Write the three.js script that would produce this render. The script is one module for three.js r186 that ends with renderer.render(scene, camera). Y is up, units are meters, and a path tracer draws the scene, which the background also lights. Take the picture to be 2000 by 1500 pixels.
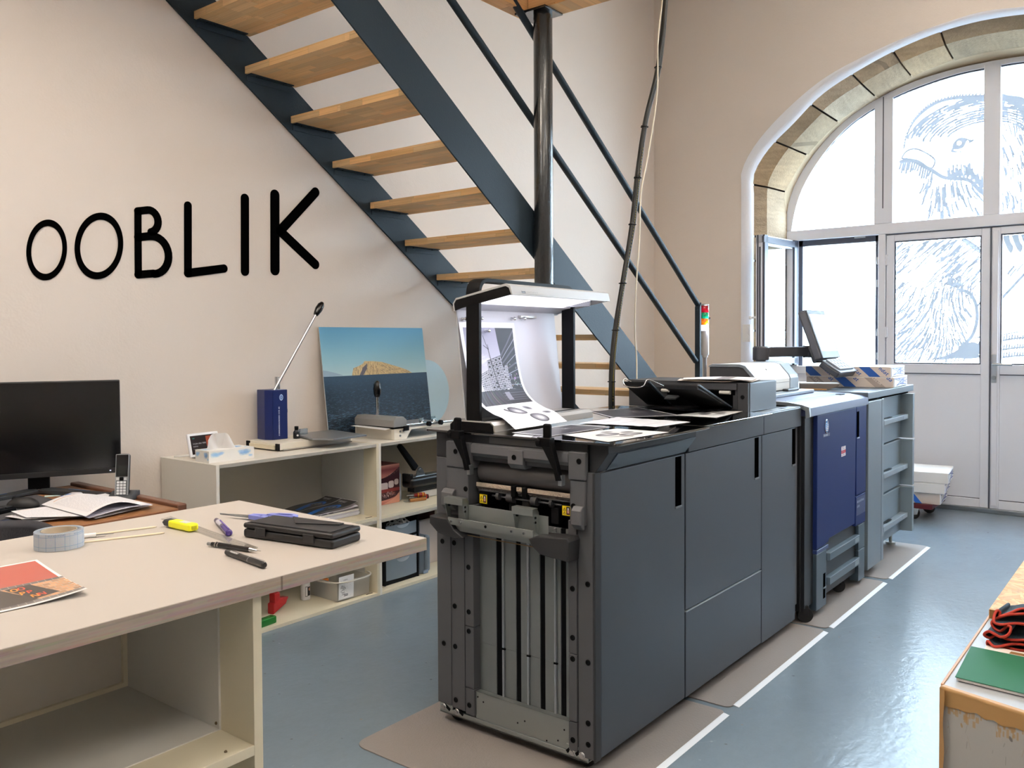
import * as THREE from 'three';
import { RoundedBoxGeometry } from 'three/addons/geometries/RoundedBoxGeometry.js';
import { mergeGeometries, toCreasedNormals } from 'three/addons/utils/BufferGeometryUtils.js';
import { RectAreaLightUniformsLib } from 'three/addons/lights/RectAreaLightUniformsLib.js';

// ---------------------------------------------------------------- camera, sky, lamps, exposure
// x runs along the lettered wall towards the arched window, y is up, z runs from that wall into the room
const scene = new THREE.Scene();
const FOCAL = 1679.7;                                             // in pixels of a 2000 x 1500 picture
const camera = new THREE.PerspectiveCamera(2 * Math.atan(750 / FOCAL) * 180 / Math.PI, 2000 / 1500, 0.05, 100);
camera.position.set(0, 1.374, 0);
{
  const yaw = 0.66303, pitch = -0.02532, roll = -0.00506;
  const fw = new THREE.Vector3(Math.cos(yaw) * Math.cos(pitch), Math.sin(pitch), -Math.sin(yaw) * Math.cos(pitch));
  const r0 = new THREE.Vector3(Math.sin(yaw), 0, Math.cos(yaw)), u0 = new THREE.Vector3().crossVectors(r0, fw);
  const r = r0.clone().multiplyScalar(Math.cos(roll)).addScaledVector(u0, Math.sin(roll));
  const u = u0.clone().multiplyScalar(Math.cos(roll)).addScaledVector(r0, -Math.sin(roll));
  camera.quaternion.setFromRotationMatrix(new THREE.Matrix4().makeBasis(r, u, fw.clone().negate()));
}
camera.setViewOffset(2000, 1500, 0, 44, 2000, 1500);              // the lens is shifted up a little
camera.updateProjectionMatrix();
const renderer = new THREE.WebGLRenderer({ antialias: true });
renderer.toneMapping = THREE.LinearToneMapping;
renderer.toneMappingExposure = 1.0;
renderer.shadowMap.enabled = true;
RectAreaLightUniformsLib.init();
scene.background = new THREE.Color(0.62, 0.82, 1.0);              // bright overcast sky
scene.backgroundIntensity = 24.0;
const LAMP = new THREE.Color(1.0, 0.97, 0.94), LAMP_POWER = 22;
// hanging lamps outside the frame, shining down and up: [x, y, z, length along x, width along z, share, where]
const LAMPS = [[0.5, 3.1, -2.4, 1.2, 0.3, 2.25, 'over the desk'], [2.6, 3.1, -0.9, 1.2, 0.3, 0.8, 'over the printing line'], [0.2, 3.1, 0.6, 1.2, 0.3, 0.8, 'behind the work table'], [2.7, 3.1, 1.4, 1.2, 0.3, 0.8, 'over the painted crate'], [5.0, 4.4, -0.4, 1.2, 0.3, 2.3, 'high before the arched window']];

// ---------------------------------------------------------------- helpers
let seed = 7, booth = null;
const rnd = () => { seed = (seed + 0x6d2b79f5) | 0; let t = Math.imul(seed ^ (seed >>> 15), 1 | seed); t = (t + Math.imul(t ^ (t >>> 7), 61 | t)) ^ t; return ((t ^ (t >>> 14)) >>> 0) / 4294967296; };
const rr = (a, b) => a + (b - a) * rnd();
const V = (x, y, z) => new THREE.Vector3(x, y, z);
const M = (color, roughness = 0.6, metalness = 0, more = {}) => new THREE.MeshPhysicalMaterial({ color, roughness, metalness, ...more });
function canvas(w, h, draw, repeat, data) {
  const c = document.createElement('canvas'); c.width = w; c.height = h;
  draw(c.getContext('2d'), w, h);
  const t = new THREE.CanvasTexture(c);
  if (!data) t.colorSpace = THREE.SRGBColorSpace;
  t.magFilter = THREE.LinearFilter;
  if (repeat) { t.wrapS = t.wrapT = THREE.RepeatWrapping; t.repeat.set(1 / repeat[0], 1 / repeat[1]); }
  return t;
}
// uv in metres from the way each face looks
function uvm(g) {
  g = g.index ? g.toNonIndexed() : g;
  const p = g.attributes.position, n = g.attributes.normal, uv = new Float32Array(p.count * 2);
  for (let i = 0; i < p.count; i++) {
    const ax = Math.abs(n.getX(i)), ay = Math.abs(n.getY(i)), az = Math.abs(n.getZ(i));
    if (ay >= ax && ay >= az) { uv[2 * i] = p.getX(i); uv[2 * i + 1] = p.getZ(i); }
    else if (ax >= az) { uv[2 * i] = p.getZ(i); uv[2 * i + 1] = p.getY(i); }
    else { uv[2 * i] = p.getX(i); uv[2 * i + 1] = p.getY(i); }
  }
  g.setAttribute('uv', new THREE.BufferAttribute(uv, 2));
  return g;
}
function bx(x0, x1, y0, y1, z0, z1, r = 0) {
  const w = Math.abs(x1 - x0), h = Math.abs(y1 - y0), d = Math.abs(z1 - z0);
  r = Math.min(r, w * 0.45, h * 0.45, d * 0.45);
  const g = r > 0 ? new RoundedBoxGeometry(w, h, d, 2, r) : new THREE.BoxGeometry(w, h, d);
  g.translate((x0 + x1) / 2, (y0 + y1) / 2, (z0 + z1) / 2);
  return uvm(g);
}
function cyl(a, b, r0, r1 = r0, seg = 20) {
  const d = V().subVectors(b, a), g = new THREE.CylinderGeometry(r1, r0, d.length(), seg);
  g.applyQuaternion(new THREE.Quaternion().setFromUnitVectors(V(0, 1, 0), d.clone().normalize()));
  g.translate((a.x + b.x) / 2, (a.y + b.y) / 2, (a.z + b.z) / 2);
  return g.toNonIndexed();
}
const tube = (pts, r, seg = 40, rad = 10, closed = false) => new THREE.TubeGeometry(new THREE.CatmullRomCurve3(pts.map((p) => (p.isVector3 ? p : V(...p))), closed, 'centripetal'), seg, r, rad, closed).toNonIndexed();
// polygon (list of pairs) pushed along the third axis; axes 'xy' along z, 'zy' along x, 'xz' along y
function ext(pts, axes, a, b, bevel = 0, holes = []) {
  const shape = Array.isArray(pts) ? new THREE.Shape(pts.map((p) => new THREE.Vector2(p[0], p[1]))) : pts;
  for (const h of holes) shape.holes.push(new THREE.Path(h.map((p) => new THREE.Vector2(p[0], p[1]))));
  const lo = Math.min(a, b), hi = Math.max(a, b);
  let g = new THREE.ExtrudeGeometry(shape, { depth: hi - lo - 2 * bevel, bevelEnabled: bevel > 0, bevelSize: bevel, bevelOffset: -bevel, bevelThickness: bevel, bevelSegments: 2, curveSegments: 24 });
  g.translate(0, 0, lo + bevel);
  const m = { xy: new THREE.Matrix4(), zy: new THREE.Matrix4().set(0, 0, 1, 0, 0, 1, 0, 0, 1, 0, 0, 0, 0, 0, 0, 1), xz: new THREE.Matrix4().set(1, 0, 0, 0, 0, 0, 1, 0, 0, 1, 0, 0, 0, 0, 0, 1) }[axes];
  g.applyMatrix4(m);
  if (axes !== 'xy') flip(g);
  g = g.index ? g.toNonIndexed() : g;
  g.computeVertexNormals();
  return uvm(g);
}
function flip(g) {
  if (g.index) { const a = g.index.array; for (let i = 0; i < a.length; i += 3) { const t = a[i]; a[i] = a[i + 1]; a[i + 1] = t; } return g; }
  for (const at of Object.values(g.attributes)) for (let i = 0; i < at.count; i += 3) for (let k = 0; k < at.itemSize; k++) {
    const u = at.array[i * at.itemSize + k]; at.array[i * at.itemSize + k] = at.array[(i + 1) * at.itemSize + k]; at.array[(i + 1) * at.itemSize + k] = u;
  }
  return g;
}
// surface from f(u, v) -> [x, y, z], with uv = (u, v)
function grid(f, nu, nv, smooth = true) {
  const pos = [], uv = [], idx = [];
  for (let j = 0; j <= nv; j++) for (let i = 0; i <= nu; i++) { const p = f(i / nu, j / nv); pos.push(p[0], p[1], p[2]); uv.push(i / nu, j / nv); }
  for (let j = 0; j < nv; j++) for (let i = 0; i < nu; i++) { const a = j * (nu + 1) + i, b = a + 1, c = a + nu + 1, d = c + 1; idx.push(a, b, d, a, d, c); }
  const g = new THREE.BufferGeometry();
  g.setAttribute('position', new THREE.Float32BufferAttribute(pos, 3)); g.setAttribute('uv', new THREE.Float32BufferAttribute(uv, 2)); g.setIndex(idx);
  const out = smooth ? g : g.toNonIndexed();
  out.computeVertexNormals();
  return smooth ? out.toNonIndexed() : out;
}
const lathe = (prof, at, seg = 28) => { const g = new THREE.LatheGeometry(prof.map((p) => new THREE.Vector2(p[0], p[1])), seg); g.translate(...at); return g.toNonIndexed(); };
const merged = (list) => (Array.isArray(list) ? (list.length === 1 ? list[0] : mergeGeometries(list.map((g) => { g = g.index ? g.toNonIndexed() : g; for (const k of Object.keys(g.attributes)) if (!['position', 'normal', 'uv'].includes(k)) g.deleteAttribute(k); return g; }))) : list);
const used = {};
const numbered = (n) => { const k = used[n] ?? 0; used[n] = k + 1; return k ? n + '_' + String(k).padStart(3, '0') : n; };
const built = [], placed = new Set();
function thing(name, label, category, group) {
  const o = new THREE.Group(); o.name = numbered(name); o.userData = { label, category };
  if (group) o.userData.group = group;
  scene.add(o); built.push(o);
  return o;
}
function part(parent, name, geo, mat, label) {
  const m = new THREE.Mesh(merged(geo), mat); m.name = name; m.castShadow = m.receiveShadow = true;
  if (label) m.userData.label = label;
  parent.add(m);
  return m;
}
function struct(name) { const o = new THREE.Group(); o.name = numbered(name); o.userData = { kind: 'structure' }; scene.add(o); return o; }
function single(name, label, category, geo, mat, group) {
  const m = new THREE.Mesh(merged(geo), mat); m.name = numbered(name); m.castShadow = m.receiveShadow = true; m.userData = { label, category };
  if (group) m.userData.group = group;
  scene.add(m); built.push(m);
  return m;
}
// moves each thing's origin to the foot of its bounding box
function rebase() {
  for (const o of built) {
    const b = new THREE.Box3().setFromObject(o); if (b.isEmpty() || placed.has(o)) continue;
    const c = V((b.min.x + b.max.x) / 2, b.min.y, (b.min.z + b.max.z) / 2);
    if (o.isMesh) o.geometry = o.geometry.clone().translate(-c.x, -c.y, -c.z);
    else for (const k of o.children) k.position.sub(c);
    o.position.copy(c);
  }
}
// turns local geometry into world place: rotation about y, then shift
const put = (g, [x, y, z], ry = 0, rx = 0, rz = 0) => { const q = g.clone(); if (rz) q.rotateZ(rz); if (rx) q.rotateX(rx); if (ry) q.rotateY(ry); q.translate(x, y, z); return q; };
// thin sheet of paper through four corners (front-left, front-right, back-right, back-left seen from above), lifted by bow(u, v)
function sheet(a, b, c, d, bow = () => 0, nu = 14, nv = 14) {
  return grid((u, v) => { const x = (1 - v) * ((1 - u) * a[0] + u * b[0]) + v * ((1 - u) * d[0] + u * c[0]), y = (1 - v) * ((1 - u) * a[1] + u * b[1]) + v * ((1 - u) * d[1] + u * c[1]), z = (1 - v) * ((1 - u) * a[2] + u * b[2]) + v * ((1 - u) * d[2] + u * c[2]); return [x, y + bow(u, v), z]; }, nu, nv);
}
function noiseTile(w, h, cells, draw) { // smooth tiling value noise, draw(value) -> [r,g,b]
  return canvas(w, h, (c) => {
    const im = c.createImageData(w, h), lat = cells.map((k) => { const a = []; for (let i = 0; i < k[0] * k[1]; i++) a.push(rnd()); return a; });
    for (let y = 0; y < h; y++) for (let x = 0; x < w; x++) {
      let s = 0, t = 0;
      cells.forEach(([kx, ky, wt], n) => {
        const fx = x / w * kx, fy = y / h * ky, ix = Math.floor(fx), iy = Math.floor(fy), sx = fx - ix, sy = fy - iy, e = (q) => q * q * (3 - 2 * q), g = (i, j) => lat[n][((j + ky) % ky) * kx + (i + kx) % kx];
        const A = g(ix, iy) + (g(ix + 1, iy) - g(ix, iy)) * e(sx), B = g(ix, iy + 1) + (g(ix + 1, iy + 1) - g(ix, iy + 1)) * e(sx);
        s += wt * (A + (B - A) * e(sy)); t += wt;
      });
      const o = (y * w + x) * 4, rgb = draw(s / t, x, y); im.data[o] = rgb[0]; im.data[o + 1] = rgb[1]; im.data[o + 2] = rgb[2]; im.data[o + 3] = 255;
    }
    c.putImageData(im, 0, 0);
  }, draw.size, draw.data);
}
const tile = (w, h, size, cells, f, data) => { f.size = size; f.data = data; return noiseTile(w, h, cells, f); };

// ---------------------------------------------------------------- materials
const grey = (v) => [v, v, v];
const wallBump = tile(256, 256, [0.6, 0.6], [[24, 24, 1], [90, 90, 1]], (v) => grey(255 * v), true);
const wallMat = M('#dcd1c8', 0.85, 0, { bumpMap: wallBump, bumpScale: 0.0006 });
const plasterWhite = M('#e6e6ec', 0.7, 0, { bumpMap: wallBump, bumpScale: 0.001 });
const ceilMat = M('#e6ded2', 0.9);
const floorMap = tile(512, 512, [2.2, 2.2], [[5, 5, 3], [18, 18, 1.5], [60, 90, 1], [256, 256, 0.8]], (v) => { const k = 0.95 + 0.1 * v; return [117 * k, 131 * k, 142 * k]; });
{ // specks, scratches and crumbs on the floor paint
  const c = floorMap.image.getContext('2d'); for (let i = 0; i < 130; i++) { c.fillStyle = ['rgba(60,50,44,.55)', 'rgba(150,110,80,.5)', 'rgba(40,42,46,.5)', 'rgba(190,200,205,.4)'][i % 4]; c.beginPath(); c.ellipse(rr(0, 512), rr(0, 512), rr(0.4, 1.3), rr(0.4, 0.9), rr(0, 3), 0, 7); c.fill(); } for (let i = 0; i < 24; i++) { c.strokeStyle = 'rgba(200,208,212,.16)'; c.lineWidth = 0.6; const x = rr(0, 512), y = rr(0, 512); c.beginPath(); c.moveTo(x, y); c.lineTo(x + rr(-40, 40), y + rr(-20, 20)); c.stroke(); }
}
const floorRough = tile(256, 256, [1.3, 1.3], [[6, 6, 2], [40, 40, 1]], (v) => grey(255 * (0.21 + 0.06 * v)), true);
const floorBump = tile(512, 512, [1.1, 1.1], [[40, 60, 2], [150, 200, 1]], (v) => grey(255 * v), true);
const floorMat = M('#ffffff', 1, 0, { map: floorMap, roughnessMap: floorRough, bumpMap: floorBump, bumpScale: 0.0008 });
const stoneMap = tile(512, 512, [0.9, 0.9], [[4, 14, 2], [10, 60, 2], [80, 90, 1.2], [256, 256, 1]], (v) => { const k = 0.82 + 0.34 * v; return [170 * k, 154 * k, 132 * k]; });
const stoneBump = tile(256, 256, [0.4, 0.4], [[6, 20, 1], [50, 60, 1], [128, 128, 1]], (v) => grey(255 * v), true);
const stoneMats = ['#ffffff', '#ece4da', '#f6ead8', '#e2dcd2'].map((c) => M(c, 0.9, 0, { map: stoneMap, bumpMap: stoneBump, bumpScale: 0.004 }));
const sillMat = M('#c7b497', 0.9, 0, { bumpMap: stoneBump, bumpScale: 0.002 });
const jointMat = M('#4a4038', 0.95);
const pvc = M('#eaedf7', 0.4), pvcDark = M('#4a4e5c', 0.45), alu = M('#b9bcc0', 0.35, 0.9), chrome = M('#d8dadc', 0.15, 1), steel = M('#9ea2a6', 0.3, 0.9);
const glassMat = new THREE.MeshPhysicalMaterial({ color: '#ffffff', roughness: 0.0, transmission: 1, thickness: 0, ior: 1.5 });
const orangePeel = tile(256, 256, [0.25, 0.25], [[60, 60, 1], [120, 120, 0.6]], (v) => grey(255 * v), true);
const steelPaint = M('#28323a', 0.5, 0, { specularIntensity: 0.32, bumpMap: orangePeel, bumpScale: 0.0005 });
const blackPaint = M('#131619', 0.16, 0, { bumpMap: orangePeel, bumpScale: 0.0009, clearcoat: 0.6, clearcoatRoughness: 0.08 });
// finger-jointed oak board, 1.2 m x 0.34 m
function boardWood(w, h, base, size) {
  return canvas(w, h, (c) => {
    const rows = 8;
    for (let r = 0; r < rows; r++) {
      let x = -rr(0, w * 0.3);
      while (x < w) {
        const L = w * rr(0.16, 0.38), k = rr(0.92, 1.06), hue = rr(-6, 6);
        c.fillStyle = `rgb(${base[0] * k + hue},${base[1] * k},${base[2] * k - hue})`; c.fillRect(x, r * h / rows, L, h / rows);
        for (let i = 0; i < 26; i++) { const y = (r + rnd()) * h / rows; c.strokeStyle = rnd() < 0.5 ? 'rgba(95,58,20,' + rr(0.05, 0.22) + ')' : 'rgba(255,232,190,' + rr(0.05, 0.16) + ')'; c.lineWidth = rr(0.6, 2); c.beginPath(); c.moveTo(x, y); c.bezierCurveTo(x + L * 0.3, y + rr(-3, 3), x + L * 0.7, y + rr(-3, 3), x + L, y + rr(-2, 2)); c.stroke(); }
        c.fillStyle = 'rgba(110,70,30,.35)'; c.fillRect(x, r * h / rows, 1.2, h / rows);
        x += L;
      }
      c.fillStyle = 'rgba(120,76,34,.25)'; c.fillRect(0, r * h / rows, w, 1);
    }
  }, size);
}
const treadMap = boardWood(1024, 512, [232, 190, 136], [0.9, 0.34]);
const treadMat = M('#ffffff', 0.5, 0, { map: treadMap });
const beamMat = M('#ffffff', 0.6, 0, { map: boardWood(512, 512, [216, 164, 106], [1.6, 0.5]) });
const cream = M('#ded4bb', 0.5), laminate = M('#b8b0a8', 0.45, 0, { specularIntensity: 0.6 }), laminateEdge = M('#c0b1a2', 0.5), shelfWhite = M('#e9e3d8', 0.45), liner = M('#cfcac0', 0.5), shelfEdge = M('#aaa59c', 0.5), backPanel = M('#6f6961', 0.35);
const printerGrey = M('#424850', 0.48, 0.1), printerGrey2 = M('#353639', 0.55, 0, { specularIntensity: 0.6 }), printerLight = M('#8b959c', 0.45), darkCap = M('#2b2c2f', 0.5, 0, { specularIntensity: 0.6 }), black = M('#08080a', 0.5, 0, { specularIntensity: 0.25 }), hollow = M('#060607', 1, 0, { specularIntensity: 0 }), blackSoft = M('#121214', 0.7, 0, { specularIntensity: 0.5 }), rubber = M('#161618', 0.8), bodyPlate = M('#7b7f80', 0.5, 0.4), fascia = M('#343e48', 0.35);
const blueDoor = M('#1f2e60', 0.55, 0, { specularIntensity: 0.25 }), blueTop = M('#4d567c', 0.42), silver = M('#aab0b4', 0.3, 0.7), zinc = M('#a3a8a6', 0.38, 0.75), feedGrey = M('#75838c', 0.42), feedDark = M('#4c5963', 0.45);
const blackGlass = M('#0c0d0f', 0.07, 0, { clearcoat: 1, clearcoatRoughness: 0.03 });
const white = M('#f2f0ee', 0.6), paper = M('#f4f2f3', 0.75, 0, { side: THREE.DoubleSide }), creamPlastic = M('#e4ddcf', 0.45), greyPlastic = M('#8d9298', 0.45);

// ================================================================ the setting
{
  const f = struct('floor'); part(f, 'floor_slab', bx(-3.2, 7.75, -0.12, 0, -4.2, 3.4), floorMat);
  const street = struct('ground'); part(street, 'pavement', bx(7.75, 30, -0.3, -0.12, -20, 18), M('#b9b7b2', 0.9));
}
const Z0 = -1.187, Y0 = 2.0;                                        // centre of the arch
function polarPath(points, jambZ, spring) {                        // measured (z, y) on the left half, mirrored for the right
  const s = points.map(([z, y]) => [Math.atan2(y - Y0, Z0 - z), Math.hypot(z - Z0, y - Y0)]);
  const th0 = Math.atan2(spring - Y0, Z0 - jambZ);
  const rAt = (t) => {
    let i = 0; while (i < s.length - 2 && s[i + 1][0] < t) i++;
    const a = s[Math.max(0, i - 1)], b = s[i], c = s[i + 1], d = i + 2 < s.length ? s[i + 2] : [Math.PI - s[i][0], s[i][1]];
    const h = c[0] - b[0], q = (t - b[0]) / h, m0 = (c[1] - a[1]) / Math.max(1e-6, c[0] - a[0]) * h, m1 = (d[1] - b[1]) / Math.max(1e-6, d[0] - b[0]) * h;
    const q2 = q * q, q3 = q2 * q;
    return (2 * q3 - 3 * q2 + 1) * b[1] + (q3 - 2 * q2 + q) * m0 + (-2 * q3 + 3 * q2) * c[1] + (q3 - q2) * m1;
  };
  // k: 0..1 up the left jamb, 1..2 spring to crown, 2..3 crown to right spring, 3..4 down the right jamb
  return (k) => {
    const right = k > 2, q = right ? 4 - k : k;
    let z, y;
    if (q <= 1) { z = jambZ; y = spring * q; } else { const t = th0 + (Math.PI / 2 - th0) * (q - 1), r = rAt(t); z = Z0 - r * Math.cos(t); y = Y0 + r * Math.sin(t); }
    return [right ? 2 * Z0 - z : z, y];
  };
}
const pathOuter = polarPath([[-3.015, 2.70], [-3.015, 2.799], [-2.94, 2.953], [-2.825, 3.092], [-2.602, 3.286], [-2.313, 3.472], [-2.015, 3.583], [-1.732, 3.659], [-1.433, 3.713], [-1.187, 3.737]], -3.015, 2.70);
const pathInner = polarPath([[-2.926, 2.62], [-2.926, 2.781], [-2.798, 2.978], [-2.588, 3.158], [-2.356, 3.356], [-2.038, 3.51], [-1.716, 3.621], [-1.375, 3.683], [-1.187, 3.692]], -2.926, 2.62);
const pathArris = polarPath([[-2.79, 2.60], [-2.775, 2.66], [-2.575, 2.971], [-2.292, 3.224], [-1.997, 3.374], [-1.7, 3.491], [-1.381, 3.553], [-1.187, 3.562]], -2.79, 2.60);
const pathFrame = polarPath([[-2.81, 2.33], [-2.749, 2.674], [-2.56, 2.974], [-2.261, 3.246], [-1.965, 3.39], [-1.513, 3.491], [-1.251, 3.505], [-1.187, 3.507]], -2.81, 2.33);
const pathGlass = polarPath([[-2.755, 2.325], [-2.674, 2.655], [-2.487, 2.954], [-2.267, 3.173], [-2.063, 3.290], [-1.915, 3.352], [-1.629, 3.426], [-1.26, 3.464], [-1.187, 3.465]], -2.755, 2.325);
const XW = 7.08, XF = 7.6;
{
  const wl = struct('wall_left'); part(wl, 'wall_face', bx(-3.2, 7.75, 0, 4.9, -4.2, -3.86), wallMat);
  const wr = struct('wall_right');
  const outline = (path) => { const a = []; for (let i = 0; i <= 80; i++) a.push(path(i / 20)); return a; };
  const hole = outline(pathOuter), poly = [[-3.86, 0], ...hole, [3.2, 0], [3.2, 4.9], [-3.86, 4.9]];
  part(wr, 'wall_face', ext(poly, 'zy', XW, XF), wallMat);
  const hole2 = outline(pathFrame), poly2 = [[-3.86, 0], ...hole2, [3.2, 0], [3.2, 4.9], [-3.86, 4.9]];
  part(wr, 'outside_face', ext(poly2, 'zy', XF + 0.03, XF + 0.15), M('#b8a88e', 0.9));
  // the stones of the arch and the jambs, each with its own edges
  const joints = [0, 0.17, 0.36, 0.55, 0.78, 0.86, 1.03, 1.20, 1.375, 1.545, 1.70, 1.865];
  const all = [...joints, ...joints.slice(1).reverse().map((k) => 4 - k), 4];
  const P = (path, k, x) => { const [z, y] = path(k); return V(x, y, z); };
  for (let i = 0; i < all.length - 1; i++) {
    const k0 = all[i] + 0.0035, k1 = all[i + 1] - 0.0035, n = 8, wob = [0, 1, 2, 3, 4].map(() => rr(-0.006, 0.006));
    const prof = (k) => {
      const a = P(pathInner, k, XW + 0.06), c = P(pathArris, k, 7.45), f = P(pathFrame, k < 1 ? k * 1.113 > 1 ? 1 : k * 1.113 : k > 3 ? 4 - Math.min(1, (4 - k) * 1.113) : k, 7.5);
      const b = a.clone().lerp(c, 0.60); b.x = 7.215; c.x += wob[0]; b.x += wob[1];
      const out = V(0, b.y - (k > 1 && k < 3 ? Y0 : b.y), b.z - Z0).normalize();
      b.addScaledVector(out, wob[2]);
      c.addScaledVector(out, wob[3]);
      const d = c.clone(); d.x = 7.585; d.addScaledVector(out, 0.004);
      return [a, a.clone().lerp(b, 0.5), b, b.clone().lerp(c, 0.06), b.clone().lerp(c, 0.5).addScaledVector(out, -0.006), c, d, d.clone().addScaledVector(out, 0.09), a.clone().addScaledVector(out, 0.045), a];
    };
    const rows = []; for (let j = 0; j <= n; j++) rows.push(prof(k0 + (k1 - k0) * j / n));
    const tri = [], q = (a, b, c, d) => tri.push(a, b, c, a, c, d), m = rows[0].length;
    for (let j = 0; j < n; j++) for (let v = 0; v < m - 1; v++) q(rows[j][v], rows[j][v + 1], rows[j + 1][v + 1], rows[j + 1][v]);
    for (const [row, rev] of [[rows[0], false], [rows[n], true]]) for (let v = 1; v < m - 2; v++) tri.push(...(rev ? [row[0], row[v], row[v + 1]] : [row[0], row[v + 1], row[v]]));
    let g = new THREE.BufferGeometry().setFromPoints(tri); g.computeVertexNormals(); g = toCreasedNormals(g, 0.45); g.deleteAttribute('uv');
    part(wr, 'stone', uvm(g), stoneMats[i % 4]);
  }
  // mortar behind the joints
  part(wr, 'mortar', grid((u, v) => { const k = u * 4, a = pathInner(k), b = pathArris(k), z = a[0] + (b[0] - a[0]) * v, y = a[1] + (b[1] - a[1]) * v, o = V(0, k > 1 && k < 3 ? y - Y0 : 0, z - Z0).normalize(); return [7.13 + 0.44 * v, y + o.y * 0.020, z + o.z * 0.020]; }, 96, 4), M('#4a4038', 0.95, 0, { side: THREE.DoubleSide }));
  const t1 = struct('trim_1');                                       // smooth plaster band round the opening
  part(t1, 'plaster_band', grid((u, v) => { const k = u * 4, a = pathOuter(k), b = pathInner(k), s = Math.sin(v * Math.PI / 2), c = 1 - Math.cos(v * Math.PI / 2); return [XW - 0.004 + 0.075 * c, a[1] + (b[1] - a[1]) * s, a[0] + (b[0] - a[0]) * s]; }, 120, 8), M('#f0f1f8', 0.7, 0, { side: THREE.DoubleSide, bumpMap: wallBump, bumpScale: 0.001 }));
  const t2 = struct('trim_2');                                       // stone lining between arris and window frame
  part(t2, 'lining', grid((u, v) => { const k = u * 4, a = pathArris(k), b = pathFrame(k < 1 ? Math.min(1, k * 2.60 / 2.33) : k > 3 ? 4 - Math.min(1, (4 - k) * 2.60 / 2.33) : k), o = V(0, k > 1 && k < 3 ? a[1] - Y0 : 0, a[0] - Z0).normalize(); return [7.47 + 0.14 * v, (a[1] + o.y * 0.008) * (1 - v) + v * b[1], (a[0] + o.z * 0.008) * (1 - v) + v * b[0]]; }, 96, 2), M('#c7b497', 0.9, 0, { side: THREE.DoubleSide, bumpMap: stoneBump, bumpScale: 0.002 }));
  const wb = struct('wall_back'); part(wb, 'wall_face', bx(-3.4, -3.2, 0, 4.9, -4.2, 3.4), wallMat);
  const wn = struct('wall_near'); part(wn, 'wall_face', bx(-3.4, 7.75, 0, 4.9, 3.2, 3.4), wallMat);
  const ce = struct('ceiling'); part(ce, 'ceiling_slab', bx(-3.4, 7.75, 4.9, 5.05, -4.2, 3.4), ceilMat);
  const mz = struct('mezzanine');
  part(mz, 'ceiling_board', bx(-3.2, 3.96, 3.5, 3.56, -2.98, 3.2), ceilMat);
  part(mz, 'edge_beam', bx(3.96, 4.115, 3.24, 3.56, -2.965, 3.2, 0.004), beamMat);
  part(mz, 'edge_beam', bx(-3.2, 3.955, 3.24, 3.56, -3.07, -2.965, 0.004), beamMat);
  part(mz, 'edge_beam', bx(3.955, 4.115, 3.24, 3.56, -3.07, -2.967, 0.004), beamMat);
}
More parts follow.
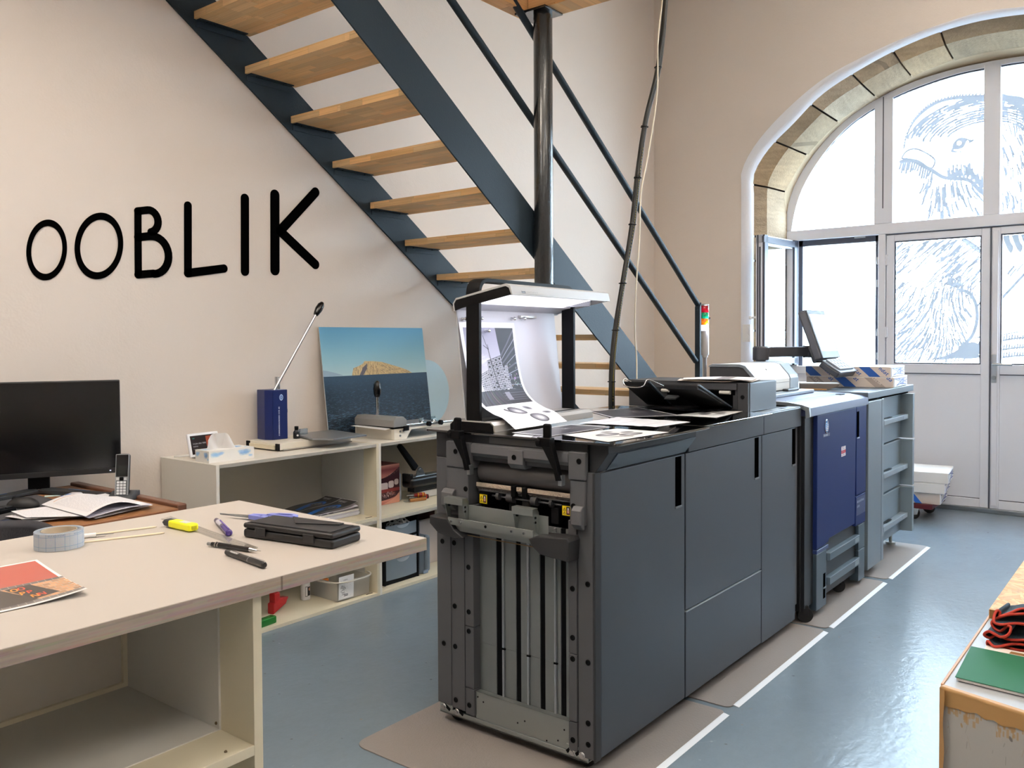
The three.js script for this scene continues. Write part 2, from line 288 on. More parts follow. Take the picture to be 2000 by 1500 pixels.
// ---- arched window, casement and doors
{
  const m = (z) => 2 * Z0 - z, w = struct('window_1');
  const arch = []; for (let i = 0; i <= 60; i++) arch.push(pathFrame(1 + i / 30)); for (let i = 60; i >= 0; i--) arch.push(pathGlass(1 + i / 30));
  part(w, 'arch_frame', ext(arch, 'zy', 7.565, 7.64), pvc);
  part(w, 'transom', bx(7.56, 7.645, 2.235, 2.325, -2.81, m(-2.81), 0.006), pvc); part(w, 'door_stop', bx(7.642, 7.675, 2.19, 2.26, -2.02, m(-2.02)), pvc); part(w, 'door_stop', bx(7.642, 7.675, 0.02, 2.19, -1.975, -1.945), pvc); part(w, 'door_stop', bx(7.642, 7.675, 0.02, 2.19, -1.20, -1.175), pvcDark);
  for (const [a, b] of [[-2.056, -1.909], [-1.245, -1.129], [m(-1.909), m(-2.056)]]) part(w, 'mullion', bx(7.562, 7.642, 2.325, Math.min(3.5, archY(a, b) + 0.02), a, b, 0.005), pvc);
  for (const z of [-1.985, m(-1.985)]) part(w, 'frame_gap', bx(7.5605, 7.5625, 2.45, 3.37, z - 0.004, z + 0.004), pvcDark);
  // glazing beads and panes of the fanlight
  const fan = [[-2.755, -2.056], [-1.909, -1.245], [-1.129, m(-1.909)], [m(-2.056), m(-2.755)]];
  for (const [a, b] of fan) {
    const top = []; for (let i = 0; i <= 40; i++) { const z = a + (b - a) * i / 40; top.push([z, Math.max(2.3255, archY(z, z) - 0.001)]); }
    part(w, 'pane', ext([[a, 2.325], ...top, [b, 2.325]], 'zy', 7.598, 7.606), glassMat);
    const bead = [...top.map(([z, y]) => [z, y])]; for (let i = top.length - 1; i >= 0; i--) bead.push([top[i][0], Math.max(2.3252, top[i][1] - 0.012)]);
    part(w, 'gasket', ext(bead, 'zy', 7.575, 7.597), pvcDark);
  }
  // left casement bay: frame and the opened sash
  const c = struct('window_2');
  part(c, 'jamb', bx(7.56, 7.645, 0, 2.235, -2.81, -2.70, 0.005), pvc);
  part(c, 'jamb', bx(7.56, 7.645, 0, 2.235, -2.02, -1.962, 0.005), pvc);
  part(c, 'sill', bx(7.56, 7.645, 1.06, 1.13, -2.70, -2.02, 0.005), pvc);
  part(c, 'lower_panel', bx(7.58, 7.62, 0, 1.06, -2.70, -2.02), pvc);
  part(c, 'rebate', [bx(7.60, 7.66, 2.185, 2.235, -2.70, -2.02), bx(7.60, 7.66, 1.13, 2.235, -2.05, -2.02), bx(7.60, 7.66, 1.13, 2.235, -2.70, -2.665)], pvcDark);
  for (const y of [2.02, 1.83, 1.42, 1.22]) part(c, 'keeper', bx(7.575, 7.60, y - 0.03, y + 0.03, -2.035, -2.019, 0.002), alu);
  part(c, 'keeper', bx(7.58, 7.62, 2.222, 2.236, -2.22, -2.13, 0.002), alu);
  const s = struct('window_3');                                     // the sash, swung into the room, hinged on its far edge
  const L = 0.665, y0 = 1.14, y1 = 2.235, sash = (g) => put(g, [7.575, 0, -2.695], -0.075);
  // local: x from -L (free edge) to 0 (hinge); inner face at z = -0.07 when open
  const bars = [[-L, -L + 0.075, y0, y1], [-0.075, 0, y0, y1], [-L, 0, y0, y0 + 0.075], [-L, 0, y1 - 0.075, y1]];
  part(s, 'sash_frame', bars.map(([a, b, c0, d]) => sash(bx(a, b, c0, d, -0.075, -0.02, 0.004))), pvc);
  part(s, 'rebate', bars.map(([a, b, c0, d], i) => sash(bx(a + (i === 0 ? 0.012 : 0), b, c0 + (i > 1 ? 0.012 : 0), d - (i > 1 ? 0.012 : 0), -0.02, 0.0, 0.002))), pvcDark);
  part(s, 'gasket', [sash(bx(-L - 0.003, -L, y0, y1, -0.062, -0.05)), sash(bx(-L - 0.002, -L, y0 + 0.1, y1 - 0.1, -0.045, -0.03))], pvcDark);
  part(s, 'pane', sash(bx(-L + 0.074, -0.074, y0 + 0.074, y1 - 0.074, -0.05, -0.044)), glassMat);
  part(s, 'handle', [sash(bx(-L + 0.02, -L + 0.05, 1.49, 1.60, -0.085, -0.075, 0.004)), sash(cyl(V(-L + 0.035, 1.55, -0.085), V(-L + 0.035, 1.55, -0.13), 0.009)), sash(bx(-L + 0.02, -L + 0.05, 1.535, 1.565, -0.15, -0.125, 0.008))], white);
  // doors
  const door = (name, za, zb, flip) => {
    const d = struct(name), [zl, zr] = [Math.min(za, zb), Math.max(za, zb)];
    part(d, 'door_frame', [bx(7.575, 7.64, 0.035, 2.225, zl, zl + 0.062, 0.006), bx(7.575, 7.64, 0.035, 2.225, zr - 0.062, zr, 0.006), bx(7.575, 7.64, 2.172, 2.225, zl + 0.062, zr - 0.062, 0.004), bx(7.575, 7.64, 0.035, 0.10, zl + 0.062, zr - 0.062, 0.004), bx(7.575, 7.64, 1.085, 1.16, zl + 0.062, zr - 0.062, 0.004)], pvc);
    part(d, 'bead', [bx(7.583, 7.61, 1.16, 2.172, zl + 0.062, zl + 0.072), bx(7.583, 7.61, 1.16, 2.172, zr - 0.072, zr - 0.062), bx(7.583, 7.61, 2.162, 2.172, zl + 0.072, zr - 0.072), bx(7.583, 7.61, 1.16, 1.17, zl + 0.072, zr - 0.072)], pvcDark);
    part(d, 'door_panel', bx(7.595, 7.625, 0.10, 1.085, zl + 0.062, zr - 0.062), pvc);
    part(d, 'panel_gasket', [bx(7.5935, 7.5955, 1.078, 1.086, zl + 0.062, zr - 0.062), bx(7.5935, 7.5955, 0.10, 0.106, zl + 0.062, zr - 0.062)], pvcDark);
    part(d, 'pane', bx(7.606, 7.612, 1.16, 2.172, zl + 0.062, zr - 0.062), glassMat);
    return d;
  };
  const d1 = door('door_1', -1.958, -1.192), d2 = door('door_2', -1.184, m(-1.958));
  for (const y of [2.02, 1.42, 0.3]) part(d1, 'hinge', bx(7.56, 7.577, y - 0.045, y + 0.045, -1.962, -1.945, 0.003), pvc);
  part(d1, 'meeting_gasket', bx(7.57, 7.6, 0.035, 2.228, -1.192, -1.184), pvcDark);
  part(d2, 'glazing_step', bx(7.565, 7.577, 0.06, 2.20, -1.176, -1.135, 0.004), pvc);
  part(d2, 'lock_plate', bx(7.56, 7.568, 1.02, 1.24, -1.178, -1.140, 0.003), alu);
  part(d2, 'door_handle', [cyl(V(7.565, 1.165, -1.158), V(7.515, 1.165, -1.158), 0.010), tube([[7.515, 1.165, -1.16], [7.512, 1.165, -1.12], [7.515, 1.163, -1.03]], 0.010)], chrome);
  part(d2, 'lock_cylinder', cyl(V(7.568, 1.06, -1.158), V(7.54, 1.06, -1.158), 0.016), steel);
  const th = struct('trim_3'); part(th, 'threshold', bx(7.55, 7.66, 0, 0.035, -2.02, m(-2.02), 0.004), steel);
  part(th, 'side_bay', [bx(7.56, 7.645, 0, 2.235, m(-2.02), m(-1.962)), bx(7.56, 7.645, 0, 2.235, m(-2.70), m(-2.81)), bx(7.58, 7.62, 0, 1.13, m(-2.02), m(-2.70)), bx(7.58, 7.62, 2.15, 2.235, m(-2.02), m(-2.70))], pvc);
  part(th, 'pane', bx(7.60, 7.606, 1.13, 2.15, m(-2.02), m(-2.70)), glassMat);

  // printed film on the panes: an engraved duckling that runs over fanlight and doors
  const bounds = { z0: -1.915, z1: -0.46, y0: 1.17, y1: 3.47 };
  const film = canvas(1296, 2048, (g, W, H) => {
    g.fillStyle = '#000'; g.fillRect(0, 0, W, H);
    const S = W / (bounds.z1 - bounds.z0), X = (z) => (z - bounds.z0) * S, Y = (y) => (bounds.y1 - y) * (H / (bounds.y1 - bounds.y0)), k = W / 1296;
    const ink = '#fff'; g.strokeStyle = g.fillStyle = ink; g.lineCap = 'round';
    const stroke = (pts, wd) => { g.lineWidth = (wd * 1.5 + 4) * k; g.beginPath(); g.moveTo(X(pts[0][0]), Y(pts[0][1])); if (pts.length === 3) g.quadraticCurveTo(X(pts[1][0]), Y(pts[1][1]), X(pts[2][0]), Y(pts[2][1])); else for (const p of pts.slice(1)) g.lineTo(X(p[0]), Y(p[1])); g.stroke(); };
    const head = (t, s) => [-1.26 - Math.cos(t) * 0.57 * s, 2.80 + Math.sin(t) * 0.44 * s];
    const smooth = (pts, wd) => { g.lineWidth = wd * k; g.beginPath(); g.moveTo(X(pts[0][0]), Y(pts[0][1])); for (let q = 1; q < pts.length - 1; q++) { const mx = (pts[q][0] + pts[q + 1][0]) / 2, my = (pts[q][1] + pts[q + 1][1]) / 2; g.quadraticCurveTo(X(pts[q][0]), Y(pts[q][1]), X(mx), Y(my)); } const e = pts[pts.length - 1]; g.lineTo(X(e[0]), Y(e[1])); };
    const fillPoly = (pts) => { smooth(pts, 1); g.closePath(); g.fill(); };
    // rim of the head
    const out = [[-1.837, 2.931], [-1.823, 3.021], [-1.777, 3.131], [-1.723, 3.197], [-1.654, 3.251], [-1.579, 3.279], [-1.482, 3.291], [-1.401, 3.288], [-1.307, 3.273], [-1.19, 3.258], [-1.13, 3.244], [-1.088, 3.221], [-1.047, 3.191], [-0.979, 3.128], [-0.93, 3.05], [-0.88, 2.93]], inn = [[-1.826, 2.928], [-1.811, 3.019], [-1.764, 3.120], [-1.702, 3.185], [-1.631, 3.231], [-1.556, 3.259], [-1.474, 3.265], [-1.401, 3.256], [-1.306, 3.228], [-1.19, 3.20], [-1.13, 3.197], [-1.088, 3.178], [-1.033, 3.138], [-0.978, 3.066], [-0.94, 3.0], [-0.91, 2.93]];
    fillPoly([...out, ...inn.slice().reverse()]);
    for (let q = 0; q < out.length - 1; q++) for (let r = 0; r < 4; r++) { const f = r / 4, z = out[q][0] + (out[q + 1][0] - out[q][0]) * f, y = out[q][1] + (out[q + 1][1] - out[q][1]) * f; stroke([[z, y], [z + 0.004, y + 0.006]], 5); }
    // combed down: strokes that run along the curve of the head, thinning out towards the eye
    for (let row = 1; row < 13; row++) for (let q = 0; q < 34; q++) {
      const s = row / 13, t = rnd(), a = Math.PI * (0.10 + 0.86 * t), R = 0.57 * (1 - 0.52 * s), Q = 0.40 * (1 - 0.62 * s), c = [-1.30 + 0.05 * s, 2.87 + 0.02 * s], l = rr(0.10, 0.22);
      const pt = (d, m) => [c[0] - R * m * Math.cos(a + d), c[1] + Q * m * Math.sin(a + d)]; if (rnd() < s * 0.35) continue;
      if (pt(0, 1)[0] < -0.95 || true) stroke([pt(0, 0.99), pt(l * 0.5, 1.015), pt(l, 1.0)], rr(4, 10) * (1.15 - s * 0.5));
    }
    // beak with the dark line under it
    smooth([[-1.846, 2.857], [-1.830, 2.892], [-1.791, 2.916], [-1.737, 2.917], [-1.682, 2.884], [-1.629, 2.844], [-1.594, 2.807], [-1.601, 2.766], [-1.616, 2.740], [-1.651, 2.752], [-1.682, 2.785], [-1.728, 2.820], [-1.783, 2.836], [-1.846, 2.85]], 13); g.stroke();
    smooth([[-1.854, 2.825], [-1.791, 2.832], [-1.728, 2.803], [-1.682, 2.764], [-1.620, 2.728], [-1.590, 2.699], [-1.529, 2.651], [-1.433, 2.635], [-1.367, 2.624], [-1.323, 2.594], [-1.279, 2.525], [-1.247, 2.498]], 26); g.stroke();
    for (let q = 0; q < 15; q++) { const z = -1.85 + q * 0.017, y = 2.825 - Math.max(0, q - 4) * 0.010; stroke([[z, y], [z - 0.004, y - 0.03], [z - 0.016, y - rr(0.05, 0.10)]], 7); }
    for (let q = 0; q < 26; q++) { const z = -1.50 + q * 0.0098, y = 2.66 + 0.02 * Math.sin(q * 2.1) - (q > 16 ? (q - 16) * 0.012 : 0); stroke([[z, y - 0.02], [z + 0.002, y + 0.02], [z - 0.004, y + rr(0.03, 0.075)]], rr(3, 7)); }
    for (let q = 0; q < 60; q++) { const u = rnd(), z = -1.68 + u * 0.42, y = 2.67 - rnd() * 0.28 - u * 0.05, l = rr(0.05, 0.12); stroke([[z, y], [z + 0.02 * (u - 0.3), y - l * 0.5], [z + 0.09 * (u - 0.35), y - l]], rr(2.5, 7)); }
    // eye
    fillPoly([[-1.486, 2.853], [-1.471, 2.880], [-1.468, 2.920], [-1.435, 2.955], [-1.406, 2.959], [-1.369, 2.946], [-1.336, 2.926], [-1.311, 2.934], [-1.322, 2.911], [-1.351, 2.903], [-1.361, 2.872], [-1.390, 2.844], [-1.427, 2.838], [-1.486, 2.853]]);
    g.fillStyle = '#000'; fillPoly([[-1.460, 2.870], [-1.427, 2.863], [-1.390, 2.874], [-1.374, 2.906], [-1.366, 2.931], [-1.352, 2.920], [-1.360, 2.882], [-1.389, 2.852], [-1.427, 2.847], [-1.460, 2.862]]); g.beginPath(); g.arc(X(-1.422), Y(2.915), 15 * k, 0, 7); g.fill(); g.fillStyle = ink;
    // body: long combed strokes that turn with breast and wing
    for (let row = 0; row < 34; row++) for (let q = 0; q < 26; q++) {
      const u = q / 25, v = row / 33, y = 2.16 - v * 0.95 + rr(-0.02, 0.02), z = -1.88 + u * 0.62 + rr(-0.012, 0.012), pale = Math.exp(-((v - 0.28) ** 2 + (u - 0.28) ** 2) * 16);
      if (rnd() < 0.25 + 0.7 * pale || z > -1.30 + 0.05 * Math.sin(v * 6) || (v < 0.36 && z > -1.44 + v * 0.3 && rnd() < 0.6)) continue;
      const lean = v < 0.4 ? -0.10 + 0.06 * v : 0.05 * (u - 0.45) * 4 * Math.sin((v - 0.4) * 4.2) - 0.02, l = rr(0.05, 0.10);
      stroke([[z - lean * 0.45, y + l * 0.5], [z + 0.006 * Math.sin(v * 9), y], [z + lean * 0.45 - (v > 0.7 ? 0.05 * (v - 0.7) * 3 * (u - 0.2) : 0), y - l * 0.5]], rr(1, 4.5));
    }
    smooth([[-1.393, 2.170], [-1.319, 2.112], [-1.276, 2.077], [-1.250, 2.019]], 11); g.stroke(); for (let q = 0; q < 14; q++) stroke([[-1.39 + q * 0.010, 2.165 - q * 0.0085], [-1.395 + q * 0.010, 2.14 - q * 0.0085]], 4);
    smooth([[-1.531, 1.873], [-1.546, 1.832], [-1.538, 1.783]], 9); g.stroke(); fillPoly([[-1.535, 1.80], [-1.494, 1.840], [-1.441, 1.800], [-1.405, 1.773], [-1.42, 1.760], [-1.49, 1.792]]); for (let q = 0; q < 9; q++) stroke([[-1.50 + q * 0.011, 1.80 - q * 0.002], [-1.49 + q * 0.011, 1.86 - rr(0, 0.03)]], 4);
    smooth([[-1.411, 1.753], [-1.360, 1.743], [-1.316, 1.693], [-1.294, 1.635], [-1.288, 1.595], [-1.284, 1.530], [-1.293, 1.458], [-1.321, 1.377], [-1.365, 1.330], [-1.408, 1.288]], 22); g.stroke(); smooth([[-1.294, 1.610], [-1.248, 1.666]], 12); g.stroke();
    smooth([[-1.300, 1.372], [-1.27, 1.374], [-1.246, 1.384]], 9); g.stroke();
    fillPoly([[-1.641, 1.200], [-1.534, 1.215], [-1.44, 1.262], [-1.40, 1.300], [-1.385, 1.27], [-1.244, 1.232], [-1.244, 1.215], [-1.363, 1.200], [-1.422, 1.210], [-1.534, 1.193]]);
    for (let q = 0; q < 14; q++) stroke([[-1.40 + q * 0.0115, 1.245], [-1.392 + q * 0.0115, 1.30], [-1.382 + q * 0.0115, 1.32 + rr(0, 0.02)]], 5);
    // right-hand door: feathers, a ray and the ridged ground; right fanlight: neck
    for (let q = 0; q < 7; q++) { const z = -1.10 + q * 0.062; fillPoly([[z - 0.02, 2.17], [z + 0.005, 2.08], [z + 0.045, 2.005], [z + 0.066, 2.07], [z + 0.04, 2.10], [z + 0.03, 2.17]]); }
    stroke([[-1.115, 1.675], [-0.967, 1.856], [-0.80, 2.05]], 9); for (let q = 0; q < 50; q++) { const z = rr(-1.1, -0.5), y = rr(1.80, 2.0); stroke([[z, y], [z + 0.02, y + 0.03], [z + 0.04, y + 0.055]], rr(1, 4)); }
    smooth([[-1.112, 1.390], [-1.032, 1.411], [-0.964, 1.418], [-0.8, 1.40]], 8); g.stroke();
    for (const [y, b] of [[1.345, 0.035], [1.275, 0.03], [1.215, 0.025]]) { smooth([[-1.115, y], [-0.98, y + b], [-0.8, y + 0.01]], 13); g.stroke(); for (let q = 0; q < 30; q++) { const z = -1.10 + q * 0.018; stroke([[z, y + 0.012], [z + 0.002, y + 0.02], [z + 0.004, y + rr(0.03, 0.045)]], 4); } }
    for (let q = 0; q < 170; q++) { const z = -1.12 + rnd() * 0.45, y = rr(2.34, 3.15); if (y > 3.25 - (z + 1.1) * 0.9) continue; stroke([[z, y], [z + 0.010, y - 0.03], [z + rr(0.0, 0.03), y - rr(0.05, 0.11)]], rr(1.5, 5)); }
  }, null, true);
  const filmMat = M('#6a7088', 0.8, 0, { alphaMap: film, transparent: true, opacity: 0.970, side: THREE.DoubleSide });
  const filmUV = (g) => { const p = g.attributes.position, uv = g.attributes.uv; for (let i = 0; i < p.count; i++) uv.setXY(i, (p.getZ(i) - bounds.z0) / (bounds.z1 - bounds.z0), (p.getY(i) - bounds.y0) / (bounds.y1 - bounds.y0)); return g; };
  const quad = (z0, z1, y0, y1, x, top) => filmUV(grid((u, v) => { const z = z0 + (z1 - z0) * u; return [x, y0 + ((top ? Math.min(y1, archY(z, z) - 0.014) : y1) - y0) * v, z]; }, 12, 6));
  part(w, 'window_film', [quad(-1.905, -1.249, 2.328, 3.47, 7.5965, true), quad(-1.125, -0.475, 2.328, 3.47, 7.5965, true)], filmMat, 'printed film of an engraved duckling head');
  part(d1, 'window_film', quad(-1.885, -1.265, 1.172, 2.16, 7.6045), filmMat, 'printed film of an engraved duckling breast');
  part(d2, 'window_film', quad(-1.11, -0.49, 1.172, 2.16, 7.6045), filmMat, 'printed film of engraved wing and foot');
}
function archY(a, b) { // height of the inner frame edge over z
  const z = Math.abs((a + b) / 2 - Z0); let best = 2.33;
  for (let i = 0; i <= 200; i++) { const [zz, y] = pathGlass(1 + i / 200); if (Math.abs(Math.abs(zz - Z0) - z) < 0.012 && y > best) best = y; }
  return best;
}
{
  const s = thing('light_switch', 'white double light switch on the white plaster edge left of the arched window', 'switch');
  part(s, 'plate', bx(7.060, 7.075, 1.345, 1.495, -2.995, -2.925, 0.003), white);
  for (const y of [1.385, 1.455]) part(s, 'rocker', cyl(V(7.061, y, -2.96), V(7.054, y, -2.96), 0.026), white);
}
// lamps above the frame
LAMPS.forEach(([x, y, z, l, w, k, where]) => {
  const t = thing('ceiling_lamp', 'long white lamp panel hanging ' + where, 'lamp');
  placed.add(t); t.position.set(x, y, z);
  part(t, 'housing', bx(-l / 2 - 0.02, l / 2 + 0.02, 0.005, 0.06, -w / 2 - 0.02, w / 2 + 0.02, 0.005), white);
  part(t, 'diffuser', bx(-l / 2, l / 2, 0, 0.006, -w / 2, w / 2), new THREE.MeshStandardMaterial({ color: '#ffffff', emissive: LAMP, emissiveIntensity: 1.5 }));
  part(t, 'rod', [cyl(V(-l / 2 + 0.1, 0.06, 0), V(-l / 2 + 0.1, (y > 4 ? 4.9 : 3.5) - y, 0), 0.006), cyl(V(l / 2 - 0.1, 0.06, 0), V(l / 2 - 0.1, (y > 4 ? 4.9 : 3.5) - y, 0), 0.006)], white);
  const L = new THREE.RectAreaLight(LAMP, LAMP_POWER * k * 0.30, l, w); L.position.set(0, -0.012, 0); L.rotation.set(-Math.PI / 2, 0, 0); t.add(L);
  part(t, 'upper_diffuser', bx(-l / 2, l / 2, 0.06, 0.064, -w / 2, w / 2), new THREE.MeshStandardMaterial({ color: '#ffffff', emissive: LAMP, emissiveIntensity: 1.5 }));
  const U = new THREE.RectAreaLight(LAMP, LAMP_POWER * k * 2.2, l, w); U.position.set(0, 0.07, 0); U.rotation.set(Math.PI / 2, 0, 0); t.add(U);
});

// ================================================================ stairs, pillar, wall letters
{
  const st = thing('staircase', 'open staircase with light wooden treads between two dark grey steel stringers along the left wall', 'staircase');
  const k = 0.690, stringer = (c0, c1, x0, x1, z0, z1) => ext([[x0, c0 - k * x0], [x1, Math.max(0, c0 - k * x1)], [x1, c1 - k * x1], [x0, c1 - k * x0]].concat([]), 'xy', z0, z1, 0.001);
  part(st, 'stringer', ext([[1.0, 4.60 - k], [6.667, 0], [7.0, 0], [7.0, 4.87 - k * 7.0 + 0.0], [1.0, 4.87 - k]], 'xy', -2.963, -2.953, 0.0015), steelPaint);
  part(st, 'stringer', ext([[1.0, 4.565 - k], [6.616, 0], [7.0, 0], [7.0, 4.825 - k * 7.0], [1.0, 4.825 - k]], 'xy', -3.858, -3.846, 0.0015), steelPaint);
  for (let i = -2; i < 15; i++) {
    const x = 2.402 + 0.2876 * i, y = 2.955 - 0.1985 * i, g = bx(x, x + 0.322, y, y + 0.038, -3.845, -2.9635, 0.002);
    const uv = g.attributes.uv, p = g.attributes.position, n = g.attributes.normal, o = [i * 0.37, i * 0.13];
    for (let j = 0; j < p.count; j++) uv.setXY(j, p.getZ(j) + o[0], (Math.abs(n.getX(j)) > 0.6 ? p.getY(j) - y : p.getX(j) - x) + o[1] + (Math.abs(n.getX(j)) > 0.6 ? 0.05 : 0));
    part(st, 'tread', g, treadMat);
    part(st, 'bracket', [bx(x + 0.012, x + 0.285, y - 0.035, y - 0.0005, -3.846, -3.841), bx(x + 0.012, x + 0.285, y - 0.005, y - 0.0005, -3.841, -3.808), ...[0.06, 0.23].map((d) => cyl(V(x + d, y - 0.005, -3.825), V(x + d, y - 0.011, -3.825), 0.006, 0.006, 8))], steelPaint);
    part(st, 'bracket', [bx(x + 0.075, x + 0.285, y - 0.005, y - 0.0005, -2.998, -2.9635), bx(x + 0.075, x + 0.285, y - 0.035, y - 0.0005, -2.968, -2.9635)], steelPaint);
  }
  const rail = (x0, y0, x1, y1) => cyl(V(x0, y0, -2.98), V(x1, y1, -2.98), 0.021, 0.021, 20);
  part(st, 'handrail', [rail(3.2, 3.72, 6.20, 1.615)], steelPaint);
  part(st, 'handrail', [rail(2.6, 3.61, 6.13, 1.200)], steelPaint);
  part(st, 'post', ext([[6.145, 0.55], [6.195, 0.52], [6.195, 1.60], [6.17, 1.655], [6.145, 1.62]], 'xy', -2.995, -2.953, 0.001), steelPaint);
  const p = thing('steel_pillar', 'round dark painted steel pillar carrying the timber beams beside the stairs', 'pillar');
  part(p, 'shaft', cyl(V(4.012, 0.012, -2.898), V(4.012, 3.23, -2.898), 0.0545, 0.0545, 40), blackPaint);
  part(p, 'cap_plate', bx(3.925, 4.10, 3.226, 3.2395, -3.035, -2.82, 0.003), blackPaint);
  part(p, 'foot_plate', bx(3.92, 4.105, 0, 0.012, -2.99, -2.81, 0.002), blackPaint);
  part(p, 'stay', bx(3.99, 4.085, 1.85, 2.03, -2.953, -2.94, 0.002), steelPaint);
}
{
  const ink = M('#050505', 1, 0, { specularIntensity: 0 }), zf = -3.8595, th = 0.004;
  // a flat stroke with round ends through 2-D points
  const stroke = (pts, w, closed = false) => {
    const a = [], b = [], n = pts.length;
    const dir = (i) => { const p = pts[closed ? (i - 1 + n) % n : Math.max(0, i - 1)], q = pts[closed ? (i + 1) % n : Math.min(n - 1, i + 1)], l = Math.hypot(q[0] - p[0], q[1] - p[1]); return [(q[0] - p[0]) / l, (q[1] - p[1]) / l]; };
    for (let i = 0; i < n; i++) { const [dx, dy] = dir(i); a.push([pts[i][0] - dy * w / 2, pts[i][1] + dx * w / 2]); b.push([pts[i][0] + dy * w / 2, pts[i][1] - dx * w / 2]); }
    if (!closed) { const c0 = pts[0], d0 = dir(0), c1 = pts[n - 1], d1 = dir(n - 1), cap0 = [], cap1 = []; for (let i = 1; i < 12; i++) { const t = Math.PI * i / 12; cap1.push([c1[0] + w / 2 * (Math.sin(t) * d1[0] - Math.cos(t) * d1[1] ), c1[1] + w / 2 * (Math.sin(t) * d1[1] + Math.cos(t) * d1[0])]); cap0.push([c0[0] + w / 2 * (-Math.sin(t) * d0[0] + Math.cos(t) * d0[1]), c0[1] + w / 2 * (-Math.sin(t) * d0[1] - Math.cos(t) * d0[0])]); } return ext([...a, ...cap1, ...b.reverse(), ...cap0], 'xy', zf, zf + th); }
    return ext(a, 'xy', zf, zf + th, 0, [b]);
  };
  const ring = (cx, cy, rx, ry, skew, wx, wy, tilt) => { const o = [], q = []; for (let i = 0; i < 72; i++) { const t = i / 72 * 2 * Math.PI, c = Math.cos(t), s = Math.sin(t); o.push([cx + rx * c + skew * s, cy + ry * s + tilt * c]); q.push([cx + (rx - wx) * c + skew * s * 0.9, cy + (ry - wy) * s + tilt * c * 0.9]); } return ext(o, 'xy', zf, zf + th, 0, [q]); };
  const arcPts = (cx, cy, rx, ry, a0, a1, n = 14) => { const o = []; for (let i = 0; i <= n; i++) { const t = a0 + (a1 - a0) * i / n; o.push([cx + rx * Math.cos(t), cy + ry * Math.sin(t)]); } return o; };
  const g = 'letters on the wall';
  single('letter', 'smallest black letter O, first of the wall lettering above the monitor', 'letter', ring(1.6945, 1.770, 0.0835, 0.131, 0.006, 0.0185, 0.0285, 0.010), ink);
  single('letter', 'second and larger black letter O of the wall lettering, left of the B', 'letter', ring(1.922, 1.806, 0.110, 0.1505, 0.008, 0.0235, 0.032, 0.013), ink);
  single('letter', 'black letter B in the middle of the wall lettering', 'letter', [stroke([[2.106, 1.984], [2.103, 1.688]], 0.034), stroke([[2.106, 1.983], [2.155, 1.994], ...arcPts(2.160, 1.943, 0.046, 0.052, 1.45, -1.35)], 0.036), stroke([[2.105, 1.861], [2.16, 1.872], [2.178, 1.873], ...arcPts(2.178, 1.784, 0.079, 0.089, 1.4, -1.5)], 0.038), stroke([[2.103, 1.687], [2.178, 1.697], [2.190, 1.696]], 0.037)], ink);
  single('letter', 'black letter L of the wall lettering, right of the B', 'letter', [stroke([[2.363, 2.040], [2.358, 1.709]], 0.040), stroke([[2.358, 1.709], [2.559, 1.744]], 0.042)], ink);
  single('letter', 'black letter I of the wall lettering, a single tall bar', 'letter', stroke([[2.689, 2.116], [2.684, 1.737]], 0.048), ink);
  single('letter', 'largest black letter K at the right end of the wall lettering', 'letter', [stroke([[2.877, 2.158], [2.872, 1.755]], 0.057), stroke([[3.152, 2.209], [2.908, 1.968]], 0.053), stroke([[2.908, 1.968], [3.146, 1.803]], 0.053)], ink);
}

// ================================================================ open shelves along the wall
{
  const unit = (x0, x1, y0, y1, label) => {
    const t = thing('shelf_unit', label, 'shelf'), zf = -3.397, zb = -3.855, p = 0.017, st = 0.10;
    part(t, 'side_panel', bx(x0, x0 + p, y0, y1, zb, zf, 0.001), shelfWhite); part(t, 'side_panel', bx(x1 - p, x1, y0, y1, zb, zf, 0.001), cream);
    part(t, 'top_panel', bx(x0 + p, x1 - p, y1 - p, y1, zb, zf, 0.001), shelfWhite); part(t, 'bottom_panel', bx(x0 + p, x1 - p, y0, y0 + p, zb, zf, 0.001), cream);
    part(t, 'front_edge', bx(x0 + p, x1 - p, y1 - p + 0.001, y1 - 0.001, zf, zf + 0.001), shelfEdge, 'grey edging of the top board');
    part(t, 'back_panel', bx(x0 + p, x1 - p, y0 + p, y1 - p, zb, zb + 0.008), M('#c9c2b6', 0.5));
    for (const x of [x0 + p, x1 - p - 0.003]) part(t, 'lining', bx(x, x + 0.003, y0 + p, y1 - p, zb + 0.01, zf - st), M('#d3d0ca', 0.5));
    part(t, 'maker_mark', bx(x1 - 0.075, x1 - 0.03, y0 + p, y0 + p + 0.0006, zf - 0.03, zf - 0.022), black);
    return t;
  };
  unit(2.20, 3.184, 0, 0.409, 'lower open shelf unit behind the work table, with the clear storage bin');
  unit(2.20, 3.184, 0.411, 0.82, 'upper left open shelf unit with magazines inside and the blue punch on top');
  unit(3.184, 4.168, 0, 0.409, 'lower right open shelf unit holding the drawer box, beside the printer');
  unit(3.184, 4.168, 0.411, 0.82, 'upper right open shelf unit holding the box with the open mouth');
}
const rimmed = (c, hex, w, h) => { c.fillStyle = hex; c.fillRect(0, 0, w, h); };
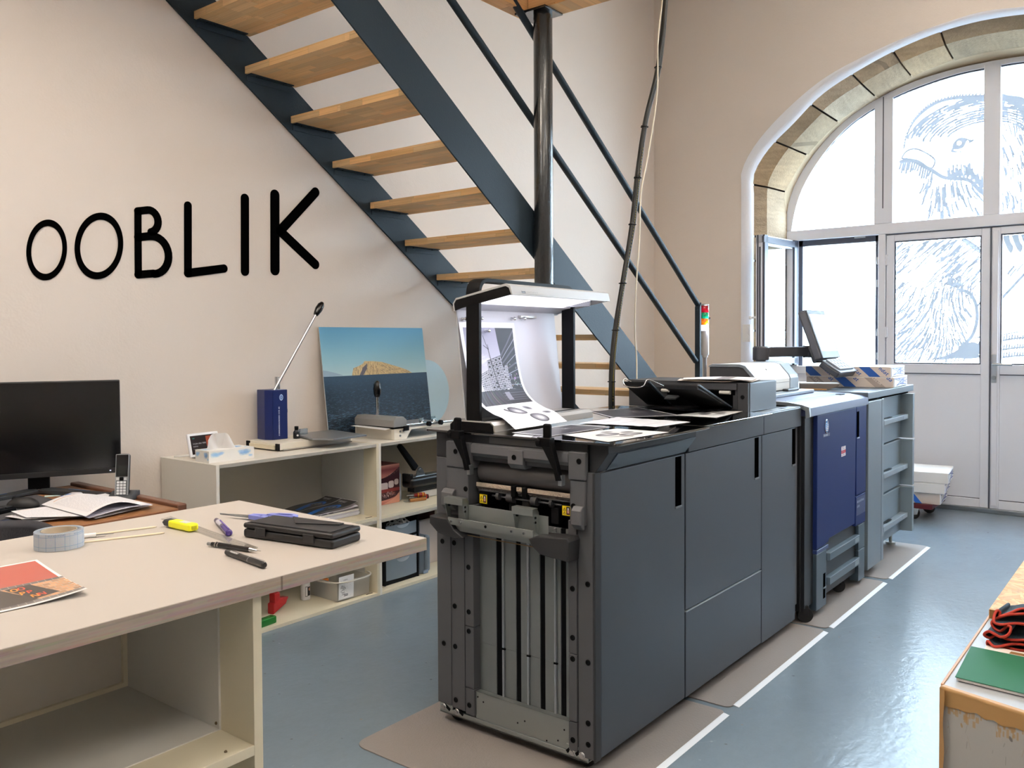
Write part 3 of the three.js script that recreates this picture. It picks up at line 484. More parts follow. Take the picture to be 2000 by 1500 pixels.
// ---- on top of the shelves
{
  const tex = canvas(512, 256, (c, w, h) => { rimmed(c, '#f1eeea', w, h); for (const [x, y, r, col] of [[70, 90, 60, '138,186,226'], [130, 70, 40, '150,196,232'], [400, 100, 70, '120,160,214'], [360, 70, 40, '160,200,236'], [470, 180, 30, '170,205,236']]) for (let i = 0; i < 40; i++) { c.fillStyle = `rgba(${col},.08)`; c.beginPath(); c.ellipse(x + rr(-r, r) * 0.5, y + rr(-r, r) * 0.5, r * rr(0.3, 0.7), r * rr(0.3, 0.7), 0, 0, 7); c.fill(); } c.strokeStyle = 'rgba(80,120,200,.6)'; for (let i = 0; i < 8; i++) { c.beginPath(); c.ellipse(405, 95, 30 + 4 * i, 36 + 4 * i, 0.5, 2, 5); c.stroke(); } });
  const t = thing('tissue_box', 'white tissue box with pale blue watercolour blots on the left end of the shelf', 'tissue box'), m = M('#ffffff', 0.6, 0, { map: tex });
  const a = [2.213, -3.472], w = 0.236, d = 0.116, h = 0.054, y = 0.8205;
  part(t, 'carton', [sheet([a[0], y, a[1]], [a[0] + w, y, a[1] + 0.006], [a[0] + w, y + h, a[1] + 0.006], [a[0], y + h, a[1]]), sheet([a[0] + 0.004, y, a[1] - d], [a[0], y, a[1]], [a[0], y + h, a[1]], [a[0] + 0.004, y + h, a[1] - d]), sheet([a[0], y + h, a[1]], [a[0] + w, y + h, a[1] + 0.006], [a[0] + w, y + h, a[1] - d], [a[0] + 0.004, y + h, a[1] - d]), sheet([a[0] + w, y, a[1] + 0.006], [a[0] + w, y, a[1] - d], [a[0] + w, y + h, a[1] - d], [a[0] + w, y + h, a[1] + 0.006]), sheet([a[0] + w, y, a[1] - d], [a[0] + 0.004, y, a[1] - d], [a[0] + 0.004, y + h, a[1] - d], [a[0] + w, y + h, a[1] - d])], m);
  part(t, 'tissue', grid((u, v) => { const f = Math.sin(u * 9 + v * 2) * 0.012 * (1 - v * 0.5), sp = (1 - v) * 0.5 + 0.5; return [2.30 + (u - 0.42) * 0.135 * sp + v * 0.022 * (u > 0.5 ? 1 : -1), y + h - 0.002 + v * (0.045 + 0.030 * Math.sin(u * 3.3)), -3.525 + f + (u - 0.5) * 0.03]; }, 24, 12), M('#f3f1f0', 0.9, 0, { side: THREE.DoubleSide, transmission: 0.25 }));
  const d1 = thing('smart_display', 'small white smart display with a dark screen behind the tissue box', 'display');
  const scr = canvas(512, 300, (c, w2, h2) => { rimmed(c, '#2a1317', w2, h2); c.fillStyle = '#e8663a'; c.fillRect(290, 20, 190, 170); c.fillStyle = '#d42f2a'; c.beginPath(); c.arc(390, 110, 60, 0, 7); c.fill(); c.fillStyle = '#8fb7c4'; c.fillRect(340, 90, 40, 60); c.fillRect(400, 70, 30, 70); c.fillStyle = '#f2d9c8'; c.fillRect(380, 80, 22, 30); c.fillStyle = '#15b39a'; c.fillRect(40, 36, 40, 14); c.fillStyle = '#f4ecec'; c.font = 'bold 34px sans-serif'; c.fillText('Le Jeu des 1000', 34, 140); c.fillText('euros', 34, 185); c.font = '16px sans-serif'; c.fillText('France Inter', 34, 225); });
  const W = 0.176, Hh = 0.112, put1 = (g) => put(g, [2.318, 0.831, -3.655], 0.10, -0.24);
  part(d1, 'case', put1(bx(-W / 2, W / 2, 0, Hh, -0.012, 0, 0.010)), M('#f1f1f3', 0.4));
  part(d1, 'screen', put1(sheet([-W / 2 + 0.012, 0.012, 0.0008], [W / 2 - 0.012, 0.012, 0.0008], [W / 2 - 0.012, Hh - 0.012, 0.0008], [-W / 2 + 0.012, Hh - 0.012, 0.0008])), new THREE.MeshPhysicalMaterial({ color: '#222222', roughness: 0.15, map: scr, emissive: '#ffffff', emissiveMap: scr, emissiveIntensity: 0.35 }));
  part(d1, 'foot', put(lathe([[0, 0], [0.05, 0], [0.046, 0.028], [0, 0.03]], [0, 0, 0]), [2.318, 0.8205, -3.69]), M('#c9cace', 0.7));
  single('power_cable', 'thin white power cable lying behind the smart display', 'cable', tube([[2.235, 0.823, -3.80], [2.26, 0.8235, -3.775], [2.29, 0.8235, -3.765], [2.32, 0.823, -3.75]], 0.003, 30, 8), white);
}
{ // corner rounding machine
  const t = thing('corner_rounder', 'dark blue lever corner rounding machine on a cream base, with long chrome lever', 'machine'), y = 0.8205, b = 0.861;
  const base = [[2.655, -3.552], [3.135, -3.56], [3.135, -3.80], [2.725, -3.845], [2.66, -3.80]];
  part(t, 'base', bx(2.66, 3.13, y + 0.006, b, -3.82, -3.555, 0.003), creamPlastic);
  part(t, 'base_slot', [bx(2.652, 2.662, y + 0.004, b - 0.002, -3.578, -3.552, 0.001), bx(2.652, 2.662, y + 0.004, b - 0.002, -3.822, -3.798, 0.001)], black);
  part(t, 'chip_drawer', bx(2.648, 2.66, y + 0.008, b - 0.012, -3.79, -3.585, 0.001), cream);
  part(t, 'side_rail', bx(2.68, 3.13, y + 0.004, y + 0.010, -3.553, -3.548), shelfEdge);
  const body = [[2.718, -3.815], [2.713, -3.745], [2.733, -3.705], [2.822, -3.700], [2.824, -3.815]];
  const bodyTex = canvas(256, 512, (c, w, h) => { rimmed(c, '#16245c', w, h); c.fillStyle = '#b9cfe8'; c.beginPath(); c.arc(150, 70, 34, 0, 7); c.fill(); c.fillStyle = '#4a6fae'; c.beginPath(); c.arc(150, 70, 24, 0, 7); c.fill(); c.fillStyle = '#dfe8f2'; c.font = 'bold 34px sans-serif'; c.fillText('S', 140, 82); c.save(); c.translate(118, 490); c.rotate(-Math.PI / 2); c.fillStyle = '#e6eaf2'; c.font = 'bold 28px sans-serif'; c.fillText('CORNERROUNDER CCR 40', 0, 0, 320); c.restore(); });
  part(t, 'body', ext(body.map((p) => [p[0], p[1]]), 'xz', b, 1.12, 0.003), M('#16245c', 0.32));
  part(t, 'lettered_face', grid((u, v) => [2.735 + 0.085 * u, b + 0.008 + 0.244 * v, -3.7035 + 0.005 * u], 2, 2), M('#ffffff', 0.35, 0, { map: bodyTex }), 'blue front face with emblem and upright white lettering');
  part(t, 'tube', cyl(V(2.795, 1.10, -3.745), V(2.795, 1.186, -3.745), 0.014), chrome);
  part(t, 'lever', cyl(V(2.742, 1.085, -3.73), V(3.030, 1.522, -3.712), 0.0075), chrome);
  const dir = V(0.288, 0.437, 0.018).normalize(), q = new THREE.Quaternion().setFromUnitVectors(V(0, 1, 0), dir), lg = new THREE.LatheGeometry([[0, 0], [0.012, 0.001], [0.016, 0.014], [0.0205, 0.040], [0.018, 0.068], [0.009, 0.084], [0, 0.087]].map((p) => new THREE.Vector2(...p)), 24);
  lg.applyQuaternion(q); lg.translate(3.024, 1.512, -3.712);
  part(t, 'handle', lg.toNonIndexed(), M('#0b0b0c', 0.22));
  part(t, 'side_knob', [cyl(V(2.822, 1.005, -3.74), V(2.84, 1.005, -3.74), 0.008), bx(2.836, 2.848, 0.996, 1.014, -3.748, -3.732, 0.001)], black);
  const pl = [[2.826, -3.506], [2.875, -3.398], [3.109, -3.408], [3.165, -3.755], [2.90, -3.755]];
  part(t, 'table_plate', ext(pl, 'xz', 0.8665, 0.8755, 0.001), M('#9b9d9f', 0.35, 0.7));
  part(t, 'plate_support', bx(2.90, 3.12, b, 0.8665, -3.75, -3.56, 0.001), creamPlastic);
  const bo = thing('adhesive_bottle', 'small dark bottle with black cap beside the blue corner rounder', 'bottle');
  part(bo, 'bottle', lathe([[0, 0], [0.017, 0], [0.017, 0.034], [0.012, 0.042], [0.011, 0.046], [0, 0.046]], [2.852, 0.8615, -3.665]), M('#3a3d42', 0.15, 0, { transmission: 0.4, thickness: 0.01 }));
  part(bo, 'label', new THREE.CylinderGeometry(0.0173, 0.0173, 0.024, 24, 1, true).translate(2.852, 0.8615 + 0.018, -3.665).toNonIndexed(), M('#17181a', 0.5));
  part(bo, 'label_dot', cyl(V(2.846, 0.8795, -3.649), V(2.8445, 0.8795, -3.6455), 0.005), white);
  part(bo, 'cap', lathe([[0, 0], [0.0105, 0], [0.0105, 0.018], [0, 0.019]], [2.852, 0.9075, -3.665]), black);
  single('acrylic_block', 'clear acrylic corner gauge standing behind the small black bottle', 'gauge', bx(2.895, 2.945, 0.8615, 0.906, -3.70, -3.688, 0.002), M('#b8c4ce', 0.15, 0, { transmission: 0.7, thickness: 0.01 }));
}
{ // seascape on a panel, pale round sheet behind
  const sea = canvas(1024, 772, (c, w, h) => {
    const sk = c.createLinearGradient(0, 0, 0, h * 0.5); sk.addColorStop(0, '#5f9dc2'); sk.addColorStop(0.5, '#88b6c6'); sk.addColorStop(1, '#b6cac8'); c.fillStyle = sk; c.fillRect(0, 0, w, h);
    c.fillStyle = '#8fa3b4'; c.beginPath(); c.moveTo(0, 300); c.quadraticCurveTo(60, 305, 180, 340); c.lineTo(0, 345); c.fill();
    const horizon = 344; c.save();
    c.beginPath(); c.moveTo(258, horizon + 4); c.lineTo(262, 330); c.lineTo(278, 292); c.lineTo(330, 278); c.lineTo(372, 262); c.lineTo(388, 244); c.lineTo(470, 246); c.lineTo(560, 254); c.lineTo(640, 274); c.lineTo(730, 296); c.lineTo(820, 322); c.lineTo(862, horizon); c.closePath(); c.clip();
    c.fillStyle = '#c9ad7c'; c.fillRect(200, 200, 700, 200);
    for (let i = 0; i < 900; i++) { const x = rr(255, 860), y = rr(240, 350), l = rr(6, 30); c.strokeStyle = ['rgba(90,76,60,.5)', 'rgba(232,206,150,.6)', 'rgba(150,120,78,.5)', 'rgba(60,56,60,.45)'][Math.floor(rnd() * 4)]; c.lineWidth = rr(0.8, 3); c.beginPath(); c.moveTo(x, y); c.lineTo(x + rr(-6, 8) + (x > 520 ? l * 0.7 : 0), y + l * (x > 520 ? 0.35 : 1)); c.stroke(); }
    c.fillStyle = 'rgba(70,66,84,.8)'; c.beginPath(); c.moveTo(330, 345); c.lineTo(372, 286); c.lineTo(412, 262); c.lineTo(405, 300); c.lineTo(366, 345); c.fill(); c.restore();
    const wg = c.createLinearGradient(0, horizon, 0, h); wg.addColorStop(0, '#2a4359'); wg.addColorStop(0.35, '#182a3b'); wg.addColorStop(1, '#12171f'); c.fillStyle = wg; c.fillRect(0, horizon, w, h);
    for (let i = 0; i < 5200; i++) { const t = Math.pow(rnd(), 0.75), y = horizon + t * (h - horizon), l = 5 + 46 * t * rnd(); c.strokeStyle = ['rgba(120,170,200,.30)', 'rgba(16,22,34,.42)', 'rgba(52,56,74,.4)', 'rgba(86,138,172,.34)'][Math.floor(rnd() * 4)]; c.lineWidth = 0.8 + 3.2 * t * rnd(); const x = rr(-20, w); c.beginPath(); c.moveTo(x, y); c.quadraticCurveTo(x + l * 0.5, y - 5 * t, x + l, y + 3 * t * rr(-1, 1)); c.stroke(); }
  });
  const t = thing('photo_panel', 'rectangular photo panel of a rocky island in a dark blue sea, leaning on the wall', 'picture');
  const a = [3.155, 0.8205, -3.765], b = [3.990, 0.8205, -3.765], y1 = 1.451, z1 = -3.850;
  part(t, 'board', ext([[a[2] - 0.0045, 0.8205], [a[2], 0.8205], [z1 + 0.0045 + 0.0, y1], [z1 - 0.0, y1]], 'zy', a[0], b[0]), M('#cfd6da', 0.4));
  part(t, 'print', grid((u, v) => [a[0] + (b[0] - a[0]) * u, a[1] + (y1 - a[1]) * v, a[2] + (z1 + 0.0045 - a[2]) * v + 0.0007], 4, 4), M('#ffffff', 0.5, 0, { map: sea, specularIntensity: 0.5 }));
  const o = []; for (let i = 0; i < 96; i++) { const q = i / 96 * 2 * Math.PI; o.push([Math.cos(q) * 0.213, Math.sin(q) * 0.213]); }
  single('round_sheet', 'pale blue round sheet standing behind the seascape panel', 'board', put(ext(o, 'xy', 0, 0.003), [4.028, 1.034, -3.847], 0, -0.045), M('#b9d0d8', 0.5));
}
{ // heavy paper punch
  const t = thing('paper_punch', 'cream and grey heavy-duty paper punch with upright black lever handle', 'punch'), y = 0.8205;
  const prof = [[3.36, y], [3.36, 0.880], [3.90, 0.880], [3.90, 0.862], [3.56, 0.862], [3.50, y]];
  part(t, 'base', bx(3.34, 3.375, y, 0.880, -3.75, -3.44, 0.003), creamPlastic);
  part(t, 'side_cheek', ext([[3.34, y], [3.34, 0.882], [3.86, 0.882], [3.86, 0.870], [3.475, 0.870], [3.435, y]], 'xy', -3.445, -3.438, 0.001), creamPlastic);
  part(t, 'side_cheek', ext([[3.34, y], [3.34, 0.882], [3.86, 0.882], [3.86, 0.870], [3.475, 0.870], [3.435, y]], 'xy', -3.758, -3.751, 0.001), creamPlastic);
  part(t, 'bed', bx(3.375, 3.86, 0.872, 0.882, -3.751, -3.445, 0.002), greyPlastic);
  part(t, 'screw', [[3.385, 0.866], [3.385, 0.842], [3.41, 0.868]].map(([a, b]) => cyl(V(a, b, -3.438), V(a, b, -3.434), 0.006)), steel);
  const hood = [[3.325, 0.893], [3.325, 0.930], [3.345, 0.948], [3.40, 0.948], [3.425, 0.930], [3.425, 0.893]];
  part(t, 'hood', ext(hood, 'xy', -3.745, -3.425, 0.002), M('#9b9894', 0.4, 0.4));
  part(t, 'blade_gap', bx(3.335, 3.42, 0.883, 0.893, -3.735, -3.435), black);
  part(t, 'hinge_block', bx(3.40, 3.44, 0.868, 0.895, -3.428, -3.420, 0.002), black);
  part(t, 'lever', cyl(V(3.40, 0.94, -3.635), V(3.395, 1.062, -3.63), 0.009), chrome);
  part(t, 'handle', lathe([[0, 0], [0.014, 0.001], [0.020, 0.018], [0.0225, 0.045], [0.019, 0.076], [0.009, 0.092], [0, 0.095]], [3.395, 1.050, -3.63]), M('#0b0b0c', 0.22));
  part(t, 'guide_rod', cyl(V(3.44, 0.896, -3.462), V(3.88, 0.888, -3.462), 0.006), chrome);
  for (const x of [3.60, 3.70]) part(t, 'guide_stop', [cyl(V(x, 0.896, -3.475), V(x, 0.896, -3.430), 0.008), bx(x - 0.012, x + 0.012, 0.885, 0.91, -3.49, -3.47, 0.002)], chrome), part(t, 'stop_knob', cyl(V(x, 0.893, -3.430), V(x, 0.893, -3.412), 0.014), black);
  part(t, 'clear_stop', [bx(3.585, 3.62, 0.897, 0.925, -3.485, -3.480), bx(3.685, 3.72, 0.897, 0.925, -3.485, -3.480)], M('#cfdde2', 0.1, 0, { transmission: 0.8 }));
  single('paper_sheet', 'white sheet of paper lying in the mouth of the heavy paper punch', 'paper', sheet([3.262, 0.884, -3.425], [3.42, 0.886, -3.50], [3.44, 0.888, -3.74], [3.285, 0.888, -3.735], (u, v) => 0.004 * u * (1 - u)), paper);
}
// ---- inside the shelves
{
  const cover = canvas(512, 700, (c, w, h) => {
    rimmed(c, '#f2f0ee', w, h); c.fillStyle = '#22242a'; c.fillRect(10, 10, w - 20, h - 20);
    for (let i = 0; i < 240; i++) { c.strokeStyle = `rgba(${rr(60, 120)},${rr(60, 90)},${rr(60, 80)},.35)`; c.lineWidth = rr(1, 5); c.beginPath(); const y = rr(20, h); c.moveTo(10, y); c.lineTo(w - 10, y + rr(-50, 50)); c.stroke(); }
    c.lineWidth = 46; c.strokeStyle = '#1f7fe0'; c.beginPath(); c.arc(230, 300, 120, 3.4, 7.3); c.stroke(); c.strokeStyle = '#1240a8'; c.lineWidth = 16; c.beginPath(); c.arc(230, 300, 92, 2.6, 7.6); c.stroke();
    c.fillStyle = '#1a6cc9'; c.beginPath(); c.moveTo(180, 400); c.lineTo(330, 410); c.lineTo(210, 660); c.lineTo(90, 640); c.fill();
    c.strokeStyle = '#cfe6f6'; c.lineWidth = 5; for (let i = 0; i < 5; i++) { c.beginPath(); c.arc(230, 300, 20 + 12 * i, i, i + 3.4); c.stroke(); }
    c.fillStyle = '#e9e9ec'; c.font = 'bold 62px sans-serif'; c.fillText('LUXURY', 230, 90); c.font = '18px sans-serif'; c.fillText('PRINT & PAPER', 250, 126);
  });
  const m = M('#ffffff', 0.3, 0, { map: cover, side: THREE.DoubleSide }), yb = 0.4295;
  const st = thing('magazine_stack', 'stack of white magazines under the two dark covers in the upper left shelf', 'magazines');
  for (let i = 0; i < 4; i++) part(st, 'magazine', bx(2.80 + rr(-0.006, 0.006), 3.155 + rr(-0.006, 0.004), yb + i * 0.008, yb + i * 0.008 + 0.0075, -3.83 + rr(0, 0.01), -3.52 + rr(-0.008, 0.008), 0.001), i === 3 ? M('#e8e6e4', 0.5) : M('#d6d6e2', 0.6));
  part(st, 'cover_lettering', [bx(2.87, 2.90, yb + 0.0316, yb + 0.0322, -3.56, -3.535), bx(2.915, 2.945, yb + 0.0316, yb + 0.0322, -3.56, -3.535), bx(2.96, 2.99, yb + 0.0316, yb + 0.0322, -3.56, -3.535)], black);
  const mag = (za, zb, x0, x1, label) => {
    const t = thing('magazine', label, 'magazine');
    const bow = (u, v) => 0.034 * Math.pow(u, 1.6) + 0.006 * Math.sin(u * 6);
    part(t, 'cover', grid((u, v) => { const x = x0 + (x1 - x0) * u, z = za + (zb - za) * v; return [x, yb + 0.040 + bow(u, v), z]; }, 20, 4), (() => { const q = m.clone(); q.map = cover.clone(); q.map.center.set(0.5, 0.5); q.map.rotation = -Math.PI / 2; return q; })());
    part(t, 'pages', grid((u, v) => { const x = x0 + (x1 - x0) * u; const w = v < 0.5 ? bow(u) - 0.001 : bow(u) * 0.35 - 0.006; return [x, yb + 0.040 + w, v < 0.5 ? za + (zb - za) * v * 2 : zb + (za - zb) * (v - 0.5) * 2]; }, 20, 4), M('#ded9e4', 0.7, 0, { side: THREE.DoubleSide }));
  };
  mag(-3.80, -3.665, 2.86, 3.155, 'rear dark magazine cover with a blue ring in the upper left shelf');
  mag(-3.66, -3.525, 2.82, 3.150, 'front dark magazine cover with a blue ring in the upper left shelf');
  single('red_folder', 'dark red folder corner at the far left inside the upper left shelf', 'folder', bx(2.235, 2.30, 0.4295, 0.445, -3.66, -3.42, 0.002), M('#7d1620', 0.5));
}
{ // box with an open mouth printed on it
  const mouth = canvas(512, 720, (c, w, h) => {
    rimmed(c, '#8a3a34', w, h); const gr = c.createLinearGradient(0, 0, 0, h); gr.addColorStop(0, '#c98a76'); gr.addColorStop(0.12, '#7c3734'); gr.addColorStop(0.25, '#b56a5a'); gr.addColorStop(0.75, '#5d2222'); gr.addColorStop(0.9, '#c07a64'); gr.addColorStop(1, '#a55a4a'); c.fillStyle = gr; c.fillRect(0, 0, w, h);
    c.fillStyle = '#35131a'; c.beginPath(); c.moveTo(0, 230); c.quadraticCurveTo(160, 260, 300, 200); c.quadraticCurveTo(420, 140, 512, 60); c.lineTo(512, 560); c.quadraticCurveTo(360, 660, 0, 640); c.fill();
    c.fillStyle = '#c9b8b2'; for (const [x, y, tw, hh] of [[0, 330, 130, 130], [140, 320, 150, 140], [300, 300, 100, 130], [410, 280, 80, 110]]) { c.beginPath(); c.roundRect(x, y, tw, hh, 34); c.fill(); }
    c.fillStyle = '#7a2a26'; c.fillRect(0, 440, 512, 60);
    for (let i = 0; i < 160; i++) { c.strokeStyle = ['rgba(240,225,220,.8)', 'rgba(180,120,90,.7)', 'rgba(120,40,36,.7)'][i % 3]; c.lineWidth = rr(1, 6); const x = rr(0, 430), y = rr(490, 560); c.beginPath(); c.moveTo(x, y); c.lineTo(x + rr(-8, 14), y + rr(10, 50)); c.stroke(); }
    for (let i = 0; i < 120; i++) { c.fillStyle = ['rgba(225,170,130,.7)', 'rgba(240,230,225,.6)'][i % 2]; const u = rnd(); c.fillRect(u * 500, 250 - 150 * u * u + rr(-20, 20), rr(2, 9), rr(2, 5)); }
    c.fillStyle = '#c98a70'; c.beginPath(); c.moveTo(150, 720); c.quadraticCurveTo(420, 660, 512, 520); c.lineTo(512, 720); c.fill();
  });
  const t = thing('printed_carton', 'carton printed with a wide open mouth and teeth, in the upper right shelf', 'box'), y = 0.4295;
  part(t, 'carton', bx(3.33, 3.545, y, 0.656, -3.76, -3.609, 0.002), M('#7c3f38', 0.5));
  part(t, 'front_print', grid((u, v) => [3.33 + 0.2155 * u, y + 0.226 * v, -3.6085], 2, 2), M('#ffffff', 0.35, 0, { map: mouth }));
  const s = thing('spray_can', 'slim white spray can beside the mouth carton', 'spray can');
  part(s, 'can', lathe([[0, 0], [0.021, 0], [0.022, 0.004], [0.022, 0.145], [0.018, 0.156], [0.012, 0.162], [0, 0.162]], [3.574, y, -3.655]), M('#c9d6e6', 0.3, 0.2));
  part(s, 'nozzle', lathe([[0, 0], [0.008, 0], [0.007, 0.024], [0, 0.026]], [3.574, y + 0.162, -3.655]), M('#b9c0c6', 0.4));
  part(s, 'print', grid((u, v) => { const q = 0.6 + u * 1.5; return [3.574 + Math.sin(q - 1.9) * 0.0222, y + 0.02 + 0.115 * v, -3.655 + Math.cos(q - 1.9) * 0.0222]; }, 10, 1), M('#ffffff', 0.4, 0, { map: canvas(128, 256, (c, w, h) => { rimmed(c, '#c9d6e6', w, h); c.fillStyle = '#26313f'; c.fillRect(10, 20, 60, 8); c.fillRect(10, 36, 80, 5); c.fillRect(10, 60, 30, 5); for (let i = 0; i < 14; i++) c.fillRect(70, 100 + i * 9, rr(10, 40), 3); }) }));
  // long-arm hand punch, tools, pale tub
  const p = thing('hand_punch', 'black long-handled stapler with raised arm in the upper right shelf', 'stapler');
  part(p, 'arm', put(ext([[0, -0.018], [0.17, -0.013], [0.20, -0.010], [0.20, 0.012], [0.17, 0.015], [0, 0.02]], 'xy', -0.014, 0.014, 0.003), [3.655, 0.615, -3.585], 0, 0, 2.30), black);
  part(p, 'pivot', [ext([[3.63, 0.56], [3.72, 0.56], [3.69, 0.61], [3.675, 0.622], [3.655, 0.618], [3.645, 0.60]], 'xy', -3.566, -3.562), cyl(V(3.672, 0.600, -3.562), V(3.672, 0.600, -3.556), 0.012)], steel);
  part(p, 'body', [bx(3.575, 3.84, 0.505, 0.565, -3.63, -3.54, 0.02), bx(3.575, 3.60, 0.53, 0.59, -3.62, -3.55, 0.004)], M('#0c0c0e', 0.4));
  part(p, 'plate', bx(3.60, 3.84, 0.565, 0.570, -3.62, -3.55, 0.001), steel);
  part(p, 'foot', bx(3.62, 3.84, y + 0.045, 0.506, -3.62, -3.56, 0.004), M('#0c0c0e', 0.4));
  const b = thing('plastic_tub', 'pale rounded plastic tub under the black stapler', 'tub'); part(b, 'tub', bx(3.67, 3.90, y, y + 0.05, -3.66, -3.565, 0.014), M('#cfc9c2', 0.5)); part(b, 'lid', bx(3.665, 3.905, y + 0.05, y + 0.056, -3.665, -3.560, 0.003), M('#dad5cf', 0.5));
  const sd = (x0, z0, x1, z1, yy, cols, label) => { const t2 = thing('screwdriver', label, 'screwdriver'), A = V(x0, yy, z0), B = V(x1, yy, z1), at = (q) => A.clone().lerp(B, q); part(t2, 'blade', cyl(at(0), at(0.45), 0.004), steel); part(t2, 'grip', [cyl(at(0.4), at(0.62), 0.009, 0.012), cyl(at(0.62), at(0.98), 0.012, 0.0135)], M(cols[0], 0.4)); part(t2, 'collar', [cyl(at(0.6), at(0.64), 0.0135), cyl(at(0.86), at(0.90), 0.0142), cyl(at(0.98), at(1.0), 0.0125)], M(cols[1], 0.4)); };
  sd(3.595, -3.60, 3.69, -3.545, y + 0.028, ['#8e1512', '#e7b510'], 'red and yellow screwdriver lying on top of the other tools in the shelf');
  sd(3.61, -3.595, 3.715, -3.54, y + 0.0137, ['#161616', '#c4181a'], 'black screwdriver with red collar under the red and yellow one');
  const k = thing('wooden_tool', 'brown wooden-handled knife lying in front of the screwdrivers', 'knife'); part(k, 'handle', put(bx(-0.055, 0.055, 0, 0.018, -0.011, 0.011, 0.006), [3.62, y, -3.535], -0.30), M('#a8713a', 0.5)); part(k, 'blade', put(bx(-0.09, -0.055, 0.006, 0.0085, -0.008, 0.008), [3.62, y, -3.535], -0.30), steel);
}
{ // lower shelves
  const y = 0.0175, clear = M('#b9c6d2', 0.25, 0, { transmission: 0.55, thickness: 0 });
  const d = thing('drawer_box', 'small black drawer box with clear bluish drawers, white cords in the top one', 'drawer box');
  part(d, 'housing', [bx(3.272, 3.285, y, 0.379, -3.80, -3.452, 0.003), bx(3.53, 3.543, y, 0.379, -3.80, -3.452, 0.003), bx(3.285, 3.53, 0.366, 0.379, -3.80, -3.50, 0.003), bx(3.285, 3.53, y, y + 0.022, -3.80, -3.455, 0.004), bx(3.285, 3.53, 0.265, 0.275, -3.80, -3.460, 0.002), bx(3.285, 3.53, 0.158, 0.168, -3.80, -3.458, 0.002), bx(3.285, 3.53, y, 0.37, -3.80, -3.794)], black);
  for (const [a, b] of [[0.042, 0.156], [0.170, 0.263], [0.277, 0.345]]) {
    const dr = part(d, 'drawer', grid((u, v) => [3.287 + 0.241 * u, a + (b - a) * v, -3.458 + 0.010 * Math.sin(u * Math.PI)], 12, 2), clear);
    const hd = part(dr, 'pull', grid((u, v) => { const q = Math.PI * u; return [3.41 + 0.048 * Math.cos(q), b - 0.003 - 0.022 * Math.sin(q) * v, -3.447 + 0.010 * Math.sin(q) * (1 - v)]; }, 14, 3), M('#d5dee6', 0.3, 0, { side: THREE.DoubleSide, transmission: 0.3 }));
    hd.castShadow = true;
  }
  part(d, 'tray_divider', bx(3.36, 3.366, 0.045, 0.26, -3.56, -3.462), M('#2aa1a0', 0.5));
  const cord = thing('cord_coil', 'bundle of white cord bulging from the top drawer of the black drawer box', 'cord');
  const pts = []; for (let i = 0; i < 120; i++) { const t = i / 120; pts.push([3.42 + 0.075 * Math.cos(t * 44) * (0.6 + 0.4 * Math.sin(t * 7)), 0.315 + 0.024 * Math.sin(t * 61) + 0.030 * t, -3.492 + 0.024 * Math.sin(t * 44 + 0.7)]); }
  part(cord, 'cord', tube(pts, 0.0042, 460, 7), M('#e6e0d8', 0.8));
  const r = thing('paper_trimmer', 'grey-blue plastic paper trimmer standing upright beside the drawer box', 'trimmer');
  part(r, 'bed', bx(3.556, 3.606, y, 0.242, -3.62, -3.466, 0.012), M('#5b646e', 0.4));
  part(r, 'arm', bx(3.608, 3.648, y + 0.006, 0.236, -3.62, -3.458, 0.016), M('#707c88', 0.4));
  part(r, 'blade_head', bx(3.585, 3.62, y + 0.002, y + 0.02, -3.47, -3.452, 0.004), M('#7f93ab', 0.3));
  part(r, 'blue_disc', cyl(V(3.58, 0.243, -3.54), V(3.58, 0.249, -3.54), 0.03), M('#1d46a0', 0.4));
  single('dark_red_case', 'dark red case at the back of the lower right shelf', 'case', bx(3.62, 3.90, 0.16, 0.345, -3.80, -3.66, 0.004), M('#3d0d12', 0.5));
  single('document_folder', 'pale pinkish folder standing behind the trimmer near the printer', 'folder', bx(3.70, 3.92, y, 0.285, -3.63, -3.60, 0.002), M('#d9ccc6', 0.6));
  single('yellow_rag', 'yellow fibre strip hanging by the pale folder near the printer', 'rag', grid((u, v) => [3.72 + 0.03 * u + 0.004 * Math.sin(v * 20), y + 0.03 + 0.15 * v, -3.575 + 0.006 * Math.sin(u * 14 + v * 9)], 8, 12), M('#b7a944', 0.9, 0, { side: THREE.DoubleSide }));
  const b = thing('storage_bin', 'frosted clear storage bin with a white label sheet in the lower left shelf', 'bin'), fr = M('#dcd9d0', 0.45, 0, { transmission: 0.5, thickness: 0 });
  const q = [[2.92, -3.435], [3.142, -3.43], [3.145, -3.69], [2.925, -3.69]];
  const wall = (i, j) => grid((u, v) => { const a = q[i], c = q[j], k = 0.008 * (1 - v), cx = 3.033, cz = -3.56, x = a[0] + (c[0] - a[0]) * u, z = a[1] + (c[1] - a[1]) * u; return [x + (cx - x) * k * 4, y + 0.002 + 0.10 * v, z + (cz - z) * k * 4]; }, 8, 4);
  part(b, 'wall', [wall(0, 1), wall(1, 2), wall(2, 3), wall(3, 0), grid((u, v) => [2.925 + 0.215 * u, y + 0.003, -3.685 + 0.25 * v], 2, 2)], fr);
  part(b, 'rim', tube([[2.916, y + 0.104, -3.431], [3.146, y + 0.104, -3.426], [3.149, y + 0.104, -3.694], [2.921, y + 0.104, -3.694]], 0.0045, 80, 8, true), M('#e2ded6', 0.4, 0, { transmission: 0.3 }));
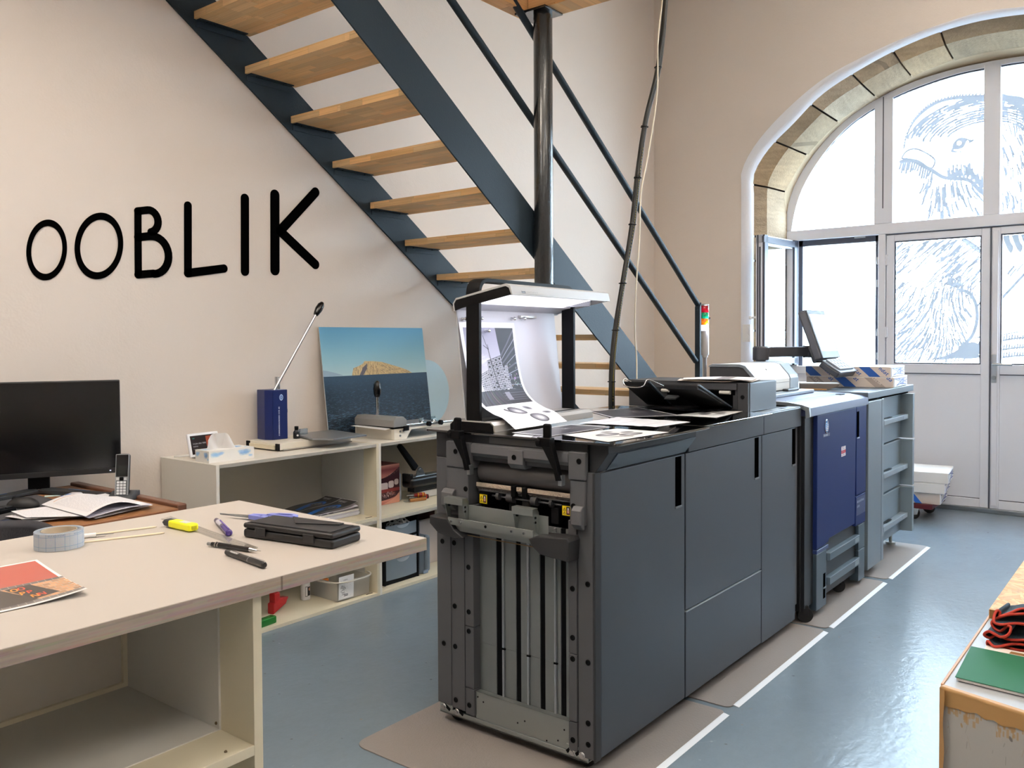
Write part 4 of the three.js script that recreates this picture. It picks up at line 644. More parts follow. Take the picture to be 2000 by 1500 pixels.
  const lab = canvas(256, 300, (c, w, h) => { rimmed(c, '#f0efef', w, h); c.fillStyle = '#33363c'; c.font = 'bold 20px sans-serif'; c.fillText('e MTEA', 80, 60); c.font = '13px sans-serif'; c.fillText('Systeme reliure', 84, 86); for (let i = 0; i < 9; i++) c.fillRect(rr(30, 60), 120 + i * 15, rr(20, 90), 5); c.fillRect(90, 240, 70, 10); c.fillRect(90, 256, 70, 10); for (let i = 0; i < 20; i++) c.fillRect(30 + rnd() * 180, 30 + rnd() * 240, 3, 5); });
  part(b, 'label_sheet', grid((u, v) => [2.925 + 0.10 * u, y + 0.012 + 0.12 * v, -3.4305 + 0.002 * u + 0.004 * v], 3, 3), M('#ffffff', 0.6, 0, { map: lab, side: THREE.DoubleSide }));
  single('orange_box', 'small orange and blue packet inside the frosted storage bin', 'packet', [bx(2.96, 3.02, y + 0.006, y + 0.075, -3.66, -3.62, 0.002)], M('#d07a3a', 0.6));
  single('blue_packet', 'blue packet at the left back inside the frosted storage bin', 'packet', bx(2.945, 2.958, y + 0.006, y + 0.085, -3.66, -3.56, 0.002), M('#2f4f9a', 0.5));
  const ct = thing('canister', 'white canister with dark print in the lower left shelf', 'can'); part(ct, 'body', lathe([[0, 0], [0.024, 0], [0.025, 0.004], [0.025, 0.082], [0.022, 0.088], [0, 0.088]], [2.862, y, -3.62]), M('#e6e3e6', 0.35)); part(ct, 'print', grid((u, v) => { const a = -0.3 + u * 1.5; return [2.862 + 0.0253 * Math.sin(a - 0.4), y + 0.018 + 0.055 * v, -3.62 + 0.0253 * Math.cos(a - 0.4)]; }, 10, 1), M('#ffffff', 0.4, 0, { map: canvas(128, 128, (c, w, h) => { rimmed(c, '#ece8ea', w, h); c.fillStyle = '#1c1a22'; c.fillRect(50, 8, 60, 110); c.fillStyle = '#c98c70'; c.beginPath(); c.arc(84, 40, 20, 0, 7); c.fill(); c.strokeStyle = '#20222a'; c.lineWidth = 6; c.strokeRect(6, 6, 40, 116); }) }));
  single('red_clamp', 'red plastic clamp at the left of the lower shelf behind the table', 'clamp', put(merged([ext([[0, 0], [0.09, 0.03], [0.11, 0.06], [0.05, 0.07], [0, 0.05]], 'xy', -0.02, 0.02, 0.004), bx(0.01, 0.05, 0.05, 0.10, -0.018, 0.018, 0.004)]), [2.60, y, -3.56], 0.2), M('#b11a1f', 0.4));
  single('green_bottle', 'green transparent plastic case lying in the lower shelf beside the red clamp', 'case', put(bx(-0.05, 0.05, 0, 0.035, -0.02, 0.02, 0.006), [2.485, y, -3.44], 0.1), M('#2f8a3a', 0.2, 0, { transmission: 0.3, thickness: 0.01 }));
}

// ================================================================ desk with monitor, phone and papers
{
  const wood = M('#ffffff', 0.45, 0, { map: boardWood(512, 512, [140, 96, 62], [1.0, 0.5]) }), rim = M('#6b4634', 0.4);
  const t = thing('desk', 'brown wooden desk with a raised dark rim against the left wall', 'desk'), y = 0.75;
  part(t, 'desktop', bx(0.25, 1.755, y - 0.028, y, -3.82, -2.965, 0.004), wood);
  part(t, 'rim', bx(1.755, 1.795, y - 0.03, y + 0.012, -3.82, -2.965, 0.006), rim);
  part(t, 'front_lipping', bx(0.25, 1.755, y - 0.030, y - 0.001, -2.964, -2.957, 0.003), M('#8a5a3a', 0.5));
  for (const [x, z] of [[0.33, -3.74], [1.69, -3.74], [0.33, -3.03], [1.69, -3.03]]) part(t, 'leg', bx(x - 0.03, x + 0.03, 0, y - 0.028, z - 0.03, z + 0.03, 0.004), rim);
  part(t, 'apron', [bx(0.36, 1.66, y - 0.12, y - 0.028, -3.76, -3.74), bx(0.36, 1.66, y - 0.12, y - 0.028, -3.04, -3.02)], wood);
}
{
  const t = thing('monitor', 'large black computer monitor switched off on the wooden desk', 'monitor');
  const A = 0.455, c = [1.530, 0, -3.712], rot = (g) => put(g, [c[0], 0, c[2]], -A), W = 0.355, WL = 0.26;
  part(t, 'case', rot(bx(-WL, W, 0.818, 1.212, -0.035, 0.0, 0.004)), M('#121214', 0.5));
  part(t, 'screen', rot(bx(-WL + 0.004, W - 0.004, 0.842, 1.207, 0.0, 0.0015)), M('#0a0a0d', 0.16, 0, { clearcoat: 0.2, clearcoatRoughness: 0.3 }));
  part(t, 'chin', rot(bx(-WL + 0.001, W - 0.001, 0.819, 0.840, 0.0, 0.003, 0.001)), M('#17171a', 0.5));
  part(t, 'power_light', rot(bx(W - 0.045, W - 0.039, 0.828, 0.832, 0.003, 0.0035)), new THREE.MeshStandardMaterial({ color: '#ffffff', emissive: '#c8d4ff', emissiveIntensity: 1.2 }));
  part(t, 'neck', rot(bx(0.005, 0.085, 0.765, 0.90, -0.07, -0.035, 0.006)), black);
  part(t, 'back_box', rot(bx(-0.06, 0.15, 0.87, 1.08, -0.070, -0.035, 0.01)), black);
  const foot = (s) => rot(ext([[0.045 + s * 0.02, -0.07], [0.045 + s * 0.055, -0.045], [0.045 + s * 0.275, 0.205], [0.045 + s * 0.225, 0.215], [0.045 - s * 0.005, 0.0]], 'xz', 0.7537, 0.768, 0.003));
  part(t, 'foot', foot(1), M('#232427', 0.5)); part(t, 'foot', foot(-1), M('#232427', 0.5));
  part(t, 'blue_accent', [rot(put(bx(-0.06, 0.06, 0, 0.0008, -0.002, 0.002), [0.045 + 0.15, 0.768, 0.075], -0.86)), rot(put(bx(-0.06, 0.06, 0, 0.0008, -0.002, 0.002), [0.045 - 0.15, 0.768, 0.075], 0.86))], M('#1f6ea8', 0.4));
}
{
  const felt = M('#46464a', 0.95, 0, { bumpMap: orangePeel, bumpScale: 0.001 }), y = 0.7503;
  single('desk_mat', 'dark grey felt desk mat under the mouse', 'desk mat', ext([[1.05, -3.62], [1.555, -3.67], [1.545, -3.455], [1.44, -3.36], [1.22, -3.10], [0.95, -3.10]], 'xz', y, y + 0.003, 0.001), felt);
  const m = thing('computer_mouse', 'black computer mouse on the dark felt mat', 'mouse');
  part(m, 'shell', put(new THREE.SphereGeometry(1, 32, 20, 0, 2 * Math.PI, 0, Math.PI / 2).scale(0.034, 0.036, 0.060).toNonIndexed(), [1.405, y + 0.006, -3.435], 0.75), M('#151517', 0.55));
  part(m, 'base', put(new THREE.CylinderGeometry(1, 0.95, 1, 32).scale(0.034, 0.005, 0.060).toNonIndexed(), [1.405, y + 0.006, -3.435], 0.75), black);
  part(m, 'wheel', put(cyl(V(-0.004, 0, 0), V(0.004, 0, 0), 0.008), [1.385, y + 0.036, -3.46], 0.75), rubber);
  const k = thing('keyboard', 'edge of a black keyboard at the left on the felt mat', 'keyboard');
  part(k, 'case', put(bx(-0.22, 0.22, 0, 0.016, -0.065, 0.065, 0.004), [1.13, y + 0.003, -3.36], 0.35), black);
  for (let r = 0; r < 4; r++) for (let i = 0; i < 14; i++) part(k, 'key', put(bx(-0.013, 0.013, 0.016, 0.022, -0.013, 0.013, 0.002), [1.13 + 0, y + 0.003, -3.36], 0.35).translate(Math.cos(0.35) * (i - 6.5) * 0.03 + Math.sin(0.35) * (r - 1.5) * 0.03, 0, -Math.sin(0.35) * (i - 6.5) * 0.03 + Math.cos(0.35) * (r - 1.5) * 0.03), M('#1c1c1e', 0.6));
  const tis = thing('tissue_packet', 'small blue and white tissue packet on the desk in front of the monitor foot', 'packet'), tx = canvas(256, 128, (c, w, h) => { rimmed(c, '#23479a', w, h); c.fillStyle = '#ecebf0'; c.fillRect(140, 0, 116, h); c.fillStyle = '#6d93c8'; c.beginPath(); c.arc(90, 50, 40, 0, 7); c.fill(); c.fillStyle = '#e9e2c4'; c.fillRect(20, 20, 40, 20); c.fillRect(100, 70, 30, 14); });
  const pk = put(new RoundedBoxGeometry(0.092, 0.024, 0.052, 4, 0.011), [1.592, y + 0.0125, -3.452], 0.62); part(tis, 'packet', pk, M('#ffffff', 0.3, 0, { map: tx }));
  single('sticky_note', 'pale scrap of paper under the monitor foot', 'paper', sheet([1.553, y + 0.001, -3.60], [1.60, y + 0.001, -3.575], [1.625, y + 0.001, -3.60], [1.57, y + 0.001, -3.635]), M('#cfe6e2', 0.7, 0, { side: THREE.DoubleSide }));
  // papers
  const text = canvas(512, 700, (c, w, h) => { rimmed(c, '#f3f1f4', w, h); c.strokeStyle = '#d9893f'; c.lineWidth = 7; c.beginPath(); c.moveTo(60, 70); c.quadraticCurveTo(120, 40, 230, 60); c.stroke(); c.fillStyle = 'rgba(90,90,110,.55)'; for (let i = 0; i < 26; i++) { let x = 40; const y2 = 110 + i * 21; while (x < 440 * rr(0.7, 1)) { const l = rr(8, 40); c.fillRect(x, y2, l, 3); x += l + 7; } } c.fillStyle = '#b04a20'; c.fillRect(60, 640, 7, 7); });
  const pm = M('#ffffff', 0.75, 0, { map: text, side: THREE.DoubleSide });
  const lay = (label, a, b, c, d, lift, curl, mat) => single('paper_sheet', label, 'paper', sheet([a[0], y + lift, a[1]], [b[0], y + lift, b[1]], [c[0], y + lift, c[1]], [d[0], y + lift, d[1]], curl), mat);
  lay('white sheet lying lowest beside the desk front edge', [1.28, -3.11], [1.47, -3.04], [1.52, -3.25], [1.32, -3.29], 0.006, (u, v) => 0.003 * Math.sin(u * 3), paper);
  lay('stack sheet at the left with its corner over the felt mat', [1.272, -3.117], [1.41, -3.07], [1.44, -3.30], [1.277, -3.27], 0.010, (u, v) => 0.010 * (1 - u) * (1 - v), paper);
  lay('sheet of printed text lying on the left papers', [1.285, -3.12], [1.43, -3.03], [1.47, -3.31], [1.30, -3.28], 0.015, (u, v) => 0.008 * (1 - u), pm);
  lay('loose white sheet whose far corner points at the telephone', [1.46, -2.99], [1.70, -3.04], [1.72, -3.33], [1.50, -3.33], 0.006, (u, v) => 0.004 * u, M('#edeae6', 0.75, 0, { side: THREE.DoubleSide }));
  lay('lower sheet with a raised right edge near the telephone', [1.435, -2.985], [1.69, -3.02], [1.70, -3.36], [1.45, -3.34], 0.012, (u, v) => 0.010 * Math.sin(u * 2.6) * (1 - v * 0.5), M('#dfdbe8', 0.75, 0, { side: THREE.DoubleSide }));
  lay('top sheet with text and an orange heading, bowed up in the middle', [1.425, -2.985], [1.68, -3.03], [1.69, -3.38], [1.43, -3.34], 0.020, (u, v) => 0.028 * Math.sin(Math.min(1, u * 1.15) * Math.PI) * (1 - 0.3 * v), (() => { const q = pm.clone(); q.map = text.clone(); q.map.wrapS = q.map.wrapT = THREE.RepeatWrapping; return q; })());
  const nb = single('notebook', 'dark blue notebook corner at the left edge of the desk', 'notebook', bx(1.10, 1.26, y + 0.003, y + 0.012, -3.20, -3.08, 0.002), M('#1d2a48', 0.5));
  // cordless phone on its cradle
  const p = thing('cordless_phone', 'black and silver cordless telephone standing in its grey cradle on the desk', 'telephone'), PA = -0.82, pp = (g) => put(g, [1.722, 0.7503, -3.295], PA);
  part(p, 'cradle', pp(ext([[-0.045, 0], [0.065, 0], [0.065, 0.012], [-0.012, 0.034], [-0.045, 0.030]], 'zy', -0.048, 0.048, 0.004)), M('#3c3f44', 0.45));
  const hs = (g) => pp(put(g, [0, 0.016, 0.030], 0, -0.14));
  part(p, 'handset', hs(bx(-0.025, 0.025, 0, 0.168, -0.028, -0.003, 0.010)), M('#1d1f24', 0.35));
  part(p, 'silver_frame', hs(bx(-0.026, 0.026, 0.002, 0.166, -0.006, 0.000, 0.003)), M('#a9acb0', 0.3, 0.7));
  part(p, 'front', hs(bx(-0.0225, 0.0225, 0.078, 0.164, -0.001, 0.0015, 0.001)), M('#0c0d10', 0.1));
  part(p, 'keypad', hs(bx(-0.021, 0.021, 0.006, 0.076, -0.001, 0.0012, 0.001)), M('#55585c', 0.4));
  for (let r = 0; r < 5; r++) for (let i = 0; i < 3; i++) part(p, 'key', hs(bx(-0.0175 + i * 0.0125, -0.0075 + i * 0.0125, 0.009 + r * 0.0108, 0.0175 + r * 0.0108, 0.001, 0.003, 0.0008)), M('#d9dbdd', 0.4));
  part(p, 'softkey', [hs(bx(-0.020, -0.009, 0.064, 0.075, 0.001, 0.003, 0.001)), hs(bx(0.009, 0.020, 0.064, 0.075, 0.001, 0.003, 0.001))], M('#d2d4d6', 0.3, 0.5));
  part(p, 'joystick', hs(bx(-0.007, 0.007, 0.063, 0.077, 0.001, 0.0035, 0.002)), black);
  part(p, 'display', hs(bx(-0.015, 0.015, 0.088, 0.122, 0.0014, 0.002)), M('#1d211f', 0.1));
  // office chair: curved padded back
  const ch = thing('office_chair', 'office chair with a dark grey fabric backrest between desk and table', 'chair'), fab = M('#3d3c41', 0.95, 0, { bumpMap: tile(128, 128, [0.05, 0.05], [[32, 32, 1], [64, 64, 1]], (v) => grey(255 * v), true), bumpScale: 0.001 });
  const cc = (g) => put(g, [0.885, 0, -2.55], -0.42);
  part(ch, 'backrest', cc(grid((u, v) => { const a = u * 2 * Math.PI, ex = 0.27, n = 0.42, px = Math.sign(Math.cos(a)) * Math.pow(Math.abs(Math.cos(a)), n) * ex, py = Math.sign(Math.sin(a)) * Math.pow(Math.abs(Math.sin(a)), 0.62) * 0.245, s = Math.sin(Math.PI * v), k = Math.pow(s, 0.3), d = -Math.cos(Math.PI * v) * 0.035; return [px * (0.86 + 0.14 * k) * (v === 0 || v === 1 ? 0 : 1), 0.645 + py * (0.86 + 0.14 * k) * (v === 0 || v === 1 ? 0 : 1), d - 0.5 * px * px]; }, 64, 16)), fab);
  part(ch, 'seat', cc(bx(-0.24, 0.24, 0.43, 0.50, -0.52, -0.04, 0.03)), fab);
  part(ch, 'back_stem', cc(bx(-0.03, 0.03, 0.38, 0.60, 0.03, 0.06, 0.008)), black);
  part(ch, 'column', cc(cyl(V(0, 0.10, -0.28), V(0, 0.43, -0.28), 0.028)), black);
  for (let i = 0; i < 5; i++) { const a = i / 5 * 2 * Math.PI, e = V(0.30 * Math.cos(a), 0.075, -0.28 + 0.30 * Math.sin(a)); const l = part(ch, 'leg', cc(cyl(V(0, 0.10, -0.28), e, 0.024, 0.016)), black); part(l, 'castor', cc(cyl(V(e.x - 0.02, 0.028, e.z), V(e.x + 0.02, 0.028, e.z), 0.028)), rubber); }
}

// ================================================================ work table in front
const TY = 0.96;
{
  const t = thing('worktop', 'large cream laminate worktop with a paler worn edge, in the left foreground', 'worktop');
  part(t, 'board', ext([[-0.70, -1.262], [1.302, -1.247], [1.318, -1.932], [-0.70, -1.962]], 'xz', TY - 0.0265, TY, 0.0012), laminate);
  const wear = canvas(1024, 64, (c, w, h) => { rimmed(c, '#a99a8e', w, h); for (let i = 0; i < 500; i++) { c.fillStyle = `rgba(${rr(120, 190)},${rr(105, 175)},${rr(95, 165)},.16)`; c.fillRect(rr(0, w), rr(0, h), rr(4, 70), rr(2, 14)); } c.fillStyle = 'rgba(70,58,50,.5)'; c.fillRect(836, 0, 2, h); });
  part(t, 'edge_band', grid((u, v) => [-0.70 + 2.002 * u, TY - 0.0258 + 0.0246 * v, -1.2612 + 0.015 * u], 2, 1), M('#ffffff', 0.5, 0, { map: wear }), 'greyish worn front edge band');
  const c = thing('table_cabinet', 'open cream cabinet carrying the worktop in the left foreground', 'cabinet'), z0 = -1.262, z1 = -1.93, p = 0.018, yt = TY - 0.027;
  part(c, 'side_panel', bx(0.885, 0.903, 0, yt, z1, z0, 0.001), cream); part(c, 'side_panel', bx(-0.60, -0.582, 0, yt, z1, z0, 0.001), cream);
  part(c, 'top_rail', bx(-0.582, 0.885, yt - p, yt, z1, z0 - 0.06), cream);
  part(c, 'shelf', bx(-0.582, 0.885, 0.655, 0.673, -1.70, z0, 0.001), cream); part(c, 'bottom_panel', bx(-0.582, 0.885, 0.06, 0.078, -1.70, z0, 0.001), cream);
  part(c, 'plinth', bx(-0.582, 0.885, 0, 0.06, -1.34, -1.322), cream);
  part(c, 'back_panel', bx(-0.582, 0.885, 0.078, yt - p, -1.70, -1.69), M('#c9c2b6', 0.45));
  part(c, 'rear_panel', bx(-0.582, 0.885, 0.06, yt - p, z1, z1 + 0.01), cream);
  part(c, 'lining', [bx(0.881, 0.885, 0.673, yt - p, -1.69, z0 - 0.10), bx(-0.582, 0.885, 0.673, 0.675, -1.69, z0 - 0.10)], M('#d3d0ca', 0.5));
  part(c, 'corner_strip', [bx(0.872, 0.881, 0.675, yt - p, -1.69, -1.682), bx(-0.582, 0.872, 0.675, 0.684, -1.69, -1.682)], cream);
  part(c, 'pin', [[0.8805, 0.684, -1.37], [0.7, 0.6735, -1.30], [0.84, 0.6735, -1.28]].map(([x, y, z]) => put(new THREE.SphereGeometry(0.003, 8, 6).toNonIndexed(), [x, y, z])), M('#6b5a40', 0.6));
}
{
  const y = TY + 0.0004;
  // instrument case
  const t = thing('instrument_case', 'black hinged plastic case with a raised triangle on its lid, on the worktop', 'case'), L = 0.242, W = 0.092, blk = M('#19191b', 0.42), blk2 = M('#1f1f22', 0.5);
  const cp = (g) => put(g, [1.0715, y, -1.560], -1.405);   // local x from the left end to the right end of the front side, z towards the viewer
  part(t, 'base', cp(bx(0, L, 0, 0.0185, -W, 0, 0.006)), blk); part(t, 'lid', cp(bx(0, L, 0.0195, 0.031, -W, 0, 0.005)), blk);
  part(t, 'lid_field', cp(bx(0.012, L - 0.012, 0.031, 0.0325, -W + 0.010, -0.010, 0.003)), blk2);
  part(t, 'triangle', cp(ext([[0.065, -W + 0.011], [0.115, -0.035], [0.205, -W + 0.026], [0.205, -W + 0.011]], 'xz', 0.0325, 0.035, 0.0008)), blk2);
  for (const x of [0.052, 0.182]) part(t, 'clasp', cp(bx(x - 0.014, x + 0.014, 0.008, 0.025, 0, 0.003, 0.001)), blk2);
  // scissors
  const s = thing('scissors', 'pair of scissors with light blue plastic handles behind the black case', 'scissors'), lil = M('#7d86d0', 0.35);
  const sc = (g) => put(g, [1.165, y, -1.785], -1.30);     // x from the tip towards the handles
  part(s, 'blade', sc(ext([[0, 0], [0.10, -0.004], [0.115, 0.004], [0.10, 0.009]], 'xz', 0.005, 0.007)), steel);
  part(s, 'blade', sc(ext([[0, 0.001], [0.10, -0.009], [0.115, -0.004], [0.10, 0.006]], 'xz', 0.0072, 0.009)), steel);
  part(s, 'screw', sc(cyl(V(0.098, 0.005, 0), V(0.098, 0.0125, 0), 0.004)), lil);
  const bow = (sg) => [ext([[0.09, -sg * 0.002], [0.14, sg * 0.008], [0.14, sg * 0.018], [0.09, sg * 0.009]], 'xz', 0.003, 0.013, 0.001), ext([[0.13, sg * 0.006], [0.15, sg * 0.004], [0.195, sg * 0.004], [0.205, sg * 0.012], [0.203, sg * 0.026], [0.185, sg * 0.034], [0.155, sg * 0.030], [0.13, sg * 0.018]], 'xz', 0.001, 0.015, 0.001, [[[0.148, sg * 0.012], [0.152, sg * 0.022], [0.18, sg * 0.026], [0.193, sg * 0.022], [0.194, sg * 0.014], [0.185, sg * 0.011]]])];
  part(s, 'handle', bow(1).map(sc), lil); part(s, 'handle', bow(-1).map(sc), lil);
  // pen, ruler, highlighter, mechanical pencil, fineliner
  const rod = (a, b, segs, yy) => segs.map(([q0, q1, r0, r1]) => { const A = V(a[0], yy, a[1]), B = V(b[0], yy, b[1]); return cyl(A.clone().lerp(B, q0), A.clone().lerp(B, q1), r0, r1 ?? r0, 18); });
  const p1 = thing('ballpoint_pen', 'short dark purple pen lying between the ruler and the black case', 'pen'), a = [1.121, -1.735], b = [1.058, -1.588];
  part(p1, 'barrel', rod(a, b, [[0, 0.06, 0.0025, 0.005], [0.06, 0.62, 0.0055, 0.006]], y + 0.0072), M('#3b2f4e', 0.3)); part(p1, 'cap', rod(a, b, [[0.6, 0.98, 0.0068, 0.0072], [0.98, 1.0, 0.007, 0.004]], y + 0.0072), M('#4e3a86', 0.25));
  part(p1, 'clip', rod(a, b, [[0.35, 0.95, 0.0016]], y + 0.0155), M('#6a58a8', 0.25)); part(p1, 'imprint', rod(a, b, [[0.2, 0.5, 0.0058]], y + 0.0076), M('#cfcbd8', 0.5));
  const ru = thing('ruler', 'transparent plastic ruler with fine black graduations running under the highlighter', 'ruler');
  const scale = canvas(2048, 128, (c, w, h) => { rimmed(c, '#000', w, h); c.fillStyle = '#fff'; for (let i = 0; i <= 300; i++) { const x = 20 + i * 6.7; c.fillRect(x, 4, 1.6, i % 10 === 0 ? 40 : i % 5 === 0 ? 30 : 20); c.fillRect(x, h - 24, 1.2, 20); } c.font = '22px sans-serif'; for (let i = 0; i <= 30; i++) c.fillText(String(i), 22 + i * 67, 66); c.fillRect(0, 0, w, 3); c.fillRect(0, h - 3, w, 3); }, null, true);
  const ra = [1.064, -1.868], rb = [1.093, -1.877], rc = [1.032, -1.452], rd = [1.007, -1.457];
  part(ru, 'body', ext([ra, rb, rc, rd], 'xz', y, y + 0.002), M('#f2f2f0', 0.05, 0, { transmission: 0.97, thickness: 0 }));
  part(ru, 'graduation', grid((u, v) => [(1 - v) * (ra[0] + (rd[0] - ra[0]) * u) + v * (rb[0] + (rc[0] - rb[0]) * u), y + 0.0023, (1 - v) * (ra[1] + (rd[1] - ra[1]) * u) + v * (rb[1] + (rc[1] - rb[1]) * u)], 2, 1), M('#3a3a38', 0.6, 0, { alphaMap: scale, transparent: true, opacity: 0.28, side: THREE.DoubleSide }));
  const h = thing('highlighter', 'fluorescent yellow highlighter pen with a black cap', 'highlighter'), hp = (g) => put(g, [1.034, y + 0.0022, -1.795], -1.545);
  part(h, 'body', hp(bx(0.026, 0.108, 0, 0.0155, -0.012, 0.012, 0.004)), M('#f4f020', 0.35, 0, { emissive: '#d8e000', emissiveIntensity: 0.12 })); part(h, 'cap', hp(merged([bx(0.004, 0.030, 0.0005, 0.015, -0.0112, 0.0112, 0.005), bx(0.002, 0.032, 0.005, 0.011, -0.0105, 0.0105, 0.002)])), M('#26282c', 0.5)); part(h, 'sticker', hp(bx(0.062, 0.088, 0.0155, 0.0159, -0.007, 0.007)), M('#c9cdd2', 0.5)); part(h, 'end_plug', hp(bx(0.108, 0.1095, 0.004, 0.011, -0.006, 0.006, 0.0005)), M('#c9c41a', 0.5));
  const mp = thing('mechanical_pencil', 'black mechanical pencil with a silver tip below the ruler', 'pencil'), ma = [0.982, -1.548], mb = [1.008, -1.409], my = y + 0.0052;
  part(mp, 'barrel', rod(ma, mb, [[0.08, 0.2, 0.0045], [0.2, 0.80, 0.0048]], my), M('#141416', 0.2)); part(mp, 'push_button', rod(ma, mb, [[0, 0.08, 0.0036]], my), steel); part(mp, 'ring', rod(ma, mb, [[0.15, 0.17, 0.005], [0.20, 0.215, 0.005]], my), chrome); part(mp, 'tip', rod(ma, mb, [[0.80, 0.93, 0.0045, 0.0014], [0.93, 1.0, 0.0006]], my), chrome); part(mp, 'clip', rod(ma, mb, [[0.16, 0.44, 0.001]], my + 0.0056), chrome);
  const fp = thing('fineliner', 'black fineliner pen with white print nearest the table edge', 'pen'), fa = [0.963, -1.456], fb = [0.946, -1.311], fy = y + 0.0062;
  part(fp, 'barrel', rod(fa, fb, [[0, 0.02, 0.0035, 0.005], [0.02, 0.62, 0.0055, 0.0058]], fy), M('#161618', 0.35)); part(fp, 'cap', rod(fa, fb, [[0.63, 0.98, 0.006], [0.98, 1.0, 0.006, 0.0045]], fy), M('#121214', 0.3)); part(fp, 'ring', rod(fa, fb, [[0.615, 0.632, 0.006]], fy), M('#8b8d90', 0.3, 0.6)); part(fp, 'clip', rod(fa, fb, [[0.66, 1.0, 0.0014]], fy + 0.0068), chrome);
  part(fp, 'imprint', (() => { const A = V(fa[0], 0, fa[1]), B = V(fb[0], 0, fb[1]); return grid((u, v) => { const q = A.clone().lerp(B, 0.12 + 0.30 * u), ang = 0.3 + v * 1.6, d = V().subVectors(B, A).normalize(), s2 = V(-d.z, 0, d.x); return [q.x - s2.x * Math.cos(ang) * 0.0059 * -1, fy + Math.sin(ang) * 0.0059, q.z + s2.z * Math.cos(ang) * 0.0059]; }, 2, 8); })(), M('#ffffff', 0.5, 0, { map: canvas(256, 64, (c, w, h2) => { rimmed(c, '#161618', w, h2); c.fillStyle = '#e8e8e8'; c.font = 'bold 40px sans-serif'; c.fillText('PIGMENT', 20, 46); }) }));
  // sticks and scalpel
  const stick = (x0, z0, x1, z1, label, yy) => { const d = Math.hypot(x1 - x0, z1 - z0), an = -Math.atan2(z1 - z0, x1 - x0); single('wooden_stick', label, 'stick', put(ext([[0.004, -0.003], [0.05, -0.0052], [d - 0.006, -0.0055], [d, 0], [d - 0.006, 0.0055], [0.05, 0.0052], [0.004, 0.003], [0, 0]], 'xz', 0, 0.0022, 0.0004), [x0, yy, z0], an), M('#e3d4b8', 0.6)); };
  stick(0.832, -1.785, 0.992, -1.728, 'nearer of the two flat wooden sticks beside the tape roll', y);
  stick(0.855, -1.846, 1.015, -1.80, 'farther of the two flat wooden sticks, behind the scalpel', y);
  const kn = thing('scalpel', 'thin silver scalpel knife between the two wooden sticks', 'knife'), ka = [0.80, -1.851], kb = [0.885, -1.812];
  part(kn, 'handle', rod(ka, kb, [[0, 0.70, 0.003]], y + 0.0045), steel); part(kn, 'collar', rod(ka, kb, [[0.55, 1.0, 0.0045]], y + 0.0048), white); part(kn, 'blade', put(ext([[0, -0.004], [0.012, -0.006], [0.034, 0.003], [0.0, 0.004]], 'xz', 0.004, 0.0048), [kb[0], y, kb[1]], -0.43), M('#6d7076', 0.3, 0.7));
  // tape roll
  const tp = thing('tape_roll', 'roll of pale blue squared masking film standing flat on the worktop', 'tape'), c0 = [0.798, -1.787], R0 = 0.0455, hh = 0.034;
  const tex = canvas(1024, 128, (c, w, h2) => { rimmed(c, '#b9c1cb', w, h2); for (let i = 0; i < 800; i++) { c.fillStyle = `rgba(${rr(150, 215)},${rr(165, 220)},${rr(185, 230)},.3)`; c.fillRect(rr(0, w), rr(0, h2), rr(2, 18), rr(1, 5)); } c.strokeStyle = 'rgba(70,120,180,.75)'; c.lineWidth = 2; for (let i = 0; i < 17; i++) { c.beginPath(); c.moveTo(i * 62, 0); c.lineTo(i * 62, h2); c.stroke(); } for (const q of [24, 98]) { c.beginPath(); c.moveTo(0, q); c.lineTo(w, q); c.stroke(); } c.fillStyle = 'rgba(60,110,180,.8)'; c.font = '16px sans-serif'; for (let i = 0; i < 6; i++) c.fillText('SELF-ADHESIVE', 30 + i * 170, 18); });
  part(tp, 'film', put(new THREE.CylinderGeometry(R0, R0, hh, 64, 1, true), [c0[0], y + hh / 2, c0[1]]), M('#ffffff', 0.5, 0, { map: tex }));
  part(tp, 'layers', lathe([[R0, 0], [R0 - 0.012, 0], [R0 - 0.012, hh], [R0, hh]].map((q) => q), [c0[0], y, c0[1]], 64), M('#8e98a4', 0.6, 0, { side: THREE.DoubleSide }));
  part(tp, 'core', lathe([[R0 - 0.012, 0.0005], [R0 - 0.0155, 0.0005], [R0 - 0.0155, hh + 0.0005], [R0 - 0.012, hh + 0.0005], [R0 - 0.012, 0.0005]], [c0[0], y, c0[1]], 64), M('#cfc0aa', 0.7, 0, { side: THREE.DoubleSide }));
  // print with red field and brick shop front
  const pr = canvas(1024, 820, (c, w, h2) => {
    rimmed(c, '#f1efee', w, h2); const m0 = 22; c.fillStyle = '#b4584b'; c.fillRect(m0, m0, w - 2 * m0, h2 * 0.5);
    const y1 = m0 + h2 * 0.5; c.fillStyle = '#b0a79c'; c.fillRect(m0, y1, w - 2 * m0, h2 - y1 - m0);
    for (let r = 0; r < 9; r++) for (let i = 0; i < 22; i++) { const k = rr(0.8, 1.1), bw = (w - 2 * m0) / 21; c.fillStyle = `rgb(${200 * k},${150 * k},${108 * k})`; if (r === 0 || r > 7) c.fillStyle = `rgb(${118 * k},${112 * k},${112 * k})`; c.fillRect(Math.max(m0, m0 + (i - (r % 2) * 0.5) * bw), y1 + r * 40 + 2, bw - 4, 36); }
    c.fillStyle = '#3e3732'; c.beginPath(); c.moveTo(m0, y1 + 50); c.lineTo(380, y1 + 8); c.lineTo(600, y1 + 8); c.lineTo(760, h2 - 70); c.lineTo(500, h2 - 50); c.lineTo(m0, h2 - 160); c.fill();
    c.fillStyle = '#33302e'; c.beginPath(); c.moveTo(640, y1 + 46); c.lineTo(800, y1 + 30); c.lineTo(900, h2 - 110); c.lineTo(740, h2 - 90); c.fill();
